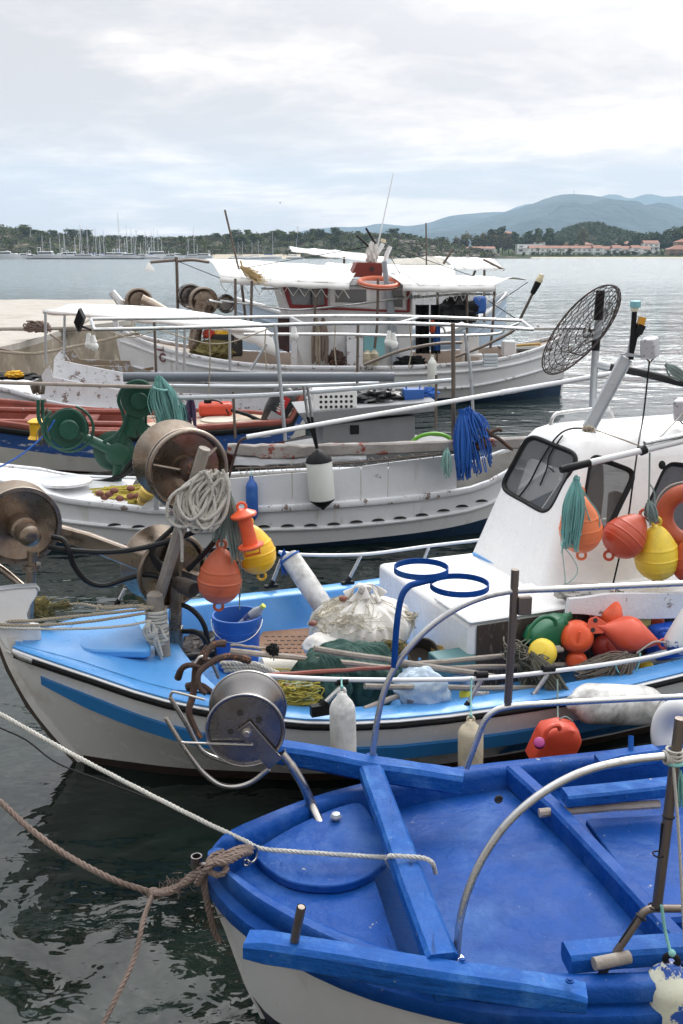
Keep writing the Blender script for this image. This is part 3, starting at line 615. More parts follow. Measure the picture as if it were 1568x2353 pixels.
for i in range(6):
    a = 1216 + i * 24; house(a, a + 22.5, 570, 586, 722, 'white terrace house with red roof, %s in the long row behind the palms' % ('first from left', 'second from left', 'third from left', 'fourth from left', 'fifth from left', 'sixth from left')[i], 2, 'front', n=2, group='white terrace houses along the far beach', py_ridge=564)
for i in range(6):
    a = 1363 + i * 22; house(a, a + 19, 570 + (i % 2) * 2, 586, 716 + (i % 2) * 6, 'stepped white house with red roof, %s of the stepped houses right of the long row' % ('leftmost', 'second', 'third', 'fourth', 'fifth', 'rightmost')[i], 2, 'front', n=1, group='stepped white houses along the far beach', py_ridge=563 + (i % 2) * 2)
house(1187, 1243, 562, 578, 742, 'white flat-roofed house with terraces left of the red gable', 2, 'flat', n=3)
house(1226, 1250, 557, 570, 756, 'white house with low red hipped roof above the flat-roofed terraces', 1, 'hip', n=2, py_ridge=552)
house(1478, 1512, 559, 574, 745, 'tall white house with two red roofs above the stepped row', 2, 'front', n=3, py_ridge=552)
house(1536, 1590, 573, 586, 712, 'brown house with broad red roof at the right edge of the shore', 2, 'hip', HBR, n=3, py_ridge=563)
house(1555, 1600, 556, 568, 735, 'house with red hipped roof behind the brown house at right edge', 1, 'hip', HBR, n=2, py_ridge=548)
house(1158, 1178, 536, 541, 800, 'small house with red roof up among the dark trees', 1, 'hip', HBR, n=2, py_ridge=531)
house(1290, 1325, 563, 572, 770, 'brown tiled house behind the left part of the long white row', 1, 'hip', HBR, n=2, py_ridge=557)
house(1328, 1362, 562, 572, 775, 'brown tiled house behind the right part of the long white row', 1, 'hip', HBR, n=2, py_ridge=556)
house(1420, 1460, 560, 572, 772, 'tiled house behind the stepped white houses', 1, 'hip', HBR, n=2, py_ridge=554)
house(620, 641, 534, 541, 700, 'small white house with pink roof alone on the low ridge', 1, 'hip', HW, n=2, py_ridge=530)
PALM = leaf_mat('palm_leaves', (.06, .08, .035), (.11, .12, .05))
def palm(px, py, label):
    top = Y(px, py, 698); t = thing('palm_tree', label, 'palm', (top.x, 698, .8), 'palms on the far beach'); m = MB(); m.tube([(top.x, 698, .6), (top.x + .1, 698, top.z)], [.35, .28], 7); m.build('trunk', BARK, t)
    m = MB(); rg = random.Random(px)
    for k in range(26):
        a = rg.random() * 6.28; el = rg.uniform(-.2, 1.1); l_ = rg.uniform(1.8, 2.6); p0 = V((top.x, 698, top.z)); d_ = V((math.cos(a), math.sin(a), 0))
        pts = [p0 + d_ * l_ * s * math.cos(el * (1 - s * .4)) + V((0, 0, l_ * (s * math.sin(el) - s * s * .75))) for s in (0, .25, .5, .75, 1)]
        sdv = V((0, 0, 1)).cross(d_); m.grid([[p - sdv * .3 * (1.1 - i * .2) + V((0, 0, -.12)), p, p + sdv * .3 * (1.1 - i * .2) + V((0, 0, -.12))] for i, p in enumerate(pts)])
    m.build('crown', PALM, t, smooth=0)
for px, py, l_ in ((1237, 571, 'left and tallest of the stout palms before the long white row'), (1262, 576, 'middle and shortest of the stout palms before the long white row'), (1287, 573, 'right of the stout palms before the long white row'), (1178, 579, 'small palm standing apart left of the white houses')): palm(px, py, l_)
# ------------------------------------------------------------ yachts moored across the bay
YW = mat('yacht_white', (.78, .78, .79), .3, var=.04); YB = mat('yacht_blue_cover', (.04, .10, .28), .7, var=.1); YM = mat('mast_grey', (.58, .58, .60), .4); YK = mat('yacht_black', (.03, .03, .035), .3)
def hull_simple(mb, L_, B_, H_, z0=-.3, tr=.75):
    rows = []
    for s, f in ((1, 1), (.9, .55), (.7, 0)):
        r = []
        for i in range(11): u = i / 10; r.append((L_ * (u - .5), -B_ / 2 * s * (1 - max(0, u - .35) ** 2 / .4225) ** 1 * (tr + (1 - tr) * min(1, u * 3)), z0 + (H_ - z0) * f * (1 + .15 * u)))
        rows.append(r + [(x, -y, z) for x, y, z in r[::-1]])
    mb.grid(rows, close_u=True); o = len(mb.v); n = len(rows[0]); mb.v += rows[0]; mb.f.append(tuple(range(o, o + n))); mb.m.append(mb.cm); return mb
def sail_proto():
    t = thing('sailing_yacht', 'moored white sailing yacht with bare mast among the marina boats', 'sailing yacht', (0, 0, 0), 'sailing yachts moored across the bay')
    m = MB(); hull_simple(m, 11, 3.4, 1.2); m.build('hull', YW, t); m = MB(); m.prism([(-2.5, -1, 1.2), (3, -.8, 1.3), (3, .8, 1.3), (-2.5, 1, 1.2)], (0, 0, .5)); m.build('cabin', YW, t, bevel=.1)
    m = MB(); m.tube([(.8, 0, 1.2), (.8, 0, 15)], [.12, .085], 6); m.tube([(.8, -.8, 9), (.8, .8, 9)], .04, 4); m.tube([(5.3, 0, 1.3), (.8, 0, 14.5)], .035, 4); m.tube([(-5.3, 0, 1.3), (.8, 0, 14.9)], .03, 4); m.build('mast', YM, t)
    m = MB(); m.tube([(.7, 0, 2.5), (-4, 0, 2.5)], .22, 7); m.build('sail_cover', YB, t); return t
SP = sail_proto(); first = True
ms = [(1.0 * .3348 * a, 468.7 + .3348 * b_) for a, b_ in zip([283, 338, 392, 433, 512, 527, 548, 595, 645, 669, 682, 700, 803, 850, 862, 897, 905, 925, 960, 990, 1003, 1032, 1050, 1067, 1105, 1285, 1325, 1350], [215, 228, 198, 180, 228, 178, 138, 160, 160, 205, 228, 170, 57, 236, 140, 157, 215, 230, 258, 185, 250, 180, 172, 178, 240, 232, 150, 278])]
ms += [(525 + .3348 * a, 468.7 + .3348 * b_) for a, b_ in ((55, 262), (85, 254), (150, 262), (193, 245), (290, 190), (455, 238))]
for i, (px, py) in enumerate(ms):
    y = 548 + rng.uniform(0, 22); p_ = Y(px, py, y); s = p_.z / 15; rz = rng.choice((1.4, 1.7, -1.5, 1.55, .3)) if px < 500 else rng.uniform(-.2, .3)
    sc = (min(1.25, .55 + s * .5), min(1.25, .55 + s * .5), s)
    if i == 0: SP.location = (p_.x, y, 0); SP.rotation_euler = (0, 0, rz); SP.scale = sc
    else:
        o = dup(SP, (p_.x, y, 0), rz, sc)
        if i == 12: o['label'] = 'sailing yacht with by far the tallest mast in the marina'; o['group'] = 'sailing yachts moored across the bay'
def motor_proto():
    t = thing('motor_yacht', 'white motor boat moored low among the masts across the bay', 'motor boat', (0, 0, 0), 'motor boats moored across the bay')
    m = MB(); hull_simple(m, 10, 3.4, 1.5, tr=.95); m.build('hull', YW, t); m = MB(); m.prism([(-3.2, -1.3, 1.5), (2, -1.1, 1.6), (2, 1.1, 1.6), (-3.2, 1.3, 1.5)], (-.4, 0, 1.1)); m.build('cabin', YW, t, bevel=.15)
    m = MB(); m.prism([(-3.0, -1.36, 1.85), (1.9, -1.16, 1.9), (1.9, 1.16, 1.9), (-3.0, 1.36, 1.85)], (-.15, 0, .5)); m.build('window', YK, t); m = MB(); m.tube([(-3.5, -1.3, 2.6), (-3.2, -1.2, 4), (-3.2, 1.2, 4), (-3.5, 1.3, 2.6)], .08, 5); m.build('arch', YW, t); return t
MP = motor_proto()
for i, (cx, s) in enumerate(((40, 1.5), (95, 1.1), (160, 1.1), (225, .9), (330, 1.5), (420, 1.1), (490, 1.4), (555, 1), (610, 1), (690, .9), (760, 1.3), (835, 1.3), (885, 1.1), (970, 1), (1030, 1), (1090, 1.5), (1165, .9), (1205, 1.1), (1330, 1), (1390, 1.1))):
    y = 545 + rng.uniform(0, 8); p_ = Y(cx * .3348, 590, y); rz = rng.choice((.1, -.15, .2, 3.0))
    if i == 0: MP.location = (p_.x, y, 0); MP.rotation_euler = (0, 0, rz); MP.scale = (s, s, s)
    else: dup(MP, (p_.x, y, 0), rz, s)
m = MB()
x0, x1 = Y(60, 590, 541).x, Y(330, 590, 541).x; m.abox(x0, x1, 541, 543, -.2, .55); x0, x1 = Y(372 * .3348, 590, 541).x, Y(830 * .3348, 590, 541).x
m.build('pontoon', mat('dark_pontoon', (.07, .07, .075), .7), label='long dark floating pontoon in front of the marina yachts', cat='pontoon')
def pole(px, py, y, bz, label):
    a = Y(px, py, y); m = MB(); m.tube([(a.x, y, bz), a], .14, 5); m.box(V((a.x, y, a.z - .8)), (1.1, 0, 0), (0, .1, 0), (0, 0, .1)); m.build('utility_pole', YM, label=label, cat='pole', group='poles on the headland')
for px, py, l_ in ((312, 528, 'utility pole with crossbar among the yacht masts'), (68, 515, 'thin utility pole standing on the left end of the ridge'), (683, 520, 'thin utility pole on the ridge right of the small white house')): pole(px, py, 660, 2, l_)
a = Y(1318, 446, 4700); m = MB(); m.tube([a - V((0, 0, 6)), a + V((0, 0, 17))], 1.5, 5); m.build('radio_mast', YM, label='tiny radio mast on the mountain summit', cat='mast')
b_ = Y(643, 466, 110); m = MB(); m.ball(b_, .06, 5, (1.6, .8, .8)); m.grid([[b_ + V((0, .12, .05)), b_ + V((.28, .1, .16)), b_ + V((.5, 0, .08))], [b_ + V((0, -.1, .05)), b_ + V((.28, -.06, .16)), b_ + V((.5, -.04, .08))]]); m.grid([[b_ + V((0, .12, .05)), b_ + V((-.28, .1, .16)), b_ + V((-.5, 0, .08))], [b_ + V((0, -.1, .05)), b_ + V((-.28, -.06, .16)), b_ + V((-.5, -.04, .08))]]); m.build('seagull', BIRDM, label='small dark bird flying alone in the sky', cat='bird')
# ------------------------------------------------------------ the air
hz = MB(); hz.abox(BX0, BX1, BY0, BY1, -1.6, 640); hm = bpy.data.materials.new('haze_air'); hm.use_nodes = True; nt = hm.node_tree; nt.nodes.clear()
o_ = nt.nodes.new('ShaderNodeOutputMaterial'); pv = nt.nodes.new('ShaderNodeVolumePrincipled'); pv.inputs['Color'].default_value = (.58, .79, 1.0, 1); pv.inputs['Density'].default_value = .000112; pv.inputs['Anisotropy'].default_value = .2
nt.links.new(pv.outputs[0], o_.inputs['Volume']); hz.build('haze', hm, kind='stuff', label='pale blue air between the harbour and the mountains', cat='haze', smooth=0)
# ============================================================ shared gear
def yz(frame, n): return lambda px, py: frame.N(px, py, n)
def cap_tube(mb, pts, r, n=8, smooth_=True, k=8): return mb.tube(spline(pts, k) if smooth_ and len(pts) > 2 else pts, r, n)
PEAR = [(0, .10), (.02, .34), (.06, .55), (.13, .76), (.22, .90), (.32, .985), (.40, 1.0), (.50, .965), (.60, .89), (.70, .77), (.80, .62), (.88, .48), (.94, .33), (.98, .2), (1, .12)]
def prof_at(t): return smooth_tab(PEAR, t)
def buoy(name, p_bot, p_top, R_, m, label, group=None, eyes=True, ridges=(.24, .43, .62), cat='buoy', prof=None, facing=None):
    p_bot, p_top = V(p_bot), V(p_top); ax = p_top - p_bot; L_ = ax.length; ax.normalize()
    t = thing(name, label, cat, p_bot, group); mb = MB(); pr = []
    for i in range(61):
        u = i / 60; r = (smooth_tab(prof, u) if prof else prof_at(u)) * R_
        for q in ridges: r += R_ * .035 * math.exp(-((u - q) / .012) ** 2)
        pr.append((u * L_, r))
    mb.lathe(p_bot, ax, pr, 36); mb.build('body', m, t, smooth=60)
    if eyes:
        vw = (CAM - p_bot); f = facing or (vw - ax * vw.dot(ax)).normalized()
        for c in (p_bot - ax * R_ * .16, p_top + ax * R_ * .16):
            e = MB(); e.ring(c, f, R_ * .2, R_ * .07, 20, 8); e.build('eye', m, t)
    return t
def hank(mb, top, bot, w_, n, r, seed, fan=1.0, m=5, off=0.0):
    rg = random.Random(seed); top, bot = V(top), V(bot); ax = bot - top; sdv = ax.cross(FW).normalized(); dp = ax.cross(sdv).normalized()
    for i in range(n):
        a, b_ = rg.uniform(-1, 1), rg.uniform(-1, 1); l_ = rg.uniform(.72, 1.05)
        o1 = sdv * a * w_ * .5 * fan + dp * b_ * w_ * .35; o2 = sdv * (a + rg.uniform(-.35, .35)) * w_ * .5 * fan + dp * rg.uniform(-.35, .35) * w_
        j = lambda s: V((rg.gauss(0, s), rg.gauss(0, s), rg.gauss(0, s)))
        p = [top + j(w_ * .06), top + ax * .18 * l_ + o1 * .55, top + ax * .55 * l_ + o1, top + ax * l_ * .93 + o1 * .9 + j(w_ * .03), top + ax * l_ + (o1 + o2) * .5, top + ax * l_ * .93 + o2 * .9, top + ax * .5 * l_ + o2, top + ax * .15 * l_ + o2 * .5, top + j(w_ * .06)]
        mb.tube(spline(p, 4), r, m, caps=False)
    return mb
def tangle(mb, c, r3, n, r, seed, loops=5, m=4, flat=1):
    rg = random.Random(seed); c = V(c)
    for i in range(n):
        p = c + V((rg.uniform(-1, 1) * r3[0], rg.uniform(-1, 1) * r3[1], rg.uniform(-1, 1) * r3[2])); pts = [p]
        for k in range(loops):
            q = c + V((max(-1, min(1, rg.gauss(0, .55))) * r3[0], max(-1, min(1, rg.gauss(0, .55))) * r3[1], (rg.random() * 2 - 1) * r3[2])); pts.append(pts[-1].lerp(q, .6))
        mb.tube(spline(pts, 5), r, m, caps=False)
    return mb
def lump(mb, c, r3, seed, amp=.25, freq=3.0, nu=36, nv=22, pleat=0, pleat_n=14, bottom=-.7, ridge=0):
    c = V(c); rows = []
    for i in range(nv + 1):
        th = math.pi * i / nv; row = []
        for k in range(nu):
            ph = 2 * math.pi * k / nu; d = V((math.sin(th) * math.cos(ph), math.sin(th) * math.sin(ph), math.cos(th)))
            q = d * freq + V((seed, seed * 1.7, 0)); s = 1 + amp * noise.fractal(q, 1, 2, 4)
            if ridge: s += ridge * (abs(noise.noise(q * 1.9)) - .25)
            if pleat: s += pleat * math.sin(ph * pleat_n + 2.5 * noise.noise(q * .7)) * math.sin(th) * (1 - .4 * i / nv) * (1 if d.z > -.3 else .3)
            p = V((d.x * r3[0], d.y * r3[1], max(bottom, d.z) * r3[2])) * s; row.append(c + p)
        rows.append(row)
    return mb.grid(rows, close_u=True, flip=True)
def fender(name, p_top, p_bot, R_, m, label, capm=None, group='fenders hung along the boats', horn=True, rope=None, cat='fender', point=0, tip=None):
    p_top, p_bot = V(p_top), V(p_bot); ax = p_bot - p_top; L_ = ax.length; ax.normalize(); t = thing(name, label, cat, p_bot, group)
    mb = MB()
    if point: pr = [(0, .02 * R_), (.012 * L_, .3 * R_), (.06 * L_, .55 * R_), (.12 * L_, .85 * R_), (.17 * L_, .98 * R_), (.19 * L_, R_), (.80 * L_, R_), (.82 * L_, .98 * R_)]
    else: pr = [(0, .22 * R_), (.01 * L_, .34 * R_), (.04 * L_, .40 * R_), (.075 * L_, .55 * R_), (.12 * L_, .80 * R_), (.17 * L_, .95 * R_), (.21 * L_, R_), (.5 * L_, R_ * 1.015), (.80 * L_, R_), (.87 * L_, .93 * R_), (.93 * L_, .74 * R_), (.965 * L_, .5 * R_), (.99 * L_, .36 * R_), (L_, .3 * R_)]
    mb.lathe(p_top, ax, pr, 30); mb.build('body', m, t, smooth=60)
    if point: k = MB(); k.lathe(p_top + ax * .815 * L_, ax, [(0, R_ * .99), (.04 * L_, .9 * R_), (.12 * L_, .45 * R_), (.175 * L_, .12 * R_), (.185 * L_, .02)], 26); k.build('end_cone', tip or BLK, t, smooth=60); k = MB(); k.lathe(p_top - ax * .002, ax, [(-.02 * L_, .12 * R_), (.02 * L_, .42 * R_), (.12 * L_, .93 * R_), (.18 * L_, 1.02 * R_)], 26); k.build('top_cone', tip or BLK, t, smooth=60)
    if horn:
        k = MB(); vw = CAM - p_top; f = (vw - ax * vw.dot(ax)).normalized(); k.ring(p_top - ax * R_ * .1, f, R_ * .24, R_ * .13, 18, 8); k.build('rope_eye', capm or m, t)
    if rope is not None:
        k = MB(); k.rope([p_top - ax * R_ * .25, p_top.lerp(V(rope), .5) + V((0, .01, 0)), V(rope)], max(.004, R_ * .07)); k.ball(p_top - ax * R_ * .42, R_ * .16, 5); k.build('lanyard', TEAL, t)
    return t
def rod(name, a, b_, r, m, label, cat='pole', group=None, n=8, wob=0.0, taper=1.0):
    a, b_ = V(a), V(b_); mb = MB(); rg = random.Random(int(abs(a.x * 991 + a.z * 313)))
    pts = [a.lerp(b_, i / 8) + V((rg.uniform(-wob, wob), 0, rg.uniform(-wob, wob))) for i in range(9)]
    mb.tube(pts, [r * (1 + (taper - 1) * i / 8) for i in range(9)], n); return mb.build(name, m, label=label, cat=cat, group=group)
# ============================================================ BOAT: the blue open boat nearest the camera
A = Frame(-.5, 3.37, 9.6)
TA = thing('fishing_boat', 'bright blue open wooden boat with white sides nearest the camera', 'boat', A(1.8, 0, 0), 'moored fishing boats')
hbA = [(0, .015), (.05, .13), (.14, .25), (.43, .49), (.72, .64), (1.0, .73), (1.5, .79), (2.2, .82), (3, .78), (3.6, .62), (3.9, .45)]
zgA = [(0, .78), (.2, .725), (.5, .675), (1, .63), (2, .61), (3, .63), (3.9, .72)]
usA = [0, .02, .05, .09, .14, .2, .28, .36, .45, .55, .65, .75, .87, 1.0, 1.2, 1.4, 1.7, 2.0, 2.4, 2.8, 3.2, 3.6, 3.9]
HB = lambda u: smooth_tab(hbA, u); ZG = lambda u: smooth_tab(zgA, u)
m = MB()
for sgn in (1, -1):
    rows = []
    for dn, dz in ((-.10, -.16), (-.095, -.03), (-.08, -.006), (-.06, 0), (-.015, 0), (-.002, -.012), (0, -.06), (-.012, -.07), (-.012, -.08), (.022, -.09), (.026, -.10), (.026, -.145), (.015, -.155), (-.005, -.16)):
        rows.append([A(u - .03 * (dn > 0) , sgn * max(.004 + .1 * 0, HB(u) + dn * (1 if u > .1 else max(.3, u * 10))), ZG(u) + dz) for u in usA])
    m.grid(rows, flip=(sgn < 0))
m.build('gunwale', BLUE, TA, smooth=50)
m = MB(); m.lathe(A(.02, 0, .60), (0, 0, 1), [(0, .03), (.15, .038), (.172, .034), (.178, .015)], 14); m.build('stem_head', BLUE, TA)
def hull_rows(F_, HBf, ZGf, us, rows): # rows: (z or func, breadth factor func, setback)
    out = []
    for zf, bf, sb in rows: out.append([(u, zf(u) if callable(zf) else zf, bf(u) if callable(bf) else bf, sb) for u in us])
    return [[(F_(u + sb * math.exp(-u / .8), HBf(u) * b_, z), F_(u + sb * math.exp(-u / .8), -HBf(u) * b_, z)) for u, z, b_, sb in r] for r in out]
m = MB(); R_ = hull_rows(A, HB, ZG, usA, [(lambda u: ZG(u) - .15, 1.0, 0), (lambda u: .42, .97, .06), (lambda u: .27, .92, .10), (lambda u: .12 + .02 * u, .85, .14)])
for sgn in (0, 1): m.grid([[p[sgn] for p in r] for r in R_], flip=bool(sgn))
m.build('hull', HULLA, TA)
m = MB(); R_ = hull_rows(A, HB, ZG, usA, [(lambda u: .12 + .02 * u, .85, .14), (0.0, .78, .19), (-.3, .5, .3)])
for sgn in (0, 1): m.grid([[p[sgn] for p in r] for r in R_], flip=bool(sgn))
m.build('bottom_paint', NAVY, TA)
m = MB(); m.beam([A(-.006, 0, .63), A(.06 + .0, 0, .42), A(.125, 0, .18), A(.19, 0, 0), A(.26, 0, -.2)], .03, .03, up=(1, 0, 0)); m.build('stem', HULLA, TA)
def deck(mb, us, zf, inset=.085, nn=9):
    rows = []
    for u in us: b_ = max(.01, HB(u) - inset); rows.append([A(u, b_ * (k / (nn - 1) * 2 - 1), zf(u, k / (nn - 1) * 2 - 1)) for k in range(nn)])
    mb.grid(rows, flip=True); return mb
m = MB(); deck(m, [.04, .1, .2, .3, .42, .54, .63], lambda u, k: .605 + .012 * (1 - k * k)); m.prism([A(.61, -.5, .45), A(.61, .5, .45), A(.63, .5, .45), A(.63, -.5, .45)], (0, 0, .162)); m.build('foredeck', BLUE, TA, smooth=30)
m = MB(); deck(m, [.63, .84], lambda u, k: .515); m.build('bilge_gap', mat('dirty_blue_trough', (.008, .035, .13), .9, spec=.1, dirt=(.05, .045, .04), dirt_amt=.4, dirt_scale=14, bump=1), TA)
m = MB(); deck(m, [.83, 1.0, 1.2, 1.4, 1.62], lambda u, k: .515 + .02 * (1 - abs(k)) + .012 * noise.noise(V((u * 4, k * 4, 0)))); m.build('floor', BLUE, TA, smooth=50)
m = MB(); deck(m, [1.56, 2, 2.6, 3.2, 3.8], lambda u, k: .47); m.build('aft_floor', BLUE, TA)
# half-round hatch cover on the foredeck
pg = [Z(x, y, .655) for x, y in [(588, 1952), (598, 1980), (630, 2006), (672, 2026), (720, 2034), (775, 2034), (822, 2022), (862, 2000), (893, 1968), (884, 1935), (858, 1885), (828, 1845), (780, 1852), (720, 1876), (655, 1908)]]
m = MB(); m.prism(spline(pg, 3, True), (0, 0, -.036)); m.build('hatch_cover', BLUE, TA, bevel=.006)
def bm_px(pts, z, w_, h_): return [Z(x, y, zz) - V((0, 0, h_ / 2)) for (x, y), zz in zip(pts, z if isinstance(z, (list, tuple)) else [z] * len(pts))]
m = MB(); m.beam(spline(bm_px([(852, 1757), (915, 1925), (950, 2020), (1016, 2188)], [.80] * 4, .1, .08), 3), .105, .075, jit=.0015); m.build('crossbeam', BLUEWY, TA, smooth=30)
m = MB(); m.beam(spline(bm_px([(628, 1704), (740, 1722), (850, 1744), (960, 1760), (1062, 1776)], (.83, .82, .80, .785, .765), .1, .09), 3), .10, .095, jit=.0015); m.build('bow_timber', BLUEW, TA, smooth=30)
m = MB(); m.beam(spline(bm_px([(566, 2142), (700, 2163), (850, 2190), (1050, 2222), (1200, 2242), (1346, 2264)], (.80, .797, .79, .78, .77, .755), .1, .09), 3), .095, [.06, .085, .085, .085, .09, .09, .09, .09, .09, .09, .09, .09, .09, .085, .08, .06], jit=.0015); m.build('bow_timber', BLUEW, TA, smooth=30)
m = MB(); m.box(Z(1055, 2262, .69), A.u * .09, A.n * .03, V((0, 0, .035))); m.build('timber_chock', BLUEW, TA, bevel=.008)
for x, y in ((1062, 2209), (1308, 2254)): m = MB(); m.lathe(Z(x, y, .775), (0, 0, 1), [(0, .014), (.006, .014), (.007, .008), (.012, .008)], 12); m.build('bolt', BLUE, TA)
m = MB(); m.beam([A(1.46, -.72, .57), A(1.53, -.35, .575), A(1.60, .2, .575), A(1.66, .70, .57)], .075, .11); m.build('coaming', BLUE, TA, smooth=30)
pg = [Z(x, y, .535) for x, y in [(1345, 1884), (1352, 1880), (1640, 1866), (1700, 2070), (1500, 2082), (1488, 2078)]]
m = MB(); m.prism(pg, (0, 0, -.03)); m.build('aft_hatch', BLUE, TA, bevel=.006)
m = MB(); m.beam([Z(1478, 2118, .50), Z(1700, 2100, .50)], .10, .08); m.build('thwart', BLUE, TA, smooth=30)
m = MB(); m.beam([Z(1372, 1752, .70), Z(1420, 1744, .71), Z(1505, 1732, .71)], .085, [.05, .075, .075]); m.tube([Z(1448, 1738, .72), Z(1449, 1690, .80)], .013, 10); m.build('oarlock_block', BLUEW, TA, smooth=30)
m = MB(); m.beam([Z(1300, 2200, .63), Z(1420, 2188, .63), Z(1700, 2170, .63)], .10, .075); m.build('oarlock_block', BLUEW, TA, smooth=30)
m = MB(); m.tube([Z(1364, 2214, .655), Z(1445, 2198, .655)],   .022, 14); m.build('wooden_peg', WOOD, TA)
m = MB(); c = Z(1145, 1836, .62); m.ring(c, A.n, .016, .005, 14, 6); m.lathe(c, A.n, [(-.004, .012), (.001, .011)], 12); m.build('drain_hole', DARK, TA)
m = MB(); m.tube([Z(676, 2160, .80), Z(692, 2083, .935)], .0155, 14, caps=False); m.tube([Z(676, 2160, .80), Z(692, 2083, .935)], .012, 12, caps=True); m.build('pin_tube', RAILD, TA)
# tubular rails
nr, fr_ = yz(A, .66), yz(A, -.62)
m = MB(); cap_tube(m, [nr(x, y) for x, y in [(1049, 2195), (1055, 2120), (1075, 2045), (1112, 1965), (1170, 1885), (1250, 1818), (1340, 1772), (1440, 1747), (1545, 1735)]], .0135, 10); m.lathe(nr(1049, 2205), (0, 0, 1), [(0, .026), (.006, .026), (.007, .015)], 12); m.build('rail_hoop', RAIL, TA)
m = MB(); cap_tube(m, [nr(1562, 1650), nr(1546, 1780), nr(1508, 2088)], .0175, 12); m.build('rail_post', RAILD, TA)
m = MB(); cap_tube(m, [nr(x, y) for x, y in [(1376, 2246), (1420, 2180), (1466, 2112), (1480, 2094), (1500, 2087), (1540, 2087), (1700, 2086)]], .0135, 10); m.build('rail_foot', RAILD, TA)
m = MB(); cap_tube(m, [nr(1424, 2166), nr(1466, 2104), nr(1505, 2070), nr(1516, 1960), nr(1522, 1890)], .006, 8)
for x, y in ((1472, 2106), (1402, 2206), (1502, 2082), (1512, 1962), (1535, 1875)): m.ring(nr(x, y), (nr(1505, 2070) - nr(1530, 1900) if x > 1480 else nr(1402, 2206) - nr(1472, 2106)), .0185, .003, 14, 5)
m.build('wrapped_cable', BLK, TA)
m = MB(); cap_tube(m, [fr_(x, y) for x, y in [(854, 1748), (866, 1655), (885, 1580), (915, 1520), (960, 1465), (1010, 1422), (1060, 1392), (1110, 1372), (1150, 1362), (1190, 1357), (1300, 1352), (1450, 1345), (1800, 1330)]], .0145, 10); m.build('rail_hoop', RAIL, TA)
m = MB(); m.beam([fr_(1183, 1308), fr_(1176, 1450), fr_(1166, 1615)], .034, .034, up=(0, 1, 0), ch=.25); m.build('rail_post', RAILD, TA)
m = MB(); cap_tube(m, [fr_(x, y) for x, y in [(1071, 1764), (1095, 1700), (1113, 1656), (1135, 1633), (1165, 1624), (1220, 1618), (1400, 1608), (1568, 1600), (1800, 1590)]], .0145, 10); m.build('rail_foot', RAIL, TA)
m = MB(); m.box(fr_(1203, 1390) + A.n * -.0, A.u * .032, A.n * .02, V((0, 0, .042))); m.build('junction_box', RAILD, TA, bevel=.005)
m = MB(); cap_tube(m, [fr_(x, y) for x, y in [(905, 1532), (908, 1470), (914, 1410), (923, 1368), (940, 1346), (965, 1338), (1000, 1329)]], .0145, 10); m.build('ring_bracket', BLUE, TA)
for (x, y, rx) in ((967, 1307, 63), (1055, 1344, 68)):
    c = fr_(x, y); r = sz(rx, c); m = MB(); m.lathe(c - V((0, 0, .013)), (0, 0, 1), [(0, r), (.026, r), (.026, r - .004), (0, r - .004), (0, r)], 44, caps=False)
    m.build('bucket_ring', BLUE, TA)
m = MB(); m.beam([fr_(852, 1762), fr_(854, 1735)], .05, .05, up=(0, 1, 0)); m.build('rail_socket', BLUE, TA)
# stainless net hauler on the foredeck
yh = 3.86; hp = lambda x, y, d=0.0: Y(x, y, yh + d)
m = MB(); cap_tube(m, [hp(646, 1730), hp(668, 1758), hp(696, 1804), hp(716, 1850), Z(738, 1900, .63)], [.019] * 8 + [.021] * 24 + [.023], 12, k=8); HA = m.build('net_hauler', STEEL, TA)
c0 = hp(563, 1675); axd = V((-.04, 1, .0)).normalized(); rF = sz(91, c0)
m = MB(); m.lathe(c0, axd, [(-.004, .03), (-.004, rF * .90), (-.012, rF * .93), (-.014, rF), (.004, rF), (.006, rF * .96), (.012, rF * .55), (.06, rF * .55)], 56); m.build('front_disc', STEELD, HA, smooth=35)
m = MB(); m.lathe(c0, axd, [(.02, rF * .40), (.12, rF * .44), (.17, rF * .62), (.20, rF * .86), (.215, rF * .98), (.225, rF * 1.01), (.235, rF * .99), (.235, .05)], 56); m.build('drum', STEELD, HA, smooth=35)
m = MB(); m.ring(c0 + axd * .222, axd, rF * 1.0, .0055, 60, 8); m.build('rim', STEEL, HA); m = MB(); m.ring(c0 - axd * .012, axd, rF * .985, .0045, 60, 8); m.build('rim', STEEL, HA)
q = [hp(x, y, -.022) for x, y in [(541, 1680), (573, 1657), (648, 1743), (617, 1768)]]; m = MB(); m.prism(q, (0, .012, 0)); m.build('bracket_plate', STEELD, HA, bevel=.002)
m = MB(); m.lathe(hp(567, 1682, -.022), (0, -1, 0), [(0, .022), (.006, .022), (.007, .015), (.017, .015), (.02, .012)], 6 * 2); m.build('axle_bolt', STEEL, HA)
for x, y in ((551, 1638), (594, 1655), (529, 1680)): m = MB(); m.lathe(hp(x, y, -.0065), (0, -1, 0), [(0, .0135), (.002, .0135)], 16); m.build('bolt_hole', DARK, HA)
U1 = [(380, 1648), (411, 1698), (438, 1738), (464, 1772), (500, 1800), (539, 1807), (578, 1796), (617, 1766)]
m = MB(); cap_tube(m, [hp(x, y, -.02) for x, y in U1], .0105, 10); cap_tube(m, [hp(x, y, -.025) for x, y in [(411, 1698), (419, 1705), (450, 1707), (581, 1711)]], .006, 8); m.build('guide_tube', STEEL, HA)
m = MB(); cap_tube(m, [hp(x, y, .24) for x, y in [(390, 1601), (427, 1662), (461, 1721), (497, 1742), (530, 1752), (560, 1752)]], .0105, 10); cap_tube(m, [hp(x, y, .24) for x, y in [(390, 1601), (394, 1592), (404, 1590), (470, 1607)]], .006, 8); m.build('guide_tube', STEEL, HA)
m = MB(); pg = [Z(x, y, .632) for x, y in [(697, 1888), (778, 1880), (786, 1899), (708, 1903)]]; m.prism(pg, (0, 0, -.012)); m.build('base_plate', STEEL, HA)
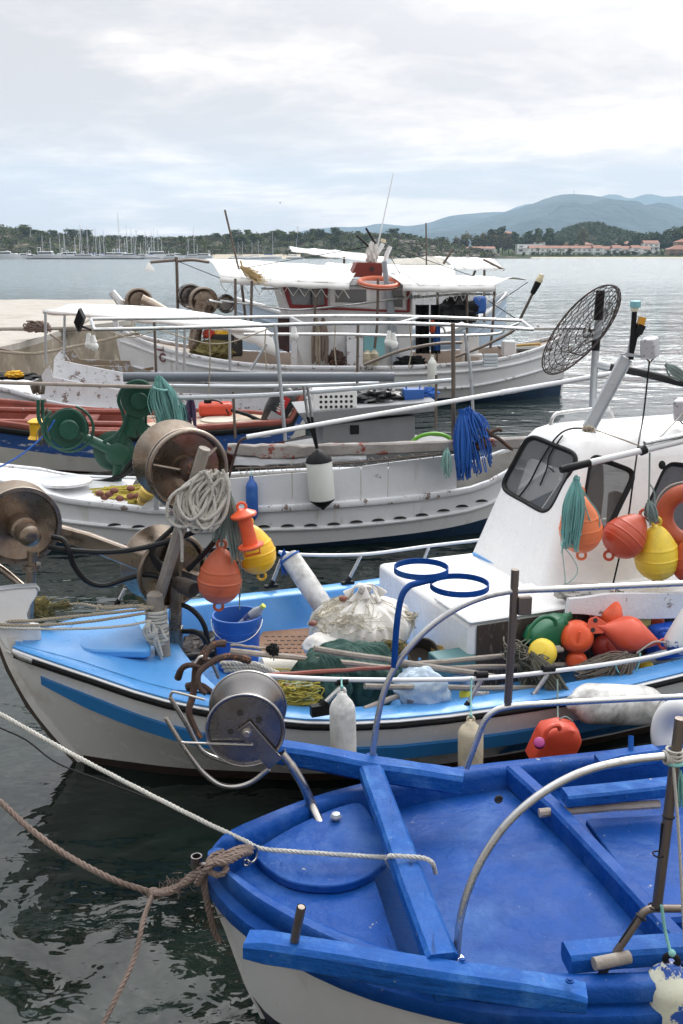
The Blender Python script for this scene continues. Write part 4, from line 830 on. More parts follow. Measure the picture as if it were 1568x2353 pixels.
m = MB(); m.lathe(Z(771, 1896, .63), (0, 0, 1), [(0, .018), (.006, .018), (.01, .009), (.028, .008), (.034, .02), (.045, .024), (.058, .018), (.063, .004)], 16); m.build('mooring_knob', GALV, TA)
# bow fittings
m = MB(); m.lathe(Z(452, 1992, .70), (0, 0, 1), [(0, .022), (.05, .022), (.05, .017), (.02, .017)], 18, caps=False); m.box(Z(476, 1987, .725), V((.03, 0, 0)), V((0, .008, 0)), V((0, 0, .008))); m.build('bow_socket', STEELD, TA)
m = MB(); m.ring(Z(578, 1962, .72), V((.75, -.6, .15)), .032, .0045, 22, 8); m.ring(Z(566, 1982, .70), V((.1, 1, 0)), .013, .005, 14, 8); m.build('bow_ring', STEEL, TA)
m = MB(); cap_tube(m, [A(.06, .03, .57), A(-.005, .05, .575), A(-.02, .05, .55), A(0, .05, .525), A(.07, .03, .52)], .006, 8); m.build('stem_ring', STEEL, TA)
# loose timber lying inside
m = MB(); m.beam([Z(1296, 1832, .665), Z(1400, 1822, .665), Z(1545, 1806, .665)], .095, .06); m.build('plank', BLUEW, label='blue painted plank lying along the far side of the blue boat', cat='plank', smooth=30)
rod('wooden_pole', Z(1240, 1868, .60), Z(1512, 1846, .60), .02, WOODP, 'bare grey driftwood pole under the blue plank in the blue boat', wob=.004)
# mooring ropes at the bow
m = MB(); m.rope([Y(x, y, yy) for x, y, yy in [(-60, 1610, 3.9), (0, 1640, 3.85), (180, 1740, 3.72), (350, 1828, 3.62), (480, 1893, 3.55), (560, 1930, 3.51)]] + [Z(x, y, zz) for x, y, zz in [(600, 1949, .725), (700, 1958, .715), (890, 1970, .70)]], .0095, pitch=.055); m.rope([Z(890, 1970, .70), Z(900, 1966, .815), Z(940, 1968, .815), Z(975, 1972, .81), Z(992, 1982, .80), Z(1000, 2006, .74)], .0095, pitch=.055)
m.rope([Z(897, 1950, .72), Z(888, 1972, .72), Z(903, 2000, .60)], .010, pitch=.055); m.build('mooring_rope', ROPEW, label='white mooring rope with blue flecks running over the blue boat bow to its crossbeam', cat='rope')
m = MB(); knot = Z(352, 2052, .50)
m.rope([Y(-60, 1805, 3.75), Y(0, 1842, 3.7), Y(70, 1905, 3.62), Y(150, 1962, 3.55), Y(250, 2016, 3.47), knot], .0125, pitch=.085)
m.rope([knot, Y(330, 2110, 3.22), Y(308, 2200, 3.1), Y(270, 2285, 2.98), Y(225, 2375, 2.87)], .010, pitch=.06)
for k in range(3): m.rope([knot + V((0, -.01 * k, .006 * k)), Z(395, 2040 + 4 * k, .60), Z(430, 2026 - 5 * k, .655), Z(462, 2000 - 3 * k, .71)], .012, pitch=.07)
for k in range(3): m.rope([Z(452 + 8 * k, 2030 - 8 * k, .70), Z(478 + 5 * k, 1990 - 3 * k, .80), Z(520, 1962 + 9 * k, .805), Z(556, 1948 + 7 * k, .79), Z(575, 1948 + 5 * k, .75)], .0135, pitch=.07)
m.rope([Z(505, 1962, .80), Z(520, 1995, .78), Z(500, 2010, .76), Z(478, 1996, .78), Z(486, 1968, .80), Z(515, 1955, .81)], .012, pitch=.07)
m.rope([Z(470, 2012, .72), A(-.03, .07, .66), A(-.015, .075, .55), A(.0, .07, .47), A(.02, .07, .43)], .013, pitch=.07)
rg = random.Random(4)
for k in range(90):
    p = knot.lerp(Z(470, 2000, .72), rg.random()) + V((rg.gauss(0, .012), rg.gauss(0, .012), rg.gauss(0, .012))); m.tube(spline([p, p + V((rg.gauss(0, .014), rg.gauss(0, .014), rg.gauss(-.006, .014))), p + V((rg.gauss(0, .025), rg.gauss(0, .02), rg.gauss(-.014, .02)))], 3), .0009, 3)
m.ball(knot, .026, 8, (1.2, 1, .9)); m.build('mooring_rope', ROPEB, label='thick hairy brown mooring rope knotted round the blue boat bow', cat='rope')
m = MB(); m.tube(spline([Y(-60, 1645, 4.2), Y(0, 1672, 4.15), Y(60, 1700, 4.1), Y(130, 1752, 4.0), Y(240, 1795, 3.8), Y(380, 1848, 3.64)], 6), .004, 6); m.build('thin_line', BLK, label='thin dark line hanging below the white mooring rope', cat='rope')
# things hung on the near rail at the right edge
fender('fender', nr(1513, 2170) - A.n * -.09, nr(1497, 2420) - A.n * -.09, .085, mat('flaking_blue_fender', (.60, .60, .48), .5, wear=(.02, .08, .34), wear_amt=.46, wear_scale=6, dirt=(.3, .29, .22), dirt_amt=.4), 'pale fender with flaking blue paint hung at the lower right corner', capm=BLK, rope=nr(1512, 2070) - A.n * -.02)
m = MB(); m.rope([nr(1538, 1735) - A.n * -.02, nr(1545, 1900) - A.n * -.04, nr(1553, 2100) - A.n * -.05, nr(1556, 2290) - A.n * -.07], .0055, pitch=.035); m.build('cord', ROPEF, label='flecked white cord hanging straight down beside the rail post', cat='cord')
m = MB()
for k in range(4): m.ring(nr(1528 + k * 6, 1740), (nr(1545, 1735) - nr(1440, 1747)), .02, .005, 16, 6)
for k in range(3): m.ring(nr(1549, 1722 + k * 9), (nr(1562, 1650) - nr(1546, 1780)), .025, .005, 16, 6)
m.build('lashing', ROPEF, label='flecked white lashing tying the curved rail to its post', cat='lashing')
m = MB(); m.ring(nr(1548, 1752), V((0, .2, 1)), .028, .007, 18, 6); hank(m, nr(1562, 1770), nr(1566, 1850), .03, 8, .003, 5); m.build('cord', TEAL, label='teal cord knotted on the top of the near rail post', cat='cord')
def fr(a, b_, n): return [a + (b_ - a) * i / n for i in range(n + 1)]
# ============================================================ BOAT: sky-blue and white boat with the white cabin
B = Frame(-1.95, 5.38, 21)
TB = thing('fishing_boat', 'white boat with sky blue deck, white wheelhouse and clutter of buoys', 'boat', B(2.5, 0, 0), 'moored fishing boats')
hbB = [(0, .02), (.1, .13), (.2, .225), (.4, .405), (.8, .735), (1.4, 1.02), (1.9, 1.13), (2.5, 1.17), (3.5, 1.2), (4.5, 1.12), (5.5, .85), (6.2, .4)]
zgB = [(0, .84), (.4, .76), (.8, .675), (1.4, .58), (1.9, .535), (2.5, .51), (3.5, .51), (4.5, .55), (6.2, .7)]
zsB = [(0, .70), (.1, .655), (.5, .52), (1.0, .40), (1.5, .325), (2.5, .265), (3.5, .265), (4.5, .31), (6.2, .42)]
HBb = lambda u: smooth_tab(hbB, u); ZGb = lambda u: smooth_tab(zgB, u); ZSb = lambda u: smooth_tab(zsB, u)
usB = [0, .03, .06, .1, .15, .2, .28, .36, .45, .55, .65, .8, .95, 1.1, 1.3, 1.5, 1.75, 2.0, 2.3, 2.7, 3.1, 3.5, 4, 4.5, 5, 5.5, 6.2]
bw = lambda u: lerp([(0, .5), (.9, .60), (1.35, .67), (1.6, .73), (2.5, .82), (6.2, .82)], u)
m = MB(); R_ = hull_rows(B, HBb, ZGb, usB, [(lambda u: ZGb(u) - .06, 1.0, 0), (lambda u: ZGb(u) * .6 + ZSb(u) * .4, .985, .01), (lambda u: ZSb(u), .955, .03), (lambda u: ZSb(u) * .62, (lambda u: .955 * .45 + bw(u) * .55), .13), (.06, bw, .34)])
for sgn in (0, 1): m.grid([[p[sgn] for p in r] for r in R_], flip=bool(sgn))
m.build('hull', HULLB, TB)
m = MB(); R_ = hull_rows(B, HBb, ZGb, usB, [(.06, bw, .36), (0.0, lambda u: bw(u) * .97, .38), (-.3, lambda u: bw(u) * .6, .5)])
for sgn in (0, 1): m.grid([[p[sgn] for p in r] for r in R_], flip=bool(sgn))
m.build('bottom_paint', mat('black_brown_antifouling', (.03, .018, .014), .6, var=.3), TB)
for sgn in (1, -1):
    def strip(dn0, dz0, dn1, dz1, name, mt, u0=0, k=4):
        mm = MB(); rows = []
        for i in range(k + 1):
            a = i / k * math.pi
            rows.append([B(u - .02, sgn * (HBb(u) + dn0 + (dn1 - dn0) * i / k + .014 * math.sin(a)), ZGb(u) + dz0 + (dz1 - dz0) * i / k) for u in usB if u >= .06])
        mm.grid(rows, flip=(sgn < 0)); return mm.build(name, mt, TB, smooth=60)
    strip(-.005, -.012, .008, -.032, 'white_moulding', WH)
    strip(.006, -.0325, .002, -.072, 'rubbing_strip', BLK)
    m = MB(); rows = []
    for dn, dz in ((-.16, -.12), (-.155, -.01), (-.14, .004), (-.02, .006), (.004, -.002), (.004, -.0115)): rows.append([B(u - .02 * (dn > 0), sgn * max(.003, HBb(u) + dn * min(1, u * 4)), ZGb(u) + dz) for u in usB if u >= .06])
    m.grid(rows, flip=(sgn < 0)); m.build('gunwale', SKYB, TB, smooth=50)
    m = MB(); rows = []
    us2 = [u for u in usB if .15 <= u <= 6]
    bz = lambda u: (lambda z: .955 + (1.0 - .955) * (z - ZSb(u)) / max(.05, ZGb(u) - ZSb(u)))(ZSb(u))
    for dz, dn in ((.05, -.01), (.045, .022), (-.04, .02), (-.055, -.03)):
        rows.append([B(u + .03 * math.exp(-u / .8), sgn * (HBb(u) * (.955 if dz > 0 else .94) + dn + .012 * (abs(dn) > .005)), ZSb(u) + dz * min(1, .5 + (u - .15) * 2)) for u in us2])
    m.grid(rows, flip=(sgn < 0)); m.build('blue_strake', MIDB, TB, smooth=35)
    m = MB(); rows = []
    us3 = [u for u in usB if 2.6 <= u]
    for fz in (0, .3, .65, 1): rows.append([B(u, sgn * (HBb(u) * (.955 + (bw(u) - .955) * (.75 * fz)) + .006), (ZSb(u) - .05) * (1 - fz) + .10 * fz) for u in us3])
    m.grid(rows, flip=(sgn < 0)); m.build('lower_blue_band', MIDB, TB)
m = MB(); so_ = spline([B(-.035, 0, .86), B(.016, 0, .66), B(.108, 0, .42), B(.228, 0, .2), B(.345, 0, .02), B(.44, 0, -.15)], 5); si_ = [p + B.u * (.13 + .03 * i / len(so_)) for i, p in enumerate(so_)]
for sg in (1, -1): m.grid([[p + B.n * sg * .02 for p in so_], [p + B.n * sg * .026 + B.u * .03 for p in so_], [q + B.n * sg * (.075 + .05 * i / len(si_)) * .62 for i, q in enumerate(si_)]], flip=sg < 0)
m.grid([[p + B.n * .02 for p in so_], [p - B.n * .02 for p in so_]], flip=True); m.build('stem', HULLB, TB, smooth=40)
m = MB(); m.beam([B(-.042, 0, .86), B(.008, 0, .655), B(.10, 0, .41), B(.22, 0, .19), B(.335, 0, .02), B(.43, 0, -.15)], .03, .02, up=(1, 0, 0)); m.build('stem_band', RAILD, TB)
pg = [B.N(x, y, .03) for x, y in [(-40, 1362), (-10, 1356), (40, 1350), (80, 1348), (87, 1356), (84, 1370), (70, 1390), (62, 1410), (63, 1425), (72, 1436), (92, 1438), (96, 1470), (60, 1480), (34, 1486), (22, 1500), (8, 1484), (-14, 1440)]]
m = MB(); m.prism(pg, B.n * -.06); m.build('stem_head', GEL, TB, bevel=.008)
m = MB(); m.beam([B.N(x, y, 0) + V((0, 0, .006)) for x, y in [(-40, 1361), (-10, 1355), (40, 1349), (82, 1347), (90, 1356)]], .07, .008); m.build('stem_cap', GALV, TB)
m = MB(); m.tube([B(.045, .085, .795), B(.09, .125, .775), B(.15, .185, .763)], [.02, .027, .024], 12); m.build('rubbing_strip_cap', RAIL, TB)
# foredeck, hatch, cockpit
m = MB(); rows = []
for u in [.06, .10, .15, .25, .4, .55, .7, .85, 1.0]:
    rows.append([B(u + (.10 * k * k if u > .9 else 0), (HBb(u) - .1 * min(1, u * 3)) * k, ZGb(u) + .007 + .035 * (1 - k * k) * min(1, u * 2)) for k in [i / 5 - 1 for i in range(11)]])
m.grid(rows, flip=True)
m.grid([[V(p) for p in rows[-1]], [V(p) - V((0, 0, .09)) for p in rows[-1]]], flip=True); m.build('foredeck', SKYB, TB, smooth=40)
pg = [Z(x, y, .79) for x, y in [(158, 1446), (168, 1464), (180, 1482), (192, 1490), (215, 1493), (335, 1494), (345, 1490), (345, 1478), (318, 1430), (300, 1410), (285, 1405), (190, 1416), (168, 1425)]]
m = MB(); m.prism(pg, (0, 0, -.05)); m.build('hatch', SKYB, TB, bevel=.012)
m = MB()
uc = [1.02, 1.3, 1.6, 2, 2.4, 2.8, 3.4, 4, 4.6, 5.2, 5.8]
for sgn in (1, -1): m.grid([[B(u, sgn * (HBb(u) - dn), z(u)) for u in uc] for dn, z in ((.15, lambda u: ZGb(u) - .005), (.17, lambda u: ZGb(u) - .06), (.25, lambda u: .30))], flip=(sgn > 0))
m.grid([[B(u, (HBb(u) - .25) * k, .30) for k in (-1, -.5, 0, .5, 1)] for u in uc], flip=True)
m.grid([[B(1.03 + .1 * k * k, (HBb(1.03) - .12) * k, z) for k in (-1, -.5, 0, .5, 1)] for z in (.62, .30)]); m.build('cockpit', SKYB, TB, smooth=40)
# engine box
m = MB(); c = [B(2.72, -.88, 0), B(2.76, .52, 0), B(3.56, .50, 0), B(3.56, -.88, 0)]
m.prism([p + V((0, 0, .1)) for p in c], (0, 0, .64)); m.build('engine_box', GEL, TB, bevel=.035)
m = MB(); m.prism([B(2.74, .02, .742), B(2.745, .535, .742), B(4.6, .52, .742), B(4.6, .0, .742)], (0, 0, .03)); m.build('side_deck', GEL, TB, bevel=.02)
m = MB(); m.prism([B(2.80, .528, .12), B(4.6, .505, .12), B(4.6, .505, .73), B(2.80, .528, .73)], B.n * .006); m.build('open_locker', mat('brown_net_locker', (.05, .035, .028), .9, wear=(.16, .13, .10), wear_amt=.4, wear_scale=26, stretch=(1, 1, .25), var=.4, bump=1, bump_scale=60), TB)
m = MB(); m.beam([B(3.49, -.80, .752), B(3.515, -.28, .752), B(3.54, .20, .752)], .02, .02); m.build('blue_trim', SKYB, TB)
# wheelhouse
def wh_sec(z):
    t = (z - .72) / 1.0
    uf = 3.50 + .37 * t; nf = -.87 + .13 * t; nn_ = .20 - .20 * t; return uf, nf, nn_
def rrect(u0, u1, n0, n1, r, z, k=6, zt=0):
    pts = []
    for (cu, cn, a0) in ((u0 + r, n1 - r, 90), (u0 + r, n0 + r, 180), (u1 - r, n0 + r, 270), (u1 - r, n1 - r, 0)):
        for i in range(k + 1):
            a = math.radians(a0 + 90 * i / k); pts.append(B(cu + r * math.cos(a), cn + r * math.sin(a), z))
    return pts
m = MB(); rows = []
for z, ins, r in ((.70, 0, .08), (.9, 0, .08), (1.2, 0, .08), (1.45, 0, .08), (1.60, 0, .08), (1.66, .012, .11), (1.71, .05, .11), (1.74, .11, .12), (1.765, .22, .12), (1.785, .36, .06), (1.79, .41, .01)):
    uf, nf, nn_ = wh_sec(min(z, 1.66)); rows.append(rrect(uf + ins * .9, 5.3 - ins * .5, nf + ins * .85, nn_ - ins * .85, min(r, (nn_ - nf) / 2 - ins * .85 - .005) if ins else r, z))
m.grid(rows, close_u=True); o = len(m.v) - len(rows[-1]); m.f.append(tuple(range(o, len(m.v)))); m.m.append(0)
WHO = m.build('wheelhouse', GEL, TB, smooth=0)
def on_front(px, py, off=0.0):
    o = B(3.50, 0, .72); d1 = V((0, 0, 1)) + B.u * .37; nrm = d1.cross(B.n).normalized()
    if nrm.dot(B.u) > 0: nrm = -nrm
    return plane(px, py, o + nrm * off, nrm), nrm
def on_side(px, py, off=0.0):
    o = B(3.5, .20, .72); d1 = V((0, 0, 1)) - B.n * .20; nrm = d1.cross(B.u).normalized()
    if nrm.dot(B.n) < 0: nrm = -nrm
    return plane(px, py, o + nrm * off, nrm), nrm
def rounded(c, r=.16):
    out = []; n = len(c)
    for i in range(n):
        p, a, b_ = V((*c[i], 0)), V((*c[i - 1], 0)), V((*c[(i + 1) % n], 0))
        for q in (p.lerp(a, r), p.lerp(a, r * .3).lerp(b_, r * .3), p.lerp(b_, r)): out.append((q.x, q.y))
        m_ = p.lerp(b_, .5); out.append((m_.x, m_.y))
    return out
SEE = mat('tinted_see_through_glass', (.13, .135, .14), .05, spec=.5, alpha=.42, rvar=0)
WINS = [(rounded([(1217, 1000), (1332, 1047), (1262, 1184), (1152, 1122)], .17), on_front, .1, GLASSL), (rounded([(1356, 1045), (1458, 1085), (1392, 1222), (1334, 1170)], .17), on_side, 1.4, GLASS), (rounded([(1528, 1062), (1640, 1080), (1600, 1235), (1470, 1190)], .17), on_side, 1.4, GLASS)]
md = WHO.modifiers.new('shell', 'SOLIDIFY'); md.thickness = .018; md.offset = -1; cut = []
for pxs, fn_, dp, gl in WINS:
    nrm = fn_(*pxs[0])[1]; cm = MB(); cm.prism([p + nrm * .06 for p in spline([fn_(x, y, .0)[0] for x, y in pxs], 4, True)], -nrm * (dp + .06)); co = cm.build('cutter', GEL, smooth=0); cut.append(co)
    md = WHO.modifiers.new('opening', 'BOOLEAN'); md.operation = 'DIFFERENCE'; md.object = co; md.solver = 'EXACT'
bpy.context.view_layer.update(); dg = bpy.context.evaluated_depsgraph_get(); me = bpy.data.meshes.new_from_object(WHO.evaluated_get(dg)); WHO.modifiers.clear(); WHO.data = me
me.polygons.foreach_set('use_smooth', [True] * len(me.polygons)); me.set_sharp_from_angle(angle=math.radians(50))
for co in cut: bpy.data.objects.remove(co)
for pxs, fn_, dp, gl in WINS:
    pts = spline([fn_(x, y, -.004)[0] for x, y in pxs], 4, True); nrm = fn_(*pxs[0])[1]; m = MB(); m.prism(pts, nrm * .004); w_ = m.build('window', SEE, TB, smooth=0)
    m = MB(); m.tube([p + nrm * .008 for p in pts], .021, 8, closed=True, flat=.8); m.build('rubber_frame', BLK, w_)
m = MB(); m.prism([B(3.62, -.7, .9), B(3.95, -.7, .9), B(3.95, .05, .9), B(3.62, .05, .9)], (0, 0, .16)); m.prism([B(3.52, -.8, .72), B(5.2, -.8, .72), B(5.2, .12, .72), B(3.52, .12, .72)], (0, 0, .02)); m.build('dashboard', GREY, TB, bevel=.01)
m = MB(); m.box(B(3.76, -.26, 1.115), B.u * .06, B.n * .17, V((0, 0, .05))); m.build('ribbed_box', mat('beige_ribbed_plastic', (.50, .45, .38), .6, stretch=(1, 1, 8), var=.15, bump=.8), label='beige ribbed box lying on the dashboard behind the windscreen', cat='box', bevel=.012)
m = MB(); rows = []
for z, w2, d2 in ((1.02, .02, .02), (1.06, .14, .07), (1.3, .15, .08), (1.46, .13, .07), (1.56, .05, .045), (1.62, .01, .01)): rows.append([B(4.25 + d2 * math.cos(a), -.42 + w2 * math.sin(a) * (1 + .1 * math.sin(5 * a)), z) for a in fr(0, 2 * math.pi, 24)[:-1]])
m.grid(rows, close_u=True); m.build('jacket', mat('dark_grey_cloth', (.035, .037, .04), .85, bump=.6, var=.2), label='dark jacket hanging inside the wheelhouse seen through the windscreen', cat='jacket'); m = MB(); cap_tube(m, [B(4.25, -.42, 1.60), B(4.25, -.42, 1.68), B(4.27, -.40, 1.70), B(4.27, -.40, 1.785)], .004, 6); m.build('ceiling_hook', RAIL, TB)
m = MB(); m.tube([B(4.05, -.35, .74), B(4.0, -.35, 1.08)], .03, 8); m.ring(B(3.97, -.35, 1.12), B.u * -1 + V((0, 0, .5)), .14, .012, 26, 7); m.build('steering_wheel', BLK, TB)
m = MB(); m.box(B(4.55, -.35, .98), B.u * .05, B.n * .2, V((0, 0, .24))); m.build('seat_back', DARK, TB, bevel=.03)
m = MB(); p, nm = on_front(1179, 1209, .002); m.lathe(p, nm, [(0, .030), (.007, .030), (.012, .026), (.013, .010), (.015, .008)], 24); m.build('cable_gland', mat('off_white_plastic', (.62, .61, .55), .5, var=.08), TB)
m = MB(); p, nm = on_side(1517, 1068, .002); m.lathe(p, nm, [(0, .034), (.014, .034), (.02, .025)], 24); m.build('round_vent', BLK, TB)
m = MB(); p1 = on_front(1170, 1245, .002)[0]; q = [on_front(x, y, .0025)[0] for x, y in [(1166, 1246), (1184, 1252), (1180, 1290), (1164, 1284)]]; m.add(q, [(0, 1, 2, 3)]); m.build('worn_sticker', mat('torn_red_sticker', (.72, .70, .67), .6, wear=(.55, .20, .09), wear_amt=.62, wear_scale=30), TB)
m = MB(); cap_tube(m, [B(3.98, -.58, 1.76), B(4.0, -.58, 1.82), B(4.06, -.59, 1.845), B(4.3, -.60, 1.855), B(4.5, -.61, 1.85), B(4.56, -.61, 1.77)], .014, 10); m.build('roof_rail', RAIL, TB)
ms0, ms1 = Z(1350, 985, 1.78), None
yy = ms0.y; ms1 = Y(1437, 822, yy + .12)
m = MB(); d_ = (ms1 - ms0); sdv = d_.cross(V((0, 1, 0))).normalized()
for off, w_ in ((0, .035),): m.box(ms0.lerp(ms1, .5), d_ / 2, sdv * .042, V((0, .004, 0))); m.box(ms0.lerp(ms1, .5) + sdv * .042 + V((0, -.012, 0)), d_ / 2, sdv * .004, V((0, .02, 0))); m.box(ms0.lerp(ms1, .5) - sdv * .042 + V((0, -.012, 0)), d_ / 2, sdv * .004, V((0, .02, 0)))
m.box(ms0 + V((0, 0, -.01)), V((.06, 0, 0)), V((0, .05, 0)), V((0, 0, .006))); m.build('leaning_mast', GALV, TB, smooth=0)
yl = yy + .12; lp = lambda x, y, d=0: Y(x, y, yl + d)
m = MB(); cap_tube(m, [lp(1449, 826), lp(1453, 770), lp(1457, 716)], .019, 10); m.build('lamp_post', BLK, TB); m = MB(); m.lathe(lp(1457, 716), (0, 0, 1), [(0, .022), (.005, .028), (.075, .027)], 14); m.build('lamp_glass', mat('frosted_lens', (.62, .62, .5), .3), TB)
m = MB(); m.lathe(lp(1459, 702), (0, 0, 1), [(-.012, .036), (.0, .038), (.03, .038), (.034, .03)], 16); m.build('lamp_cap', CYAN, TB)
m = MB(); m.tube([lp(1452, 808), lp(1459, 775), lp(1464, 765)], [.015, .018, .03], 8); m.tube([lp(1464, 766), lp(1473, 746)], [.034, .036], 8); m.build('lamp_holder', BLK, TB); m = MB(); m.tube([lp(1470, 748), lp(1475, 728)], .032, 4); m.build('amber_lens', mat('amber_lens', (.62, .30, .02), .3), TB)
m = MB(); m.prism([lp(x, y) for x, y in [(1438, 822), (1446, 780), (1452, 778), (1452, 826)]], V((0, .006, 0))); m.prism([lp(x, y, -.05) for x, y in [(1420, 815), (1440, 810), (1480, 818), (1470, 822)]], V((0, .005, 0))); m.build('mast_plate', PVCL, TB)
def floodlight(px, py, label, s=1.0):
    c = lp(px, py, -.02); t = thing('floodlight', label, 'floodlight', c, 'spotted grey floodlights above the wheelhouse'); m = MB()
    ax_ = V((1, -.55, .1)).normalized(); up = (V((-.12, 0, 1)) - ax_ * V((-.12, 0, 1)).dot(ax_)).normalized(); sd_ = ax_.cross(up)
    m.box(c, ax_ * .055 * s, up * .075 * s, sd_ * .085 * s); m.build('housing', mat('speckled_grey_paint', (.50, .50, .53), .5, wear=(.12, .12, .14), wear_amt=.36, wear_scale=45, metal=.4), t, bevel=.014)
    m = MB(); m.box(c - sd_ * .09 * s, ax_ * .045 * s, up * .06 * s, sd_ * .003); m.build('lens', mat('lamp_lens_grey', (.40, .41, .42), .15, wear=(.12, .12, .13), wear_amt=.3, wear_scale=30), t, bevel=.002)
    m = MB(); m.beam([c - up * .075 * s - ax_ * .03, c - up * .11 * s, c - up * .075 * s + ax_ * .03], .02, .01); m.build('bracket', RUST, t)
floodlight(1492, 799, 'grey spotted floodlight hanging beside the amber mast lamp', .95); floodlight(1568, 940, 'grey spotted floodlight cut by the right edge over the wheelhouse roof')
# pole with wire basket behind the wheelhouse
yb = 8.2; bp_ = lambda x, y, d=0: Y(x, y, yb + d)
m = MB(); cap_tube(m, [bp_(1360, 965), bp_(1364, 860), bp_(1369, 790), bp_(1376, 720), bp_(1379, 672)], .03, 12); m.build('basket_pole', GALV, TB)
m = MB(); m.tube([bp_(1373, 735), bp_(1379, 668)], .036, 12); m.build('pole_grip', BLK, TB); m = MB(); m.tube([bp_(1367, 805), bp_(1369, 780)], .034, 12); m.build('pole_grip', BLK, TB)
m = MB(); cap_tube(m, [bp_(1368, 838), bp_(1400, 843), bp_(1480, 858), bp_(1570, 880), bp_(1700, 905)], .032, 12); m.build('boom', HOSE, TB); m = MB(); m.tube([bp_(1366, 836), bp_(1398, 843)], .036, 12); m.build('boom_joint', GALV, TB)
t = thing('wire_basket', 'big rusty openwork wire basket hung on the pole behind the wheelhouse', 'basket', bp_(1346, 853, -.1)); bc = bp_(1346, 752, -.1); mj = (bp_(1424, 655, -.1) - bp_(1268, 849, -.1)) / 2; mn = mj.cross(V((0, 1, 0))).normalized() * sz(48, bc); dep = V((.55, .8, .1)).normalized() * sz(110, bc)
m = MB(); rg = random.Random(9)
def ell(a, r=1, tz=0): return bc + mj * math.cos(a) * r + (mn * math.sin(a)) * r + dep * tz
m.tube([ell(2 * math.pi * i / 40, 1, -.35) for i in range(40)], .006, 5, closed=True)
m.build('rim', BASKET, t); m = MB()
for k in range(30):
    a = 2 * math.pi * k / 30
    for sg in (1, -1):
        pts = []
        for i in range(9):
            s = i / 8; th = s * 1.5; aa = a + sg * s * 1.15 + rg.uniform(-.04, .04)
            pts.append(bc + (mj * math.cos(aa) + mn * math.sin(aa)) * math.cos(th * .95) * 1.0 + dep * (math.sin(th) * .9 - .35))
        m.tube(spline(pts, 2), .0023, 4)
for k in range(7):
    th = (k + .5) / 7 * 1.4; m.tube([bc + (mj * math.cos(2 * math.pi * i / 36) + mn * math.sin(2 * math.pi * i / 36)) * math.cos(th * .95) + dep * (math.sin(th) * .9 - .35) for i in range(36)], .0032, 4, closed=True)
for k in range(16):
    a, b_ = rg.random() * 6.28, rg.random() * 6.28; m.tube([ell(a, 1, -.3), ell((a + b_) / 2, .5, -.34), ell(b_, 1, -.3)], .0022, 4)
m.build('mesh_wires', BASKET, t)
# ---- haulers of this boat
ya = 5.75; ap = lambda x, y, d=0: Y(x, y, ya + d)
m = MB(); m.beam([ap(402, 1450), ap(404, 1370), ap(405, 1290), ap(418, 1180), ap(430, 1085)], .075, .075, up=(1, 0, 0)); m.beam([ap(402, 1650), ap(402, 1440)], .09, .09, up=(1, 0, 0)); HB_ = m.build('net_hauler', STEELB, TB)
m = MB(); m.beam([ap(110, 1218, -.05), ap(200, 1242, -.03), ap(330, 1292), ap(490, 1352)], .05, [.10, .10, .11, .12]); m.build('arm', STEELB, HB_, smooth=30)
def sheave(cpx, R_px, d, ax_, w_, name='drum', mt=STEELB, rim=True):
    c = ap(*cpx, d); ax_ = V(ax_).normalized(); r = sz(R_px, c); m = MB()
    m.lathe(c, ax_, [(-w_ / 2 - .012, r * .93), (-w_ / 2 - .012, r), (-w_ / 2, r * 1.01), (-w_ / 2 + .01, r * .96), (-w_ * .25, r * .75), (0, r * .62), (w_ * .25, r * .78), (w_ / 2 - .01, r * .96), (w_ / 2, r * 1.01), (w_ / 2 + .012, r), (w_ / 2 + .012, r * .90), (w_ / 2 - .005, r * .86), (w_ / 2 - .035, r * .3), (w_ / 2 - .02, r * .28), (w_ / 2 - .02, .01)], 52); return m.build(name, mt, HB_, smooth=40), c, ax_, r
d1, c1, a1, r1 = sheave((410, 1065), 93, 0, (.46, -.85, -.05), .24)
f = c1 + a1 * .165; m = MB(); m.ring(f, a1, r1 * .96, .016, 44, 10)
e1, e2 = a1.cross(V((0, 0, 1))).normalized(), V((0, 0, 1))
for a in (.25, 2.55, 4.7): m.tube([f + (e1 * math.cos(a) + e2 * math.sin(a)) * r1 * .95, f + a1 * .03 + (e1 * math.cos(a) + e2 * math.sin(a)) * r1 * .05], .009, 8)
m.build('guard_ring', STEELB, HB_)
m = MB(); m.lathe(f + a1 * .0, a1, [(-.12, .05), (.05, .055), (.05, .065), (.09, .066), (.10, .05), (.105, .03), (.095, .016), (.095, .002)], 20); m.build('motor', RUST, HB_)
d2, c2, a2, r2 = sheave((375, 1300), 88, .08, (.62, -.75, -.05), .2)
m = MB(); m.ring(c2 + a2 * .11, a2, r2 * .96, .015, 40, 10); m.build('guard_ring', STEELB, HB_)
d3, c3, a3, r3 = sheave((40, 1200), 92, -.12, (.5, -.83, -.05), .16)
m = MB(); m.lathe(c3 + a3 * .04, a3, [(0, .075), (.12, .075), (.125, .06), (.14, .056), (.17, .060), (.25, .062), (.26, .05), (.262, .02)], 22); m.build('motor', STEELB, HB_)
m = MB(); q = ap(70, 1300, -.15); m.tube([ap(75, 1265, -.15), ap(65, 1420, -.15)], .03, 12); m.lathe(ap(72, 1296, -.15), (0, 0, -1), [(0, .055), (.014, .055), (.015, .05), (.019, .05), (.02, .055), (.034, .055)], 20); cap_tube(m, [ap(-60, 1270, -.1), ap(0, 1305, -.1), ap(55, 1350, -.13)], .022, 10); m.build('column', STEELB, HB_)
m = MB(); m.lathe(ap(405, 1338, -.12), (.75, -.6, -.1), [(0, .04), (.05, .042), (.05, .05), (.14, .052), (.15, .045), (.152, .02)], 18); m.build('motor', DKWOOD, HB_)
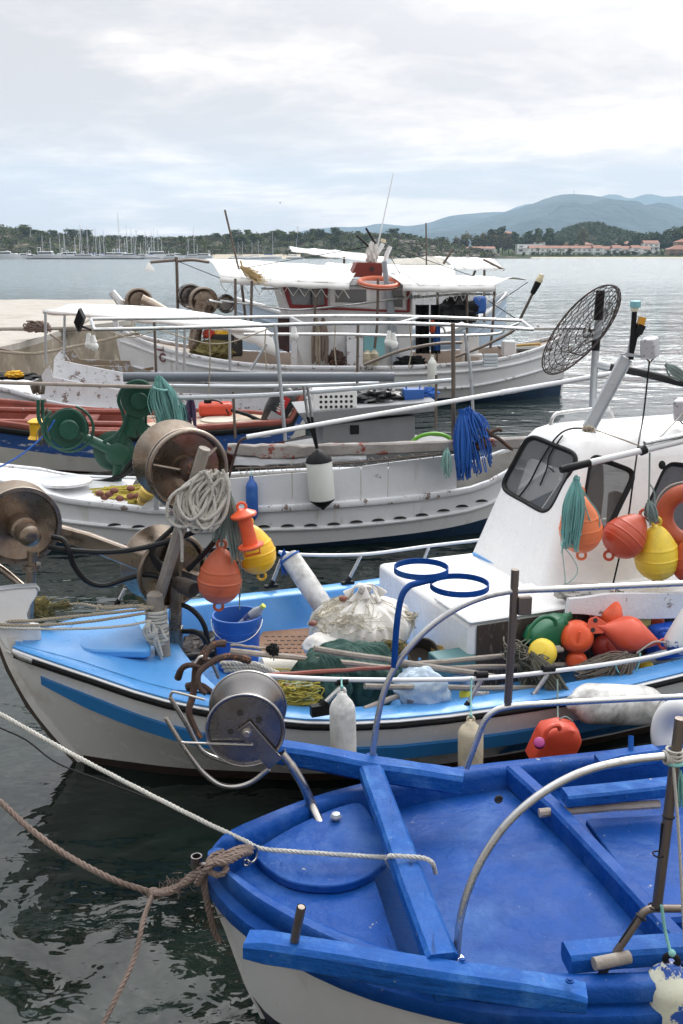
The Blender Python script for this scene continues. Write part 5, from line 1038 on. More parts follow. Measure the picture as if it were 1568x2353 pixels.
def hose(pts, r=.0165): m = MB(); m.tube(spline([ap(*p) for p in pts], 8), r, 8); m.build('hydraulic_hose', HOSE, HB_)
hose([(112, 1256, -.2), (150, 1262, -.2), (240, 1268, -.18), (330, 1258, -.15), (420, 1232, -.12), (500, 1195, -.1), (530, 1160, -.08)]); hose([(118, 1232, -.2), (145, 1240, -.2), (158, 1265, -.22), (170, 1300, -.2), (200, 1335, -.18), (240, 1345, -.15), (290, 1330, -.12), (340, 1320, -.1), (400, 1335, -.1)])
hose([(520, 1190, -.08), (505, 1225, -.1), (470, 1270, -.1), (430, 1310, -.1)]); hose([(345, 1248, -.1), (352, 1285, -.12), (385, 1325, -.12)]); hose([(420, 1450, 0), (450, 1452, -.05), (470, 1470, -.05), (475, 1500, -.02)]); hose([(405, 1385, .0), (440, 1400, -.02), (468, 1435, -.03), (480, 1490, 0)]); hose([(400, 1210, -.05), (350, 1262, -.12), (370, 1300, -.12)])
# sampson post and leaning spar
m = MB(); m.tube([Y(377, 1530, 5.5), Y(370, 1460, 5.5), Y(356, 1385, 5.5), Y(355, 1366, 5.5), Y(355, 1360, 5.5)], [.045, .047, .05, .047, .03], 12); m.build('sampson_post', WOOD, TB)
rod('wooden_spar', Y(356, 1400, 5.6), Y(470, 1030, 5.45), .035, WOOD, 'grey weathered wooden spar leaning up through the coiled rope', cat='spar')
m = MB(); rg = random.Random(3)
top, bot = Y(480, 1098, 5.42), Y(462, 1185, 5.42)
for k in range(22):
    w0 = rg.uniform(.05, .13); a, b_ = rg.uniform(-.5, .5), rg.uniform(.2, .8); tp = top + V((rg.uniform(-.06, .08), rg.uniform(-.05, .03), rg.uniform(-.03, .05))); bt = bot + V((rg.uniform(-.10, .09), rg.uniform(-.08, 0), rg.uniform(-.05, .05)))
    m.tube(spline([tp, tp.lerp(bt, .4) + V((-w0, -.03, 0)), bt + V((-w0 * .6, -.03, .02)), bt + V((0, -.03, -.03)), bt + V((w0 * .7, -.02, .02)), tp.lerp(bt, .4) + V((w0 * .7, -.01, 0)), tp + V((.02, -.01, .01))], 6), .0095, 7)
cap_tube(m, [bot + V((-.1, -.04, 0)), Y(408, 1205, 5.4), Y(417, 1235, 5.4), Y(418, 1290, 5.4)], .009, 7); m.build('rope_coil', ROPEF, label='coil of flecked white rope hung over the upper steel drum', cat='rope')
m = MB(); hank(m, Y(527, 1135, 5.45), Y(545, 1285, 5.45), .075, 34, .0028, 11, m=4); hank(m, Y(515, 1150, 5.5), Y(498, 1255, 5.5), .08, 22, .0028, 12, m=4); m.build('cord_hank', TEALG, label='grey green hank of cord hanging from the drum arm above the buoys', cat='cord')
def pxbuoy(name, xb, yb_, xt, yt, rpx, y0, m_, label, group=None, **k):
    pb, pt = Y(xb, yb_, y0), Y(xt, yt, y0 + k.pop('dy', 0)); return buoy(name, pb, pt, sz(rpx, pb), m_, label, group, **k)
G_B = 'round plastic buoys on the boats'
pxbuoy('buoy', 502, 1385, 508, 1258, 50, 5.5, ORNF, 'faded orange pear buoy hanging under the steel drum', G_B)
pxbuoy('buoy', 599, 1316, 572, 1205, 45, 5.62, YEL, 'warm yellow pear buoy behind the orange lantern float', G_B)
t0_ = [(0, .5), (.03, .62), (.06, .95), (.09, 1), (.12, .95), (.14, .58), (.5, .52), (.80, .56), (.82, .95), (.86, 1.0), (.89, .96), (.97, .5), (1, .35)]
def lathe_px(name, a, b_, R_, prof, m_, label, cat='float', handle=True):
    t = thing(name, label, cat, a); mb = MB(); L_ = (b_ - a).length; mb.lathe(a, b_ - a, [(u * L_, r * R_) for u, r in prof], 28); mb.build('body', m_, t, smooth=30)
    if handle:
        axn = (b_ - a).normalized(); vw = CAM - a; f_ = (vw - axn * vw.dot(axn)).normalized(); s_ = axn.cross(f_); mb = MB(); mb.ring(b_ + axn * R_ * .2, f_, R_ * .32, R_ * .1, 18, 8); mb.build('eye', m_, t)
        mb = MB(); mb.tube([a + s_ * R_ * .55, a + s_ * R_ * .55 - axn * R_ * .4, a - s_ * R_ * .55 - axn * R_ * .4, a - s_ * R_ * .55], R_ * .08, 6); mb.build('handle', m_, t)
lathe_px('lantern_float', Y(578, 1262, 5.38), Y(556, 1170, 5.38), sz(31, Y(567, 1215, 5.38)), t0_, ORNG, 'orange lantern shaped float between the orange and yellow buoys')
m = MB(); m.rope([Y(548, 1258, 5.5), Y(549, 1330, 5.5), Y(550, 1400, 5.5)], .004); m.rope([Y(552, 1270, 5.5), Y(554, 1340, 5.5), Y(551, 1372, 5.5)], .003); m.build('cord', TEALG, label='thin grey cord hanging beside the faded orange buoy into the bucket', cat='cord')
# bow ropes of this boat
m = MB(); m.rope([Y(-60, 1426, 5.35), Y(60, 1426, 5.38), Y(150, 1418, 5.42), Y(250, 1408, 5.45), Y(340, 1398, 5.45)], .010, pitch=.06); m.rope([Y(-60, 1433, 5.33), Y(80, 1436, 5.36), Y(200, 1428, 5.4), Y(335, 1408, 5.44)], .0095, pitch=.06)
m.rope([Y(120, 1398, 5.75), Y(180, 1388, 5.72), Y(230, 1395, 5.65), Y(300, 1392, 5.55), Y(350, 1396, 5.44)], .012, pitch=.07); m.rope([Y(225, 1405, 5.55), Y(226, 1390, 5.6), Y(245, 1398, 5.55), Y(330, 1390, 5.5)], .010, pitch=.06); m.build('bow_rope', ROPET, label='pair of tan ropes stretched from the stem to the wooden post', cat='rope')
m = MB(); m.rope([Y(-60, 1438, 5.30), Y(60, 1444, 5.33), Y(180, 1444, 5.36), Y(280, 1438, 5.4), Y(345, 1426, 5.43)], .0085, pitch=.05); pc_ = Y(360, 1440, 5.5)
for k in range(11): m.ring(pc_ + V((0, 0, .10 - k * .019)), V((.08 * math.sin(k * 2.1), .05, 1)), .057 + .004 * math.sin(k * 3), .0105, 26, 7)
for k in range(3): m.rope([Y(345, 1425, 5.42), Y(330 + 6 * k, 1445, 5.4), Y(335 + 8 * k, 1462, 5.4), Y(352 + 4 * k, 1452, 5.4), Y(350, 1435, 5.42)], .009, pitch=.05)
m.rope([Y(350, 1430, 5.41), Y(362, 1470, 5.40), Y(372, 1506, 5.40)], .009, pitch=.05); m.rope([Y(352, 1432, 5.41), Y(358, 1460, 5.40), Y(356, 1478, 5.40), Y(372, 1515, 5.42)], .009, pitch=.05); m.rope([Y(368, 1440, 5.44), Y(378, 1462, 5.42), Y(384, 1468, 5.42)], .008, pitch=.05)
m.build('bow_rope', ROPEW, label='white rope wound round the wooden post and stretched low over the bow', cat='rope')
m = MB(); lump(m, Y(80, 1405, 5.75), (.11, .07, .09), 3, .4, 3, 20, 12); tangle(m, Y(85, 1405, 5.72), (.13, .08, .09), 50, .003, 8); tangle(m, Y(140, 1392, 5.72), (.11, .05, .035), 24, .003, 9); m.build('net_heap', NETO, label='dark brown net heap bunched behind the stem head', cat='net')
# life lines along the gunwale
ln = yz(B, 1.12)
m = MB(); cap_tube(m, [ln(600, 1552), ln(700, 1558), ln(790, 1561), ln(950, 1562), ln(1084, 1559), ln(1200, 1550), ln(1284, 1540), ln(1390, 1526), ln(1500, 1508), ln(1568, 1492), ln(1700, 1462)], .0135, 10); m.build('guard_rail', mat('white_rail_tube', (.62, .63, .65), .35, dirt=(.35, .33, .32), dirt_amt=.3, metal=.1), TB)
for a, b_ in (((783, 1578), (742, 1618)), ((1104, 1562), (1072, 1622)), ((1258, 1548), (1220, 1604))):
    m = MB(); m.tube([ln(*a), ln(*b_)], .0135, 10); m.build('stanchion', RAIL, TB)
    m = MB(); m.tube([ln(b_[0] + 6, b_[1] - 8), ln(b_[0] - 6, b_[1] + 8)], .021, 10); m.box(ln(b_[0] - 8, b_[1] + 12), B.u * .05, B.n * .02, V((0, 0, .03))); m.build('stanchion_foot', BLK, TB); m = MB(); m.tube([ln(a[0] - 12, a[1] - 12), ln(a[0] + 14, a[1] - 13)], .021, 10); m.build('rail_joint', BLK, TB)
lf = yz(B, -1.12)
m = MB(); cap_tube(m, [lf(640, 1268), lf(692, 1274), lf(780, 1275), lf(860, 1271), lf(985, 1254), lf(1105, 1240), lf(1300, 1215)], .0135, 10); m.build('guard_rail', MATS['white_rail_tube'], TB)
for a, b_ in (((830, 1274), (800, 1332)), ((985, 1256), (968, 1300)), ((645, 1285), (624, 1340)), ((287, 1352), (270, 1384))):
    m = MB(); m.tube([lf(*a), lf(*b_)], .0135, 10); m.build('stanchion', RAIL, TB); m = MB(); m.tube([lf(b_[0] + 4, b_[1] - 6), lf(b_[0] - 4, b_[1] + 4)], .02, 10); m.box(lf(b_[0] - 2, b_[1] + 6), B.u * .05, B.n * .02, V((0, 0, .01))); m.build('stanchion_foot', BLK, TB)
# ============================================================ MIDDLE AND FAR BOATS
def make_hull(F_, hb, T, L_):
    HBf = lambda u: smooth_tab(hb, u)
    def on(px, py, f=1.0, side=1):
        n = 1.0
        for _ in range(14): p = F_.N(px, py, n); u, _n, z = F_.l(p); n = side * HBf(max(0, min(L_, u))) * f
        return F_.l(F_.N(px, py, n))
    return HBf, on
def ztab(on, pts, f=1.0):
    t = []
    for px, py in pts: u, n, z = on(px, py, f); t.append((u, z))
    t.sort(); return t
def ext(tab, L_, z0, z1): return ([(0, z0)] if tab[0][0] > .15 else []) + tab + ([(L_, z1)] if tab[-1][0] < L_ - .15 else [])
def band(F_, HBf, us, zt, zb, ft, fb, name, mt, T, k=3, proud=0.0, sides=(1, -1)):
    g = lambda x, u: x(u) if callable(x) else x
    m = MB()
    for sgn in sides:
        rows = [[F_(u, sgn * (HBf(u) * (g(ft, u) + (g(fb, u) - g(ft, u)) * i / k) + proud * min(1, HBf(u) * 4)), g(zt, u) + (g(zb, u) - g(zt, u)) * i / k) for u in us] for i in range(k + 1)]
        m.grid(rows, flip=sgn < 0)
    return m.build(name, mt, T, smooth=50)
def moulding(F_, HBf, us, z, f, r, name, mt, T, flat=.7, out=.0):
    for sgn in (1, -1):
        m = MB(); m.tube([F_(u, sgn * (HBf(u) * (f(u) if callable(f) else f) + out), z(u)) for u in us], r, 8, flat=flat); m.build(name, mt, T)
def sheet(F_, HBf, us, z, name, mt, T, inset=.1, nn=7, camber=.0):
    m = MB(); m.grid([[F_(u, max(.01, HBf(u) - inset) * k, z(u) + camber * (1 - k * k)) for k in [i / (nn - 1) * 2 - 1 for i in range(nn)]] for u in us], flip=True); return m.build(name, mt, T, smooth=50)
def fr(a, b_, n): return [a + (b_ - a) * i / n for i in range(n + 1)]
# ---------------- boat with the weather boards (third from the camera)
Cf = Frame(-5.02, 10.64, 7); LC = 7.5; Ch = Frame(*(Cf.o + Cf.n * .4 + V((0, 0, 0))).to_2d(), 7)   # Cf carries the fittings, Ch the hull
TC = thing('fishing_boat', 'long white boat with plank bulwark, tube frame and weathered rail timber', 'boat', Cf(3.7, 0, 0), 'moored fishing boats')
HBc, onC = make_hull(Ch, [(0, .03), (.6, .03), (.8, .12), (1.2, .28), (2, .50), (2.8, .66), (3.8, .82), (4.7, .84), (5.7, .70), (6.6, .46), (7.2, .22), (7.5, .05)], TC, LC)
zc1 = ext(ztab(onC, [(0, 1108), (60, 1122), (135, 1146), (300, 1167), (360, 1174), (600, 1170), (784, 1159), (1000, 1138), (1119, 1111)]), LC, 1.0, 1.02); Z1 = lambda u: smooth_tab(zc1, u)
zc2 = ext(ztab(onC, [(140, 1195), (300, 1212), (400, 1218), (600, 1216), (784, 1209), (1000, 1185), (1124, 1156)], .97), LC, .62, .72); Z2 = lambda u: smooth_tab(zc2, u)
zc3 = ext(ztab(onC, [(400, 1258), (635, 1254), (784, 1243), (1000, 1218), (1114, 1192)], .93), LC, .22, .4); Z3 = lambda u: smooth_tab(zc3, u)
uC = [.6, .65, .72] + fr(.8, 7.2, 30) + [7.35, 7.5]
band(Ch, HBc, uC, Z1, Z2, 1.0, .97, 'hull', WH, TC); band(Ch, HBc, uC, Z2, Z3, .97, .92, 'lower_hull', HULLA, TC); band(Ch, HBc, uC, Z3, -.3, .92, .6, 'bottom_paint', DBLUE, TC)
moulding(Ch, HBc, uC, lambda u: Z1(u) + .005, 1.0, .04, 'gunwale', WHC, TC, .8, .01); moulding(Ch, HBc, uC, Z2, .97, .022, 'rub_strake', WH, TC, .9, .01)
def scup(px, py):
    u, n, z = onC(px, py, .985); m = MB(); c = Ch(u, n + .012, z); m.prism([c + Ch.u * .07 * math.cos(a) + V((0, 0, .028 * math.sin(a))) for a in fr(0, math.pi, 8)], Ch.n * .006); m.build('scupper', DARK, TC)
for x, y in ((263, 1207), (318, 1211), (373, 1214), (605, 1211), (660, 1209), (713, 1208), (766, 1205), (818, 1200), (868, 1196), (918, 1191), (968, 1184), (1018, 1174), (1060, 1164), (1105, 1152)): scup(x, y)
sheet(Ch, HBc, [.62, .75, 1.0, 1.3, 1.7, 2.05, 2.4, 2.7], lambda u: Z1(u) + .015, 'foredeck', WH, TC, .03, camber=.04)
sheet(Ch, HBc, fr(2.65, 7.4, 12), lambda u: Z1(u) - .28, 'deck', mat('grey_deck', (.28, .27, .26), .7, var=.3, dirt=(.1, .09, .08), dirt_amt=.5), TC, .06)
band(Ch, HBc, fr(2.65, 7.4, 12), lambda u: Z1(u) + .02, lambda u: Z1(u) - .3, .94, .93, 'inner_bulwark', mat('faded_grey_lining', (.40, .39, .37), .8, var=.2, dirt=(.2, .17, .14), dirt_amt=.4), TC)
c = Y(152, 1103, 10.35); m = MB(); r = sz(58, c); m.lathe(c, (0, 0, 1), [(-.03, r * .98), (-.028, r), (0, r), (.004, r * .97)], 40); m.build('round_hatch', WH, TC)
us_b = fr(onC(527, 1130)[0], onC(1049, 1090)[0], 14)
ztop = ztab(onC, [(527, 1100), (640, 1090), (765, 1080), (900, 1062), (1049, 1044)]); ZT = lambda u: smooth_tab(ztop, u)
def board(ua, ub):
    us = fr(ua, ub, 5); m = MB(); rows = []
    for dn, z in ((0, lambda u: Z1(u) + .03), (0, ZT), (-.022, ZT), (-.022, lambda u: Z1(u) + .03)): rows.append([Ch(u, HBc(u) + dn, z(u)) for u in us])
    m.grid(rows, close_v=True)
    for us_ in (us[0], us[-1]): o = len(m.v); m.add([Ch(us_, HBc(us_) + dn, z(us_)) for dn, z in ((0, lambda u: Z1(u) + .03), (0, ZT), (-.022, ZT), (-.022, lambda u: Z1(u) + .03))], [(0, 1, 2, 3)])
    m.build('weather_board', WH, TC, smooth=20)
ub = [onC(x, 1120)[0] for x in (527, 671, 829, 891, 1049)]
for a, b_ in zip(ub, ub[1:]): board(a + .006, b_ - .006)
cn = lambda n: (lambda x, y: Cf.N(x, y, n))
c12 = cn(1.18)
m = MB(); m.beam(spline([c12(522, 1030), c12(600, 1036), c12(680, 1036), c12(760, 1032), c12(900, 1029), c12(1050, 1023), c12(1210, 1016)], 5), .09, [.10] + [.115] * 4 + [.15] * 6 + [.12] * 20, jit=.006); m.build('rail_timber', WOODR, TC, smooth=25)
m = MB(); m.beam(spline([c12(535, 1058), c12(620, 1060), c12(720, 1056), c12(840, 1050)], 5), .06, [.09] * 5 + [.06] * 11, jit=.005); m.build('rail_timber', WHC, TC, smooth=25)
c13 = cn(1.22)
m = MB(); cap_tube(m, [c13(540, 1076), c13(700, 1070), c13(860, 1058), c13(1050, 1038)], .012, 8); m.build('lacing_rod', RAILD, TC)
m = MB(); rg = random.Random(6)
for i in range(16):
    x = 556 + i * 31; yb2 = 1103 - (x - 527) * .107
    m.tube([c13(x - 14, 1075 - (x - 540) * .075), c13(x + rg.uniform(4, 9), yb2 - 2)], .0045, 5); m.tube([c13(x + 6, yb2 - 2), c13(x + 12, 1074 - (x - 540) * .075)], .0035, 5)
m.build('lacing', ROPEW, TC)
def tubes(F_, n, name, mt, T, lines, r, nseg=8):
    for pts in lines: m = MB(); cap_tube(m, [F_.N(x, y, n) for x, y in pts], r, nseg); m.build(name, mt, T)
tubes(Cf, 1.1, 'frame_rail', RAIL, TC, [[(215, 757), (330, 755), (560, 749), (784, 743), (1000, 745), (1224, 757)]], .018); tubes(Cf, -.2, 'frame_rail', RAIL, TC, [[(207, 733), (500, 730), (784, 726), (1000, 729), (1200, 737)]], .018)
m = MB(); m.tube([Cf.N(208, 733, -.2), Cf.N(216, 757, 1.1)], .018, 8); m.build('frame_rail', RAIL, TC); m = MB(); m.tube([Cf.N(1199, 737, -.2), Cf.N(1224, 757, 1.1)], .018, 8); m.build('frame_rail', RAIL, TC)
for a, b_ in (((665, 727, -.2), (700, 746, 1.1)), ((960, 729, -.2), (905, 745, 1.1))): m = MB(); m.tube([Cf.N(*a), Cf.N(*b_)], .016, 8); m.build('frame_rail', RAIL, TC)
tubes(Cf, 1.12, 'frame_post', GALV, TC, [[(631, 745), (640, 840), (655, 1012)]], .019); tubes(Cf, 1.12, 'frame_post', RAILD, TC, [[(1040, 742), (1041, 860), (1041, 1020)]], .022)
tubes(Cf, -.25, 'frame_post', RAILD, TC, [[(354, 740), (358, 850), (362, 980)], [(535, 900), (540, 1006)], [(1002, 860), (1000, 985)], [(822, 745), (820, 880)]], .016)
tubes(Cf, .4, 'frame_post', GALV, TC, [[(1066, 760), (1080, 850), (1088, 985)]], .017)
tubes(Cf, .2, 'mid_rail', RAIL, TC, [[(560, 768), (784, 768), (950, 772), (1130, 768), (1160, 755), (1192, 742)]], .015); tubes(Cf, .0, 'mid_rail', RAILD, TC, [[(835, 838), (920, 806), (1000, 790), (1060, 787)], [(1040, 822), (1110, 795), (1170, 765), (1186, 752)]], .018)
tubes(Cf, .3, 'side_rail', GALV, TC, [[(380, 915), (600, 908), (784, 895), (900, 885), (1042, 873)]], .026); tubes(Cf, -.3, 'side_rail', GALV, TC, [[(360, 886), (560, 888), (700, 886), (870, 880)]], .022)
rod('plastic_pipe', Cf.N(283, 866, .1), Cf.N(904, 866, .1), .052, PVC, 'long thick grey plastic pipe laid across the boat frames', cat='pipe', n=18)
rod('brown_pole', Cf.N(-30, 878, .3), Cf.N(385, 890, .3), .02, WOODP, 'thin brown pole reaching in from the left edge at rail height', n=8)
m = MB(); a, b_ = Y(566, 1004, 9.4), Y(1478, 845, 10.4); p1 = a.lerp(b_, .62)
m.tube([a, p1], [.024, .024], 10); m.build('boat_hook', mat('white_pole', (.78, .78, .78), .35, var=.03), label='long white pole slanting across the harbour toward the wheelhouse mast', cat='pole')
m = MB(); m.tube([p1, a.lerp(b_, .66)], .029, 10); m.tube([a.lerp(b_, .66), a.lerp(b_, .97)], .026, 10); m.tube([a.lerp(b_, .97), b_], .03, 10); m.build('boat_hook_end', WHC, label='rusty white extension of the slanting pole running right to the mast', cat='pole')
m = MB(); cap_tube(m, [c13(525, 1098), c13(545, 1025), c13(556, 1010), c13(568, 1006)], .012, 8); m.build('iron_hook_bar', RUST, TC)
# green net haulers
yg = 10.95; gp = lambda x, y, d=0: Y(x, y, yg + d)
m = MB(); cap_tube(m, [gp(268, 1110), gp(270, 1070), gp(272, 1042)], .055, 14); cap_tube(m, [gp(275, 1085, -.03), gp(262, 1098, -.05), gp(247, 1104, -.05)], .014, 8); HG = m.build('net_hauler', GREEN, TC)
m = MB(); m.tube([gp(272, 1042), gp(290, 985), gp(302, 940)], [.06, .055, .05], 14); m.tube([gp(300, 1000), gp(312, 958)], .075, 14); m.build('upright_arm', GREEN, HG); m = MB(); m.tube([gp(150, 985, -.05), gp(270, 1040, -.02)], [.055, .062], 14); m.build('side_arm', GREEN, HG)
def gsheave(x, y, R_px, d, ax_, w_):
    c = gp(x, y, d); r = sz(R_px, c); ax_ = V(ax_).normalized(); m = MB(); m.lathe(c, ax_, [(-w_, r * .95), (-w_ - .0, r), (-w_ * .8, r), (-w_ * .3, r * .6), (w_ * .3, r * .6), (w_ * .8, r), (w_, r), (w_, r * .9), (w_ * .7, r * .3), (w_ * .7, .02)], 40); m.build('sheave', GREEN, HG, smooth=35)
    m = MB(); m.lathe(c + ax_ * w_ * .5, ax_, [(0, r * .50), (.10, r * .50), (.115, r * .46), (.118, r * .08)], 26)
    e1 = ax_.orthogonal().normalized(); e2 = ax_.cross(e1)
    for k in range(4): a = k * 1.57 + .6; m.lathe(c + ax_ * (w_ * .5 + .117) + (e1 * math.cos(a) + e2 * math.sin(a)) * r * .38, ax_, [(0, .014), (.008, .014)], 8)
    m.build('motor', GREEN, HG, smooth=40); return c, r, ax_
g1 = gsheave(318, 918, 40, 0, (.25, -.95, 0), .06); g2 = gsheave(157, 983, 45, -.05, (.3, -.93, 0), .06)
m = MB(); m.lathe(gp(272, 1042, -.03), (.1, -1, 0), [(-.08, .15), (-.02, .16), (0, .125), (.04, .125), (.05, .11), (.052, .02)], 26); m.build('hub', GREEN, HG); m = MB(); m.lathe(gp(262, 1035, .12), (.15, -1, .05), [(0, .22), (.03, .23), (.05, .2), (.06, .05)], 28); m.build('sheave', GREEN, HG)
m = MB(); cap_tube(m, [gp(348, 905, -.15), gp(336, 880, -.15), gp(308, 876, -.15), gp(282, 892, -.15), gp(272, 920, -.15), gp(282, 950, -.12), gp(284, 975, -.1), gp(265, 1000, -.1), gp(238, 1016, -.05)], .02, 10); m.build('guide_tube', GREEN, HG)
m = MB(); m.ring(gp(160, 985, -.17), (.35, -.93, 0), sz(52, gp(160, 985)), .016, 36, 8, a0=-.6, a1=4.4); m.ring(gp(148, 985, -.2), (.35, -.93, 0), sz(47, gp(160, 985)), .014, 36, 8, a0=-1, a1=4.2); m.build('guide_tube', GREEN, HG)
m = MB(); cap_tube(m, [gp(87, 918, -.1), gp(88, 960, -.1), gp(95, 975, -.1), gp(100, 980, -.1)], .02, 8); m.build('fork', GREEN, HG); m = MB(); cap_tube(m, [gp(97, 918, -.05), gp(98, 955, -.05), gp(104, 972, -.1)], .02, 8); m.build('fork', GREEN, HG)
m = MB(); m.tube([gp(318, 980), gp(330, 1000)], .045, 8); m.box(gp(322, 972), V((.05, 0, .02)), V((0, .05, 0)), V((-.03, 0, .09))); m.tube([gp(334, 945), gp(335, 975), gp(350, 985)], .015, 8); m.build('valve_block', GREEN, HG, smooth=30)
m = MB(); cap_tube(m, [gp(280, 1088, -.1), gp(300, 1062, -.1), gp(318, 1048, -.1), gp(325, 1030, -.1)], .02, 8); cap_tube(m, [gp(205, 1107, -.1), gp(240, 1105, -.1), gp(285, 1090, -.1), gp(320, 1055, -.1)], .028, 8); m.build('hydraulic_hose', HOSE, HG)
m = MB(); hank(m, gp(365, 868, -.3), gp(392, 975, -.35), .22, 110, .0038, 21, m=4, fan=1.2); m.ring(gp(368, 893, -.38), (.2, 0, 1), .07, .012, 18, 6); m.build('cord_hank', TEAL, label='large teal hank of cord beside the upper green drum', cat='cord')
m = MB(); hank(m, gp(415, 925, -.1), gp(418, 975, -.1), .12, 36, .004, 22, m=4); m.build('cord_hank', TEAL, label='small loose teal hank of cord right of the large one', cat='cord'); m = MB(); hank(m, gp(438, 908, -.1), gp(441, 978, -.1), .10, 22, .006, 23, m=4); m.build('cord_hank', mat('purple_cord', (.09, .06, .15), .7, var=.5, wear=(.4, .03, .04), wear_amt=.3, wear_scale=20), label='dark purple and red hank of cord hung on the rail', cat='cord')
m = MB(); m.rope([Y(-40, 1092, 10.2), Y(40, 1050, 10.5), Y(100, 1000, 10.7), Y(125, 965, 10.7)], .010); m.build('blue_line', BLUEC, label='thin blue line running from the left edge up to the green drum', cat='rope')
# fenders and ropes of this boat
cf_ = lambda x, y, d=.12: Cf.N(x, y, 1.25 + d)
fender('fender', cf_(730, 1036), cf_(742, 1170), sz(30, cf_(731, 1090)), FENDW, 'white fender with black cone ends hanging from the weathered timber', horn=False, point=1)
m = MB()
for x in (703, 712): m.tube([Cf.N(x - 6, 890, .45), cf_(x + 4, 960), cf_(728, 1030)], .016, 6)
m.build('strap', BLK, label='black straps holding the white fender with black cones', cat='strap')
fender('fender', cf_(577, 1098, .05), cf_(580, 1196, .05), sz(14, cf_(578, 1140)), FBLU, 'slim blue fender laced to the white bulwark boards', rope=cf_(576, 1078, 0))
m = MB(); hank(m, Cf.N(1060, 945, 1.3), Cf.N(1064, 1095, 1.35), .19, 85, .0052, 31, m=5, fan=.75); hank(m, Cf.N(1078, 944, 1.25), Cf.N(1110, 1085, 1.3), .30, 18, .0065, 32, m=5, fan=.8); hank(m, Cf.N(1072, 943, 1.2), Cf.N(1098, 1010, 1.3), .30, 24, .0065, 33, m=5); m.build('rope_hank', BLUEC, label='bright blue hanks of rope hung on the frame post', cat='rope')
m = MB(); hank(m, Cf.N(1027, 1030, 1.32), Cf.N(1028, 1095, 1.32), .12, 12, .006, 34); m.build('cord_hank', mat('pale_teal_cord', (.33, .55, .50), .7, var=.2), label='pale teal loop of cord hooked on the weathered timber', cat='cord')
m = MB(); a = cn(1.3)
for pts in ([(1098, 1024), (1108, 1010), (1122, 996), (1145, 985)], [(1122, 996), (1118, 988), (1110, 985)], [(1145, 985), (1152, 990)], [(1122, 996), (1145, 1008), (1172, 1030), (1174, 1034)]): m.tube(spline([a(x, y) for x, y in pts], 5), .02, 7)
m.lathe(a(1103, 1020), Cf.n, [(0, .06), (.02, .07), (.04, .05)], 8); m.build('anchor', RUST, label='rusty anchor laid over the weathered rail timber', cat='anchor')
m = MB(); cap_tube(m, [Cf.N(975, 1035, .6), Cf.N(945, 1020, .6), Cf.N(965, 1002, .6), Cf.N(1000, 996, .6), Cf.N(1030, 1005, .6), Cf.N(1040, 1025, .6)], .022, 8); m.build('garden_hose', mat('bright_green_hose', (.10, .32, .01), .4, var=.1), label='bright green hose arched behind the weathered timber', cat='hose')
tangle(mb := MB(), Y(285, 1132, 10.3), (.40, .16, .07), 130, .007, 41, m=4); lump(mb, Y(285, 1140, 10.3), (.42, .2, .08), 5, .3); mb.build('net_heap', NETY, label='yellow net heap on the foredeck of the long white boat', cat='net')
rg = random.Random(8)
for k, (x, y) in enumerate([(228, 1136), (240, 1145), (262, 1130), (300, 1125), (318, 1142), (335, 1120), (330, 1148), (275, 1148), (250, 1138), (300, 1143), (345, 1128)]):
    m = MB(); m.ball(Y(x, y - 3, 10.0), .036, 6, (1.3, .9, .9)); m.build('net_float', FLOAT, label='brown egg-shaped float strewn on the yellow net of the long white boat', cat='float', group='brown floats on the long boat net')
lathe_px('cone_float', Y(320, 1158, 9.95), Y(345, 1120, 9.9), .085, [(0, .3), (.05, .4), (.2, .62), (.22, .55), (.55, .95), (.57, 1.0), (.85, 1.0), (.9, .85), (1, .8)], mat('pale_yellow_plastic', (.72, .50, .12), .4), 'pale yellow cone float at the edge of the yellow net', handle=False)
m = MB(); m.tube([Cf.N(361, 1095, 1.2), Cf.N(359, 1170, 1.2)], .028, 10); m.build('bulwark_post', GALV, TC); m = MB(); m.prism([Cf.N(x, y, 1.12) for x, y in [(325, 1166), (358, 1132), (362, 1174)]], Cf.n * -.03); m.build('bulwark_bracket', WH, TC)
# light bulbs on the frames
def bulbs(px, py, F_, n, label, two=True):
    c = F_.N(px, py, n); t = thing('light_bulb', label, 'light bulb', c); 
    for k, (dx, dz, sx) in enumerate(((0, 0, 1), (.045, -.02, 1)) if two else ((0, 0, 1),)):
        q = c + V((dx, -.01 * k, dz)); m = MB(); m.lathe(q, (0.1 * k, 0, -1), [(0, .02), (.06, .03), (.07, .034)], 12); m.build('socket', BULB, t); m = MB(); m.lathe(q + V((0, 0, -.06)), (.1 * k, 0, -1), [(0, .022), (.025, .036), (.05, .048), (.075, .043), (.095, .026), (.102, .005)], 16); m.build('bulb', BULB, t)
bulbs(203, 765, Cf, .6, 'pair of white bulbs under the left end of the tube frame'); bulbs(675, 746, Cf, .6, 'single white bulb hanging from the middle of the tube frame', False); bulbs(893, 760, Cf, .9, 'pair of white bulbs hanging before the white cabin')
c = Cf.N(183, 735, .5); m = MB(); m.box(c, V((.02, 0, -.05)), V((0, .06, 0)), V((.03, 0, .07))); m.tube([c + V((.03, 0, -.07)), Cf.N(207, 757, .8)], .012, 6); m.build('floodlight', BLK, label='black floodlight at the left end of the tube frame', cat='floodlight')
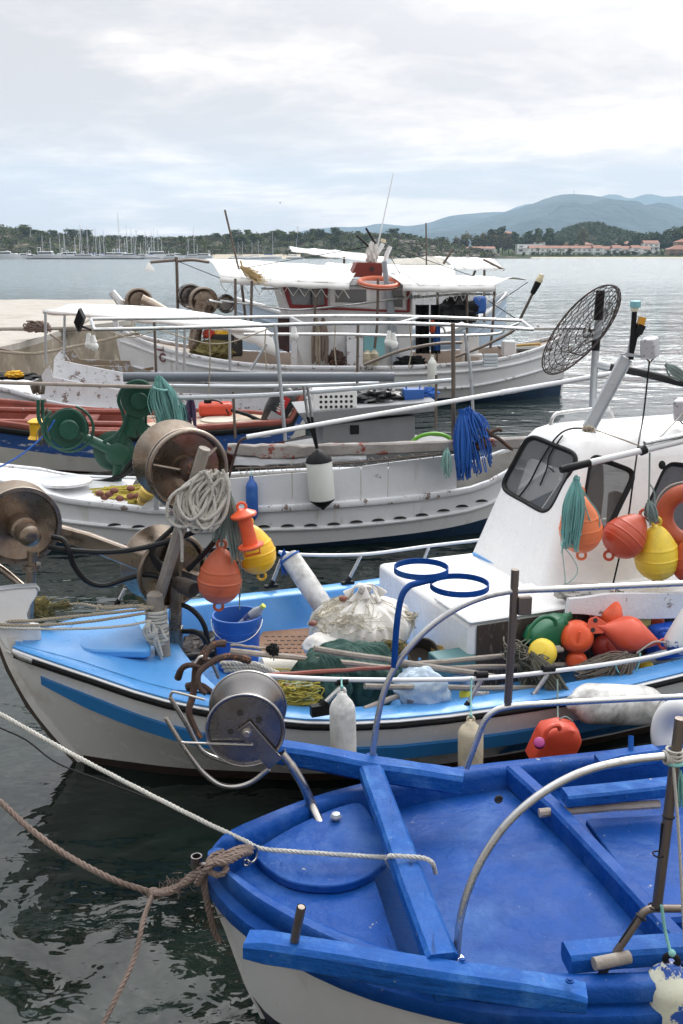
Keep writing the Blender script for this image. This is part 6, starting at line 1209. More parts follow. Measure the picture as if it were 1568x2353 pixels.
# ---------------- grey boat with console box
Hf = Frame(-.75, 13.3, 8)
TH = thing('fishing_boat', 'grey boat with box console carrying a crate and black bags', 'boat', Hf(1.3, 0, 0), 'moored fishing boats')
HBh, onH = make_hull(Hf, [(0, .3), (.5, .62), (1.2, .75), (2.0, .6), (2.3, .4)], TH, 2.3); uH = fr(0, 2.3, 12)
band(Hf, HBh, uH, lambda u: .5, -.3, 1, .75, 'hull', GREY, TH); sheet(Hf, HBh, uH, lambda u: .47, 'deck', GREY, TH, .02)
hn = lambda x, y, d=0: Hf.N(x, y, .55 + d)
m = MB(); a, b_, c, d = hn(741, 978), hn(952, 954), hn(953, 1035), hn(741, 1035); m.prism([a, b_, c, d], Hf.n * -.8); m.build('console', GREY, TH, bevel=.01)
a, b_ = hn(684, 946, .08), hn(1003, 921, .08); m = MB(); m.prism([a + V((0, 0, -.015)), b_ + V((0, 0, .0)), b_ + V((0, 0, -.14)), a + V((.1, 0, -.15))], Hf.n * -1.0); m.build('console_top', GREY, TH, bevel=.012)
m = MB(); p = hn(814, 987, .005); m.box(p, Hf.u * .06, V((0, 0, .06)), Hf.n * .01); m.build('black_socket', BLK, TH, bevel=.01)
def crate():
    o = hn(766, 948, .0); t = thing('fish_crate', 'white plastic crate with round holes on the grey console', 'crate', o); m = MB(); y0 = o.y - .12; ux, uy = Hf.u, -Hf.n
    L_, D_, H_ = .56, .36, .26; base = hn(721, 946, .02)
    P_ = lambda a, b_, z: base + ux * a + uy * b_ + V((0, 0, z))
    for a0, a1, b0, b1 in ((0, L_, 0, .02), (0, L_, D_ - .02, D_), (0, .02, .02, D_ - .02), (L_ - .02, L_, .02, D_ - .02)): m.prism([P_(a0, b0, 0), P_(a1, b0, 0), P_(a1, b1, 0), P_(a0, b1, 0)], (0, 0, H_))
    m.prism([P_(0, 0, H_), P_(L_, 0, H_), P_(L_, D_, H_), P_(0, D_, H_)], (0, 0, .02)); m.build('box', GEL, t, bevel=.012)
    for r_ in range(3):
        for k in range(7): m = MB(); m.lathe(P_(.09 + k * .066, -.001, .06 + r_ * .066), Hf.n, [(0, .02), (.003, .02)], 12); m.build('hole', DARK, t)
crate()
m = MB(); lump(m, hn(870, 915, -.4), (.33, .25, .12), 4, .45, 3.2, 40, 20, ridge=.35); m.build('black_bag', mat('black_plastic_sheet', (.016, .016, .018), .33, bump=.8, bump_scale=14, var=.3), label='crumpled black plastic bags heaped behind the crate', cat='bag')
o = hn(948, 910, -.3); m = MB(); m.box(o, Hf.u * .13, Hf.n * .10, V((0, 0, .10))); m.tube([o + V((-.09, 0, .1)), o + V((-.09, 0, .17)), o + V((.09, 0, .18)), o + V((.09, 0, .1))], .012, 6); m.build('blue_can', FBLU, label='blue can with wire handle right of the black bags', cat='can', bevel=.02)
m = MB(); lump(m, Y(985, 905, 13.4), (.12, .06, .09), 9, .4); m.build('blue_rag', BLUEC, label='bunched blue cord or rag right of the blue can', cat='cord')
# ---------------- blue, white and red boat
Df = Frame(-7.05, 14.25, 8); LD = 6.55
TD = thing('fishing_boat', 'weathered blue, white and red open boat behind the green haulers', 'boat', Df(3.2, 0, 0), 'moored fishing boats')
HBd, onD = make_hull(Df, [(0, .05), (.6, .45), (1.5, .85), (2.6, 1.02), (3.8, 1.02), (5, .8), (5.9, .48), (6.4, .2), (6.55, .08)], TD, LD)
zd1 = ext(ztab(onD, [(0, 990), (156, 1008), (265, 1012), (450, 1000), (600, 988), (680, 975)]), LD, .95, .85); D1 = lambda u: smooth_tab(zd1, u)
zd2 = ext(ztab(onD, [(0, 1026), (112, 1042), (243, 1053), (450, 1040), (680, 1003)], .97), LD, .65, .6); D2 = lambda u: smooth_tab(zd2, u)
zd3 = ext(ztab(onD, [(0, 1068), (150, 1080), (265, 1082)], .9), LD, .3, .3); D3 = lambda u: min(.3, smooth_tab(zd3, u))
uD = [0, .15, .4] + fr(.7, 6.3, 20) + [6.55]
BLWORN = mat('worn_blue_band', (.02, .08, .28), .55, wear=(.55, .55, .58), wear_amt=.36, wear_scale=5, stretch=(.5, .5, 2.5), var=.25, bump=.5)
band(Df, HBd, uD, D1, D2, 1, .97, 'blue_topside', BLWORN, TD); band(Df, HBd, uD, D2, D3, .97, .90, 'hull', mat('dirty_white_hull', (.58, .57, .54), .5, dirt=(.30, .26, .20), dirt_amt=.45, dirt_scale=1.5, wear=(.28, .15, .06), wear_amt=.1, wear_scale=3, stretch=(1, 1, .4), var=.1), TD); band(Df, HBd, uD, D3, -.3, .90, .6, 'bottom_paint', mat('maroon_antifouling', (.10, .025, .02), .6, var=.3), TD)
moulding(Df, HBd, uD, lambda u: D1(u) + .02, 1.0, .045, 'black_rubbing_band', BLK, TD, .8, .01); moulding(Df, HBd, uD, lambda u: D1(u) + .10, .96, .05, 'gunwale', REDW, TD, .8, 0)
band(Df, HBd, uD, lambda u: D1(u) + .1, lambda u: D1(u) - .3, .93, .9, 'inner_bulwark', REDW, TD); sheet(Df, HBd, fr(.3, 4.4, 10), lambda u: D1(u) - .25, 'floor', REDW, TD, .1)
sheet(Df, HBd, fr(3.9, 6.45, 8), lambda u: D1(u) + .09, 'aft_deck', mat('cream_red_deck', (.45, .37, .28), .75, wear=(.33, .10, .07), wear_amt=.42, wear_scale=2.5, dirt=(.2, .15, .12), dirt_amt=.4, bump=.6), TD, .02)
for u in (1.6, 2.5, 3.3): m = MB(); m.beam([Df(u, -HBd(u) * .9, D1(u) + .04), Df(u, HBd(u) * .9, D1(u) + .04)], .2, .05); m.build('thwart', REDW, TD, smooth=25)
for n, (x0, y0, x1, y1) in enumerate(((0, 968, 300, 975), (0, 985, 330, 990), (0, 940, 390, 948))): rod('red_spar', Df.N(x0 - 60, y0, .5 - .45 * n), Df.N(x1, y1, .5 - .45 * n), .045, REDW, ('nearest', 'middle', 'farthest')[n] + ' of three faded red spars laid along the blue, white and red boat', cat='spar', group='faded red spars', wob=.004)
c = Df.N(503, 966, .1); m = MB(); m.lathe(c, (0, 0, 1), [(-.03, .27), (.02, .28), (.03, .26)], 32); m.build('round_hatch', mat('cream_hatch', (.55, .50, .42), .7, var=.15, dirt=(.3, .25, .2), dirt_amt=.4), TD)
c = Df.N(495, 945, -.3); t = thing('fuel_tank', 'red portable fuel tank with black cap on the cream deck', 'fuel tank', c); m = MB(); m.box(c + V((0, 0, .04)), Df.u * .26, Df.n * .16, V((0, 0, .10))); m.build('tank', REDJ, t, bevel=.05); m = MB(); m.lathe(c + V((-.11, -.05, .14)), (0, 0, 1), [(0, .06), (.05, .06), (.055, .04)], 14); cap_tube(m, [c + V((-.08, -.05, .19)), c + V((.1, -.1, .15)), c + V((.22, -.15, -.02))], .012, 6); m.build('cap', BLK, t)
m = MB(); m.box(Df.N(108, 990, 1.05) , V((.012, .0, 0)), V((0, .01, 0)), V((0, 0, .01)))
m = MB(); y_f = Y(88, 990, 12.6); m.lathe(Y(88, 1012, 12.6), (0, 0, 1), [(0, .03), (.02, .10), (.03, .13), (.06, .11), (.07, .10), (.22, .10), (.23, .115), (.25, .12), (.28, .07), (.29, .03)], 20); m.build('lantern_float', YEL, label='yellow barrel shaped float hanging by the left green drum', cat='float')
m = MB(); hank(m, Y(100, 975, 12.4), Y(100, 1025, 12.4), .14, 20, .005, 51, m=4); hank(m, Y(108, 940, 12.4), Y(108, 970, 12.4), .14, 14, .005, 52, m=4); m.build('cord_hank', OLIVE, label='olive string tangle hanging behind the left green drum', cat='cord')
def outboard(px, py, y):
    c = Y(px, py, y); t = thing('outboard_motor', 'tilted black outboard motor with red and white stripes', 'outboard motor', c); ax = V((.5, 0, .87)).normalized(); sd_ = V((.87, 0, -.5)); 
    m = MB(); rows = []
    for s, w_, d_ in ((-.34, .09, .10), (-.30, .15, .16), (-.1, .19, .19), (.12, .20, .20), (.25, .17, .17), (.31, .10, .10), (.325, .02, .02)):
        rows.append([c + ax * s + sd_ * w_ * (abs(math.cos(a)) ** .6) * math.copysign(1, math.cos(a)) + V((0, 1, 0)) * d_ * (abs(math.sin(a)) ** .6) * math.copysign(1, math.sin(a)) for a in [2 * math.pi * k / 20 for k in range(20)]])
    m.grid(rows, close_u=True); m.build('cowl', mat('dark_grey_cowl', (.025, .026, .03), .3, var=.1), t, smooth=70)
    m = MB(); m.box(c + V((0, -.195, 0)) + sd_ * .05 + ax * .06, ax * .14, sd_ * .045, V((0, .006, 0))); m.build('red_stripe', mat('red_decal', (.5, .02, .02), .4), t)
    m = MB()
    for k in range(6): m.box(c + V((0, -.205, 0)) + ax * (.02 + .035 * k - .06) + sd_ * (.02 - .012 * (k % 2)), ax * .008, sd_ * .03, V((0, .005, 0)))
    m.build('white_lettering', WH, t)
    m = MB(); m.box(c + V((0, -.2, 0)) - ax * .16 + sd_ * .02, ax * .07, sd_ * .09, V((0, .006, 0))); m.build('silver_panel', GALV, t)
    m = MB(); m.tube([c - ax * .3, c - ax * .42 + sd_ * .1, c - ax * .5 + sd_ * .45], [.09, .07, .05], 10); m.build('leg', BLK, t); m = MB(); m.tube([c - ax * .34, c - ax * .36 - sd_ * .35, c - ax * .42 - sd_ * .6], [.035, .03, .028], 8); m.build('tiller', BLK, t)
outboard(641, 932, 15.0)
m = MB(); lump(m, Y(682, 945, 15.4), (.16, .14, .22), 12, .4); m.build('white_rag', SACK, label='crumpled white rag hung right of the outboard motor', cat='rag')
# ---------------- white boat with raised bow boards and awning
Ef = Frame(-7.3, 16.6, 8); LE = 6.9
TE = thing('fishing_boat', 'white boat with peeling raised bow boards under a white awning', 'boat', Ef(3.4, 0, 0), 'moored fishing boats')
HBe, onE = make_hull(Ef, [(0, .05), (.6, .45), (1.5, .8), (2.8, 1.0), (4, 1.0), (5.4, .8), (6.4, .45), (6.9, .15)], TE, LE)
ze1 = ext(ztab(onE, [(0, 893), (92, 919), (156, 933), (268, 944), (400, 948), (550, 946), (690, 940)]), LE, 1.1, .7); E1 = lambda u: smooth_tab(ze1, u)
uE = [0, .15, .4] + fr(.7, 6.6, 20) + [6.9]
band(Ef, HBe, uE, E1, .12, 1, .9, 'hull', WH, TE); band(Ef, HBe, uE, .12, -.3, .9, .6, 'bottom_paint', NAVY, TE); moulding(Ef, HBe, uE, E1, 1, .04, 'gunwale', WHC, TE, .8); sheet(Ef, HBe, uE[1:], lambda u: E1(u) - .03, 'deck', WHC, TE, .05)
m = MB(); pg = [onE(x, y, .92) for x, y in []]
q = [Ef.N(x, y, .82) for x, y in [(92, 935), (95, 862), (104, 848), (114, 838), (122, 866), (175, 877), (235, 888), (285, 897), (292, 950), (170, 940)]]
m.prism(q, Ef.n * -.04); m.build('bow_board', WHC, TE, bevel=.006); m = MB(); m.prism([p - Ef.n * 1.5 + V((0, 0, .1)) for p in q], Ef.n * -.04); m.build('bow_board', WHC, TE, bevel=.006)
q = [Ef.N(x, y, .85) for x, y in [(300, 955), (300, 905), (690, 905), (690, 945)]]; m = MB(); m.prism([Ef(u, .8 - .0, E1(u) + .02) for u in (3.0, 6.2)] + [Ef(6.2, .8, E1(6.2) + .3), Ef(3.0, .8, E1(3) + .28)], Ef.n * -.03); m.build('side_board', WHC, TE)
aw = [[(97, 713), (200, 722), (350, 736), (470, 747), (570, 757), (624, 766)], [(125, 706), (230, 711), (380, 722), (490, 734), (570, 745), (612, 753)], [(158, 699), (255, 700), (390, 708), (490, 722), (560, 736), (600, 742)]]
m = MB(); rows = []
for r_, (pts, y0) in enumerate(zip(aw, (16.3, 17.0, 17.7))): rows.append(resample(spline([Y(x, y, y0 + .1 * i) + V((0, 0, -.03 if r_ == 1 else 0)) for i, (x, y) in enumerate(pts)], 5), 26))
m.grid(rows, flip=True); m.grid([rows[0], [p + V((0, .01, -.05 - .015 * math.sin(i * 1.3))) for i, p in enumerate(rows[0])]], flip=False)
e0 = rows[0][20:]; m.grid([e0, [p + V((.01 * i, .05, -.06 - .035 * i - .02 * math.sin(i * 2))) for i, p in enumerate(e0)], [p + V((.015 * i - .02, .02, -.08 - .06 * i + .03 * math.cos(i * 2.2))) for i, p in enumerate(e0)]], flip=False)
m.build('awning', CLOTH, TE, solid=.008)
tubes(Ef, 1.0, 'awning_post', GALV, TE, [[(104, 716), (105, 838)], [(405, 745), (406, 850)], [(424, 747), (423, 850)], [(527, 755), (528, 850)], [(612, 790), (575, 850)]], .022); tubes(Ef, -.6, 'awning_post', GALV, TE, [[(148, 703), (147, 815)]], .022)
m = MB(); m.rope([Y(0, 808, 18.5), Y(78, 812, 18.5), Y(150, 800, 18.8), Y(290, 770, 19.4), Y(320, 766, 20)], .03, pitch=.18); m.build('mooring_rope', ROPET, label='thick pale mooring rope from the quay to the bow with the painted eye', cat='rope')
m = MB(); m.rope([Y(135, 760, 20), Y(200, 758, 20), Y(300, 758, 20.3)], .018); m.rope([Y(115, 768, 20), Y(145, 790, 19.6), Y(155, 808, 19.4), Y(138, 812, 19)], .02); m.rope([Y(-30, 796, 18.6), Y(20, 806, 18.6), Y(60, 812, 18.5)], .022); m.build('quay_ropes', ROPEB, label='old brown ropes draped over the corner of the quay', cat='rope')
m = MB(); lump(m, Y(86, 752, 20.5), (.25, .15, .12), 7, .4); tangle(m, Y(86, 750, 20.4), (.28, .15, .12), 22, .016, 61); m.build('rope_heap', ROPEB, label='small heap of brown rope lying on the quay edge', cat='rope')
GDf = Frame(-6.4, 19.0, 6); t = thing('dinghy', 'old grey brown wooden boat with peeling stem by the quay', 'boat', GDf(1.2, 0, 0), 'moored fishing boats')
m = MB(); q = [GDf.N(x, y, .4) for x, y in [(128, 885), (130, 838), (138, 820), (148, 814), (158, 826), (165, 838), (285, 842), (300, 885)]]; m.prism(q, GDf.n * -.05); m.build('side_plank', mat('peeling_brown_plank', (.27, .215, .16), .85, wear=(.42, .43, .47), wear_amt=.45, wear_scale=5, bump=.8, var=.2), t)
m = MB(); m.prism([p - GDf.n * 1.0 for p in q], GDf.n * -.05); m.build('side_plank', MATS['peeling_brown_plank'], t); m = MB(); m.prism([GDf(.3, .4, .3), GDf(2.3, .4, .3), GDf(2.3, -.6, .3), GDf(.3, -.6, .3)], (0, 0, .05)); m.prism([GDf(.3, .4, -.2), GDf(2.3, .4, -.2), GDf(2.3, -.6, -.2), GDf(.3, -.6, -.2)], (0, 0, .5)); m.build('hull', MATS['peeling_brown_plank'], t)
m = MB(); hank(m, Y(92, 872, 15.7), Y(92, 905, 15.7), .25, 26, .008, 71, m=4); m.build('cord_hank', OLIVE, label='dark olive net strands hanging from the brown pole at far left', cat='cord')
m = MB(); lump(m, Y(30, 865, 16.2), (.4, .2, .06), 8, .5); m.build('black_tarp', BLK, label='crumpled black tarp on the bow at the left edge', cat='tarp'); m = MB(); lump(m, Y(32, 860, 16.0), (.14, .06, .06), 3, .4); m.build('yellow_rag', YEL, label='small yellow rag lying on the black tarp', cat='rag')
# ---------------- large caique with the cabin
Ff = Frame(-4.45, 20.25, 9); LF = 9.35
TF = thing('fishing_boat', 'large white caique with painted eye, red trimmed cabin and canvas canopy', 'boat', Ff(4.6, 0, 0), 'moored fishing boats')
HBF, onF = make_hull(Ff, [(0, .05), (.5, .5), (1.2, .92), (2.2, 1.25), (3.5, 1.42), (5, 1.45), (6.5, 1.3), (7.8, .95), (8.7, .5), (9.2, .16), (9.35, .06)], TF, LF)
zf1 = ext(ztab(onF, [(310, 777), (400, 808), (530, 833), (650, 843), (784, 845), (900, 845), (1009, 840), (1134, 828), (1249, 797)]), LF, 1.55, 1.3); F1 = lambda u: smooth_tab(zf1, u)
zf2 = ext(ztab(onF, [(320, 798), (400, 828), (530, 850), (784, 860), (904, 859), (1034, 855), (1134, 845), (1249, 817)], .985), LF, 1.3, 1.1); F2 = lambda u: smooth_tab(zf2, u)
zf3 = ext(ztab(onF, [(1004, 892), (1084, 887), (1234, 852)], .95), LF, .6, .75); F3 = lambda u: lerp([(0, .85), (2, .5), (5, .4)], u) if u < 5 else smooth_tab(zf3, u)
FB_ = lambda u: .16 if u < 7 else .16 + (u - 7) * .09
uF = [0, .12, .3] + fr(.6, 9, 28) + [9.2, 9.35]
band(Ff, HBF, uF, F1, F2, 1, .985, 'topside', WH, TF, 2); band(Ff, HBF, uF, F2, F3, .985, .94, 'hull', WH, TF); band(Ff, HBF, uF, F3, FB_, .94, .86, 'lower_hull', HULLA, TF); band(Ff, HBF, uF, FB_, -.4, .86, .4, 'bottom_paint', DBLUE, TF)
moulding(Ff, HBF, uF, F1, 1, .045, 'gunwale', WHC, TF, .8); moulding(Ff, HBF, uF, F2, .985, .03, 'rub_strake', WH, TF, .9, .01); moulding(Ff, HBF, uF, F3, .945, .028, 'rub_strake', WHC, TF, .9, .01)
sheet(Ff, HBF, uF[1:], lambda u: F1(u) - .3 if 1.6 < u < 8.2 else F1(u) - .04, 'deck', mat('buff_deck', (.36, .30, .25), .7, var=.2, dirt=(.2, .15, .12), dirt_amt=.4), TF, .06)
band(Ff, HBF, uF, lambda u: F1(u) + .02, lambda u: F1(u) - .32, .955, .95, 'inner_bulwark', mat('pinkish_lining', (.55, .46, .40), .7, var=.12), TF)
m = MB(); m.beam([Ff(-.1, 0, 1.85), Ff(-.03, 0, 1.4), Ff(.06, 0, .8), Ff(.2, 0, 0)], .1, .1, up=(1, 0, 0)); m.build('stem', WH, TF); m = MB(); m.beam([Ff(9.4, 0, 1.5), Ff(9.4, 0, 1.2), Ff(9.35, 0, .6), Ff(9.3, 0, -.2)], .1, .12, up=(1, 0, 0)); m.build('stern_post', WH, TF)
q = onF(374, 828, 1.0); c = Ff(q[0], q[1] + .015, q[2] + .06); m = MB(); m.ring(c, Ff.n, .075, .016, 20, 6, sx=.75); m.build('painted_eye', mat('maroon_paint', (.12, .015, .02), .5), TF)
m = MB(); m.tube(spline([c + Ff.u * x + V((0, 0, z)) for x, z in ((-.14, .16), (0, .14), (.14, .10), (.2, .12))], 4), .016, 6); m.build('painted_brow', MATS['maroon_paint'], TF)
q = onF(345, 842, .98); c = Ff(q[0], q[1] + .01, q[2]); m = MB(); m.prism([c + Ff.u * .17 * math.cos(a) * 1.0 + V((0, 0, .08 * math.sin(a))) for a in fr(3.6, 6.4, 8)], Ff.n * .008); m.build('hawse_plate', mat('brown_plate', (.22, .14, .08), .7), TF)
fn = lambda x, y, n=.85: Ff.N(x, y, n)
m = MB(); q = [fn(640, 655), fn(947, 660), fn(947, 850), fn(668, 850)]; m.prism([fn(641, 652), fn(947, 657), fn(947, 850), fn(700, 850)] , Ff.n * -1.7); CAB = m.build('cabin', WH, TF, smooth=0)
def panel(pts, n, name, mt, th=.02, par=TF): m = MB(); m.prism([Ff.N(x, y, n) for x, y in pts], Ff.n * th); return m.build(name, mt, par, smooth=0)
panel([(646, 652), (752, 654), (752, 709), (664, 706)], .852, 'red_window_frame', REDTRIM); panel([(659, 655), (743, 656), (745, 701), (671, 699)], .875, 'window', GLASS, .008)
panel([(757, 656), (850, 658), (850, 706), (757, 705)], .855, 'white_window_frame', GEL); panel([(770, 664), (841, 665), (841, 696), (770, 694)], .878, 'window', GLASS, .008)
panel([(893, 660), (931, 661), (931, 711), (893, 709)], .852, 'white_window_frame', GEL); panel([(900, 666), (924, 667), (924, 706), (900, 704)], .875, 'window', GLASS, .008)
panel([(752, 706), (936, 713), (936, 718), (752, 711)], .855, 'red_trim', REDTRIM); panel([(934, 655), (941, 655), (941, 717), (934, 717)], .855, 'red_trim', REDTRIM); panel([(665, 705), (752, 707), (752, 712), (667, 711)], .857, 'red_trim', REDTRIM)
panel([(668, 725), (682, 725), (682, 838), (668, 838)], .853, 'door_frame', WHC); panel([(638, 725), (664, 725), (664, 810), (638, 800)], .75, 'door_clutter', mat('dark_red_clutter', (.06, .03, .03), .8, wear=(.3, .05, .04), wear_amt=.3, wear_scale=14, var=.6), .03)
def canopy(quads, name, y0, dy, val=.10, par=TF, sag=.05, mt=CLOTH):
    near, far = quads; n1 = resample(spline([Y(x, y, y0) for x, y in near], 6), 24); n2 = resample(spline([Y(x, y, y0 + dy) for x, y in far], 6), 24); m = MB()
    rows = [[a.lerp(b_, t) + V((0, 0, .025 * noise.noise(V((i * .45, t * 3, y0))) + .10 * math.sin(t * math.pi) - sag * abs(math.sin(i * .55)) * math.sin(t * math.pi) * .5)) for i, (a, b_) in enumerate(zip(n1, n2))] for t in (0, .15, .35, .5, .65, .85, 1)]
    m.grid(rows, flip=True)
    if val: m.grid([n1, [p + V((0, -.015 + .01 * math.sin(i * 1.7), -val + .012 * math.sin(i * 1.1))) for i, p in enumerate(n1)]])
    o = m.build(name, mt, par, solid=.006)
    for i in (4, 9, 14, 19):
        sm = MB(); sm.tube([r[i] + V((0, 0, .008)) for r in rows], .014, 5, flat=.5); sm.build('seam', mat('canvas_seam', (.62, .62, .60), .8, var=.1), o)
    if val:
        sm = MB(); zz = []
        for i in range(0, 24): zz.append(n1[i] + V((0, -.02, -val if i % 2 == 0 else -val - .16)))
        sm.tube(zz, .010, 4); sm.build('lacing', ROPEW, o)
    return o
canopy((([(505, 636), (600, 643), (700, 648), (802, 652)]), ([(470, 594), (600, 600), (720, 608), (840, 616)])), 'canopy', 19.6, 2.6, .11); canopy((([(925, 655), (1000, 657), (1080, 657), (1138, 655)]), ([(835, 618), (930, 628), (1100, 637), (1212, 645)])), 'canopy', 19.7, 2.2, .12)
canopy((([(735, 628), (850, 636), (950, 636), (1046, 634)]), ([(760, 605), (860, 608), (960, 610), (1036, 611)])), 'canopy', 21.9, 1.3, 0)
panel([(641, 641), (947, 648), (947, 657), (641, 652)], .95, 'cabin_roof_edge', WH, -1.9)
m = MB(); a = fn(845, 622, .3); m.prism([fn(x, y, .45) for x, y in [(805, 636), (820, 602), (883, 604), (876, 638)]], Ff.n * -.45); m.build('mast_box', DKRED, TF, bevel=.015); panel([(850, 613), (858, 613), (858, 622), (850, 622)], .455, 'lamp_hole', DARK)
def lifebuoy(c, ax, R_, r, m_, label, tape=None):
    t = thing('lifebuoy', label, 'lifebuoy', c - V((0, 0, R_))); m = MB(); m.ring(c, ax, R_, r, 40, 14); m.build('ring', m_, t)
    ax = V(ax).normalized(); a = ax.cross(V((0, 0, 1))).normalized(); b_ = ax.cross(a); m = MB()
    m.tube([c + (a * math.cos(k * 2 * math.pi / 40) + b_ * math.sin(k * 2 * math.pi / 40)) * (R_ + r * (1.05 + .25 * abs(math.sin(k * math.pi / 10)))) for k in range(40)], r * .09, 5, closed=True); m.build('grab_line', ROPEW, t); return t
lifebuoy(fn(870, 650, 1.0), V((.05, -.2, .96)), sz(44, fn(870, 650, 1.0)), .055, ORNF, 'faded orange lifebuoy lying at the cabin roof edge below the red box')
tubes(Ff, .95, 'exhaust_pipe', PVCL, TF, [[(882, 600), (893, 700), (905, 845)], [(893, 655), (903, 740), (914, 842)]], .055, 12)
tubes(Ff, .3, 'mast_pole', mat('white_tube', (.75, .75, .76), .4, var=.05), TF, [[(853, 604), (860, 590), (880, 560)], [(884, 602), (888, 585), (896, 566)]], .045)
m = MB(); lump(m, fn(855, 585, .3), (.12, .1, .22), 6, .5); m.build('wrapped_lamp', SACK, TF); m = MB(); m.tube([fn(879, 556, .3), fn(881, 549, .3)], .05, 8); m.build('masthead_lamp', mat('cream_lamp', (.7, .62, .42), .4), TF)
m = MB(); m.tube([fn(866, 570, .3), fn(903, 398, .3)], [.016, .007], 6); m.build('antenna', WH, TF); tubes(Ff, .3, 'fish_spear', BLK, TF, [[(862, 560), (840, 524)], [(845, 565), (818, 540)]], .022); tubes(Ff, .3, 'thin_antenna', RAILD, TF, [[(516, 482), (548, 618)]], .02)
m = MB(); m.lathe(fn(905, 641, .5), (0, 0, 1), [(0, .05), (.13, .07)], 14); m.build('cup', CLOTH, label='white plastic cup standing on the cabin roof', cat='cup')
m = MB(); m.tube([fn(552, 598, 1.2), fn(556, 615, 1.2)], .02, 6); rg = random.Random(5)
for k in range(60): m.tube([fn(553, 612, 1.2) + V((rg.gauss(0, .02), rg.gauss(0, .02), 0)), fn(575, 628, 1.2) + V((rg.gauss(0, .05), rg.gauss(0, .05), rg.gauss(0, .05))), fn(592, 640, 1.2) + V((rg.gauss(0, .08), rg.gauss(0, .06), rg.gauss(0, .06)))], .008, 3)
m.build('broom', STRAW, label='straw broom lying on the front edge of the canopy', cat='broom')
tubes(Ff, 1.2, 'canopy_post', RAILD, TF, [[(540, 640), (541, 790)], [(578, 645), (575, 780)], [(726, 655), (722, 740), (718, 835)], [(868, 640), (866, 740), (860, 800)], [(1072, 660), (1072, 770), (1070, 830)], [(1136, 655), (1132, 740), (1126, 800)]], .026)
tubes(Ff, -1.0, 'canopy_post', RAILD, TF, [[(553, 640), (565, 745)], [(935, 660), (935, 800)], [(1005, 660), (1003, 830)], [(405, 600), (408, 720)]], .03)
tubes(Ff, 1.0, 'mid_rail', RAIL, TF, [[(505, 690), (600, 702), (680, 711), (784, 702), (880, 690), (965, 679)], [(945, 684), (1050, 676), (1140, 676)], [(600, 663), (640, 664)], [(950, 745), (1010, 748), (1025, 770)], [(480, 690), (510, 695)]], .022)
rod('torch_pole', Y(1192, 738, 20.4), Y(1226, 668, 20.4), .028, RAILD, 'slanting pole with taped lamp at the stern of the caique'); m = MB(); a, b_ = Y(1222, 675, 20.4), Y(1236, 648, 20.4); m.tube([a, b_], [.05, .07], 8); m.build('torch_tape', BLK, label='black taped grip of the slanting stern lamp', cat='lamp'); m = MB(); m.lathe(Y(1236, 648, 20.4), (.4, 0, 1), [(0, .07), (.06, .075), (.10, .06), (.16, .05), (.17, .02)], 12); m.build('torch_lamp', mat('cream_lamp', (.7, .62, .42), .4), label='cream lamp on top of the slanting stern pole', cat='lamp')
def fsheave(x, y, R_px, n, ax_, w_=.12):
    c = fn(x, y, n); r = sz(R_px, c); m = MB(); m.lathe(c, ax_, [(-w_, r * .9), (-w_, r), (-w_ * .7, r), (0, r * .6), (w_ * .7, r), (w_, r), (w_, r * .88), (w_ * .8, r * .82), (w_ * .6, r * .7), (w_ * .6, .02)], 34); m.ring(c + V(ax_).normalized() * w_, ax_, r * .93, .03, 30, 6); return m
fsheave(318, 692, 30, .6, (.3, -.95, 0), .16).build('net_hauler_drum', STEELB, TF, smooth=35); fsheave(436, 680, 28, .2, (.3, -.95, 0)).build('net_hauler_drum', STEELD, TF, smooth=35); fsheave(466, 692, 32, .6, (.3, -.95, 0)).build('net_hauler_drum', STEELB, TF, smooth=35); fsheave(516, 697, 20, .3, (.3, -.95, 0)).build('net_hauler_drum', STEELD, TF, smooth=35)
m = MB(); m.tube([fn(322, 692, .75), fn(388, 722, .75), fn(440, 740, .6)], [.17, .1, .08], 10); m.build('hauler_arm', STEELB, TF); m = MB(); m.tube([fn(468, 695, .75), fn(452, 740, .75), fn(445, 800, .6)], [.18, .12, .12], 10); m.build('hauler_arm', STEELB, TF); m = MB(); m.tube([fn(256, 670, .5), fn(285, 706, .5)], [.07, .08], 8); m.build('hauler_horn', RAIL, TF)
tubes(Ff, .3, 'stay_wire', BLK, TF, [[(880, 562), (1136, 652)], [(870, 562), (548, 618)], [(880, 560), (930, 650)], [(408, 600), (508, 640)], [(1136, 700), (1212, 648)]], .007, 4)
tubes(Cf, .3, 'hanging_cord', ROPET, TC, [[(480, 755), (482, 830), (478, 905)], [(610, 755), (608, 800), (612, 850)], [(770, 745), (768, 800), (772, 842)], [(940, 748), (945, 800), (938, 845)], [(240, 757), (300, 775), (360, 757)], [(360, 757), (500, 790), (632, 750)]], .007, 5)
tubes(Ff, .2, 'gallows', RAILD, TF, [[(408, 722), (405, 600), (398, 598), (345, 602)], [(405, 600), (440, 597), (480, 602)]], .03); m = MB(); m.lathe(Ff.N(342, 603, .2), (0, 0, -1), [(0, .03), (.05, .05), (.14, .10), (.16, .10)], 12); m.build('lamp_shade', BULB, TF)
m = MB(); lump(m, fn(487, 806, .6), (.42, .35, .22), 3, .3); tangle(m, fn(487, 802, .7), (.42, .3, .2), 60, .012, 81); m.build('net_heap', NETO, label='olive brown net heap on the foredeck of the large caique', cat='net')
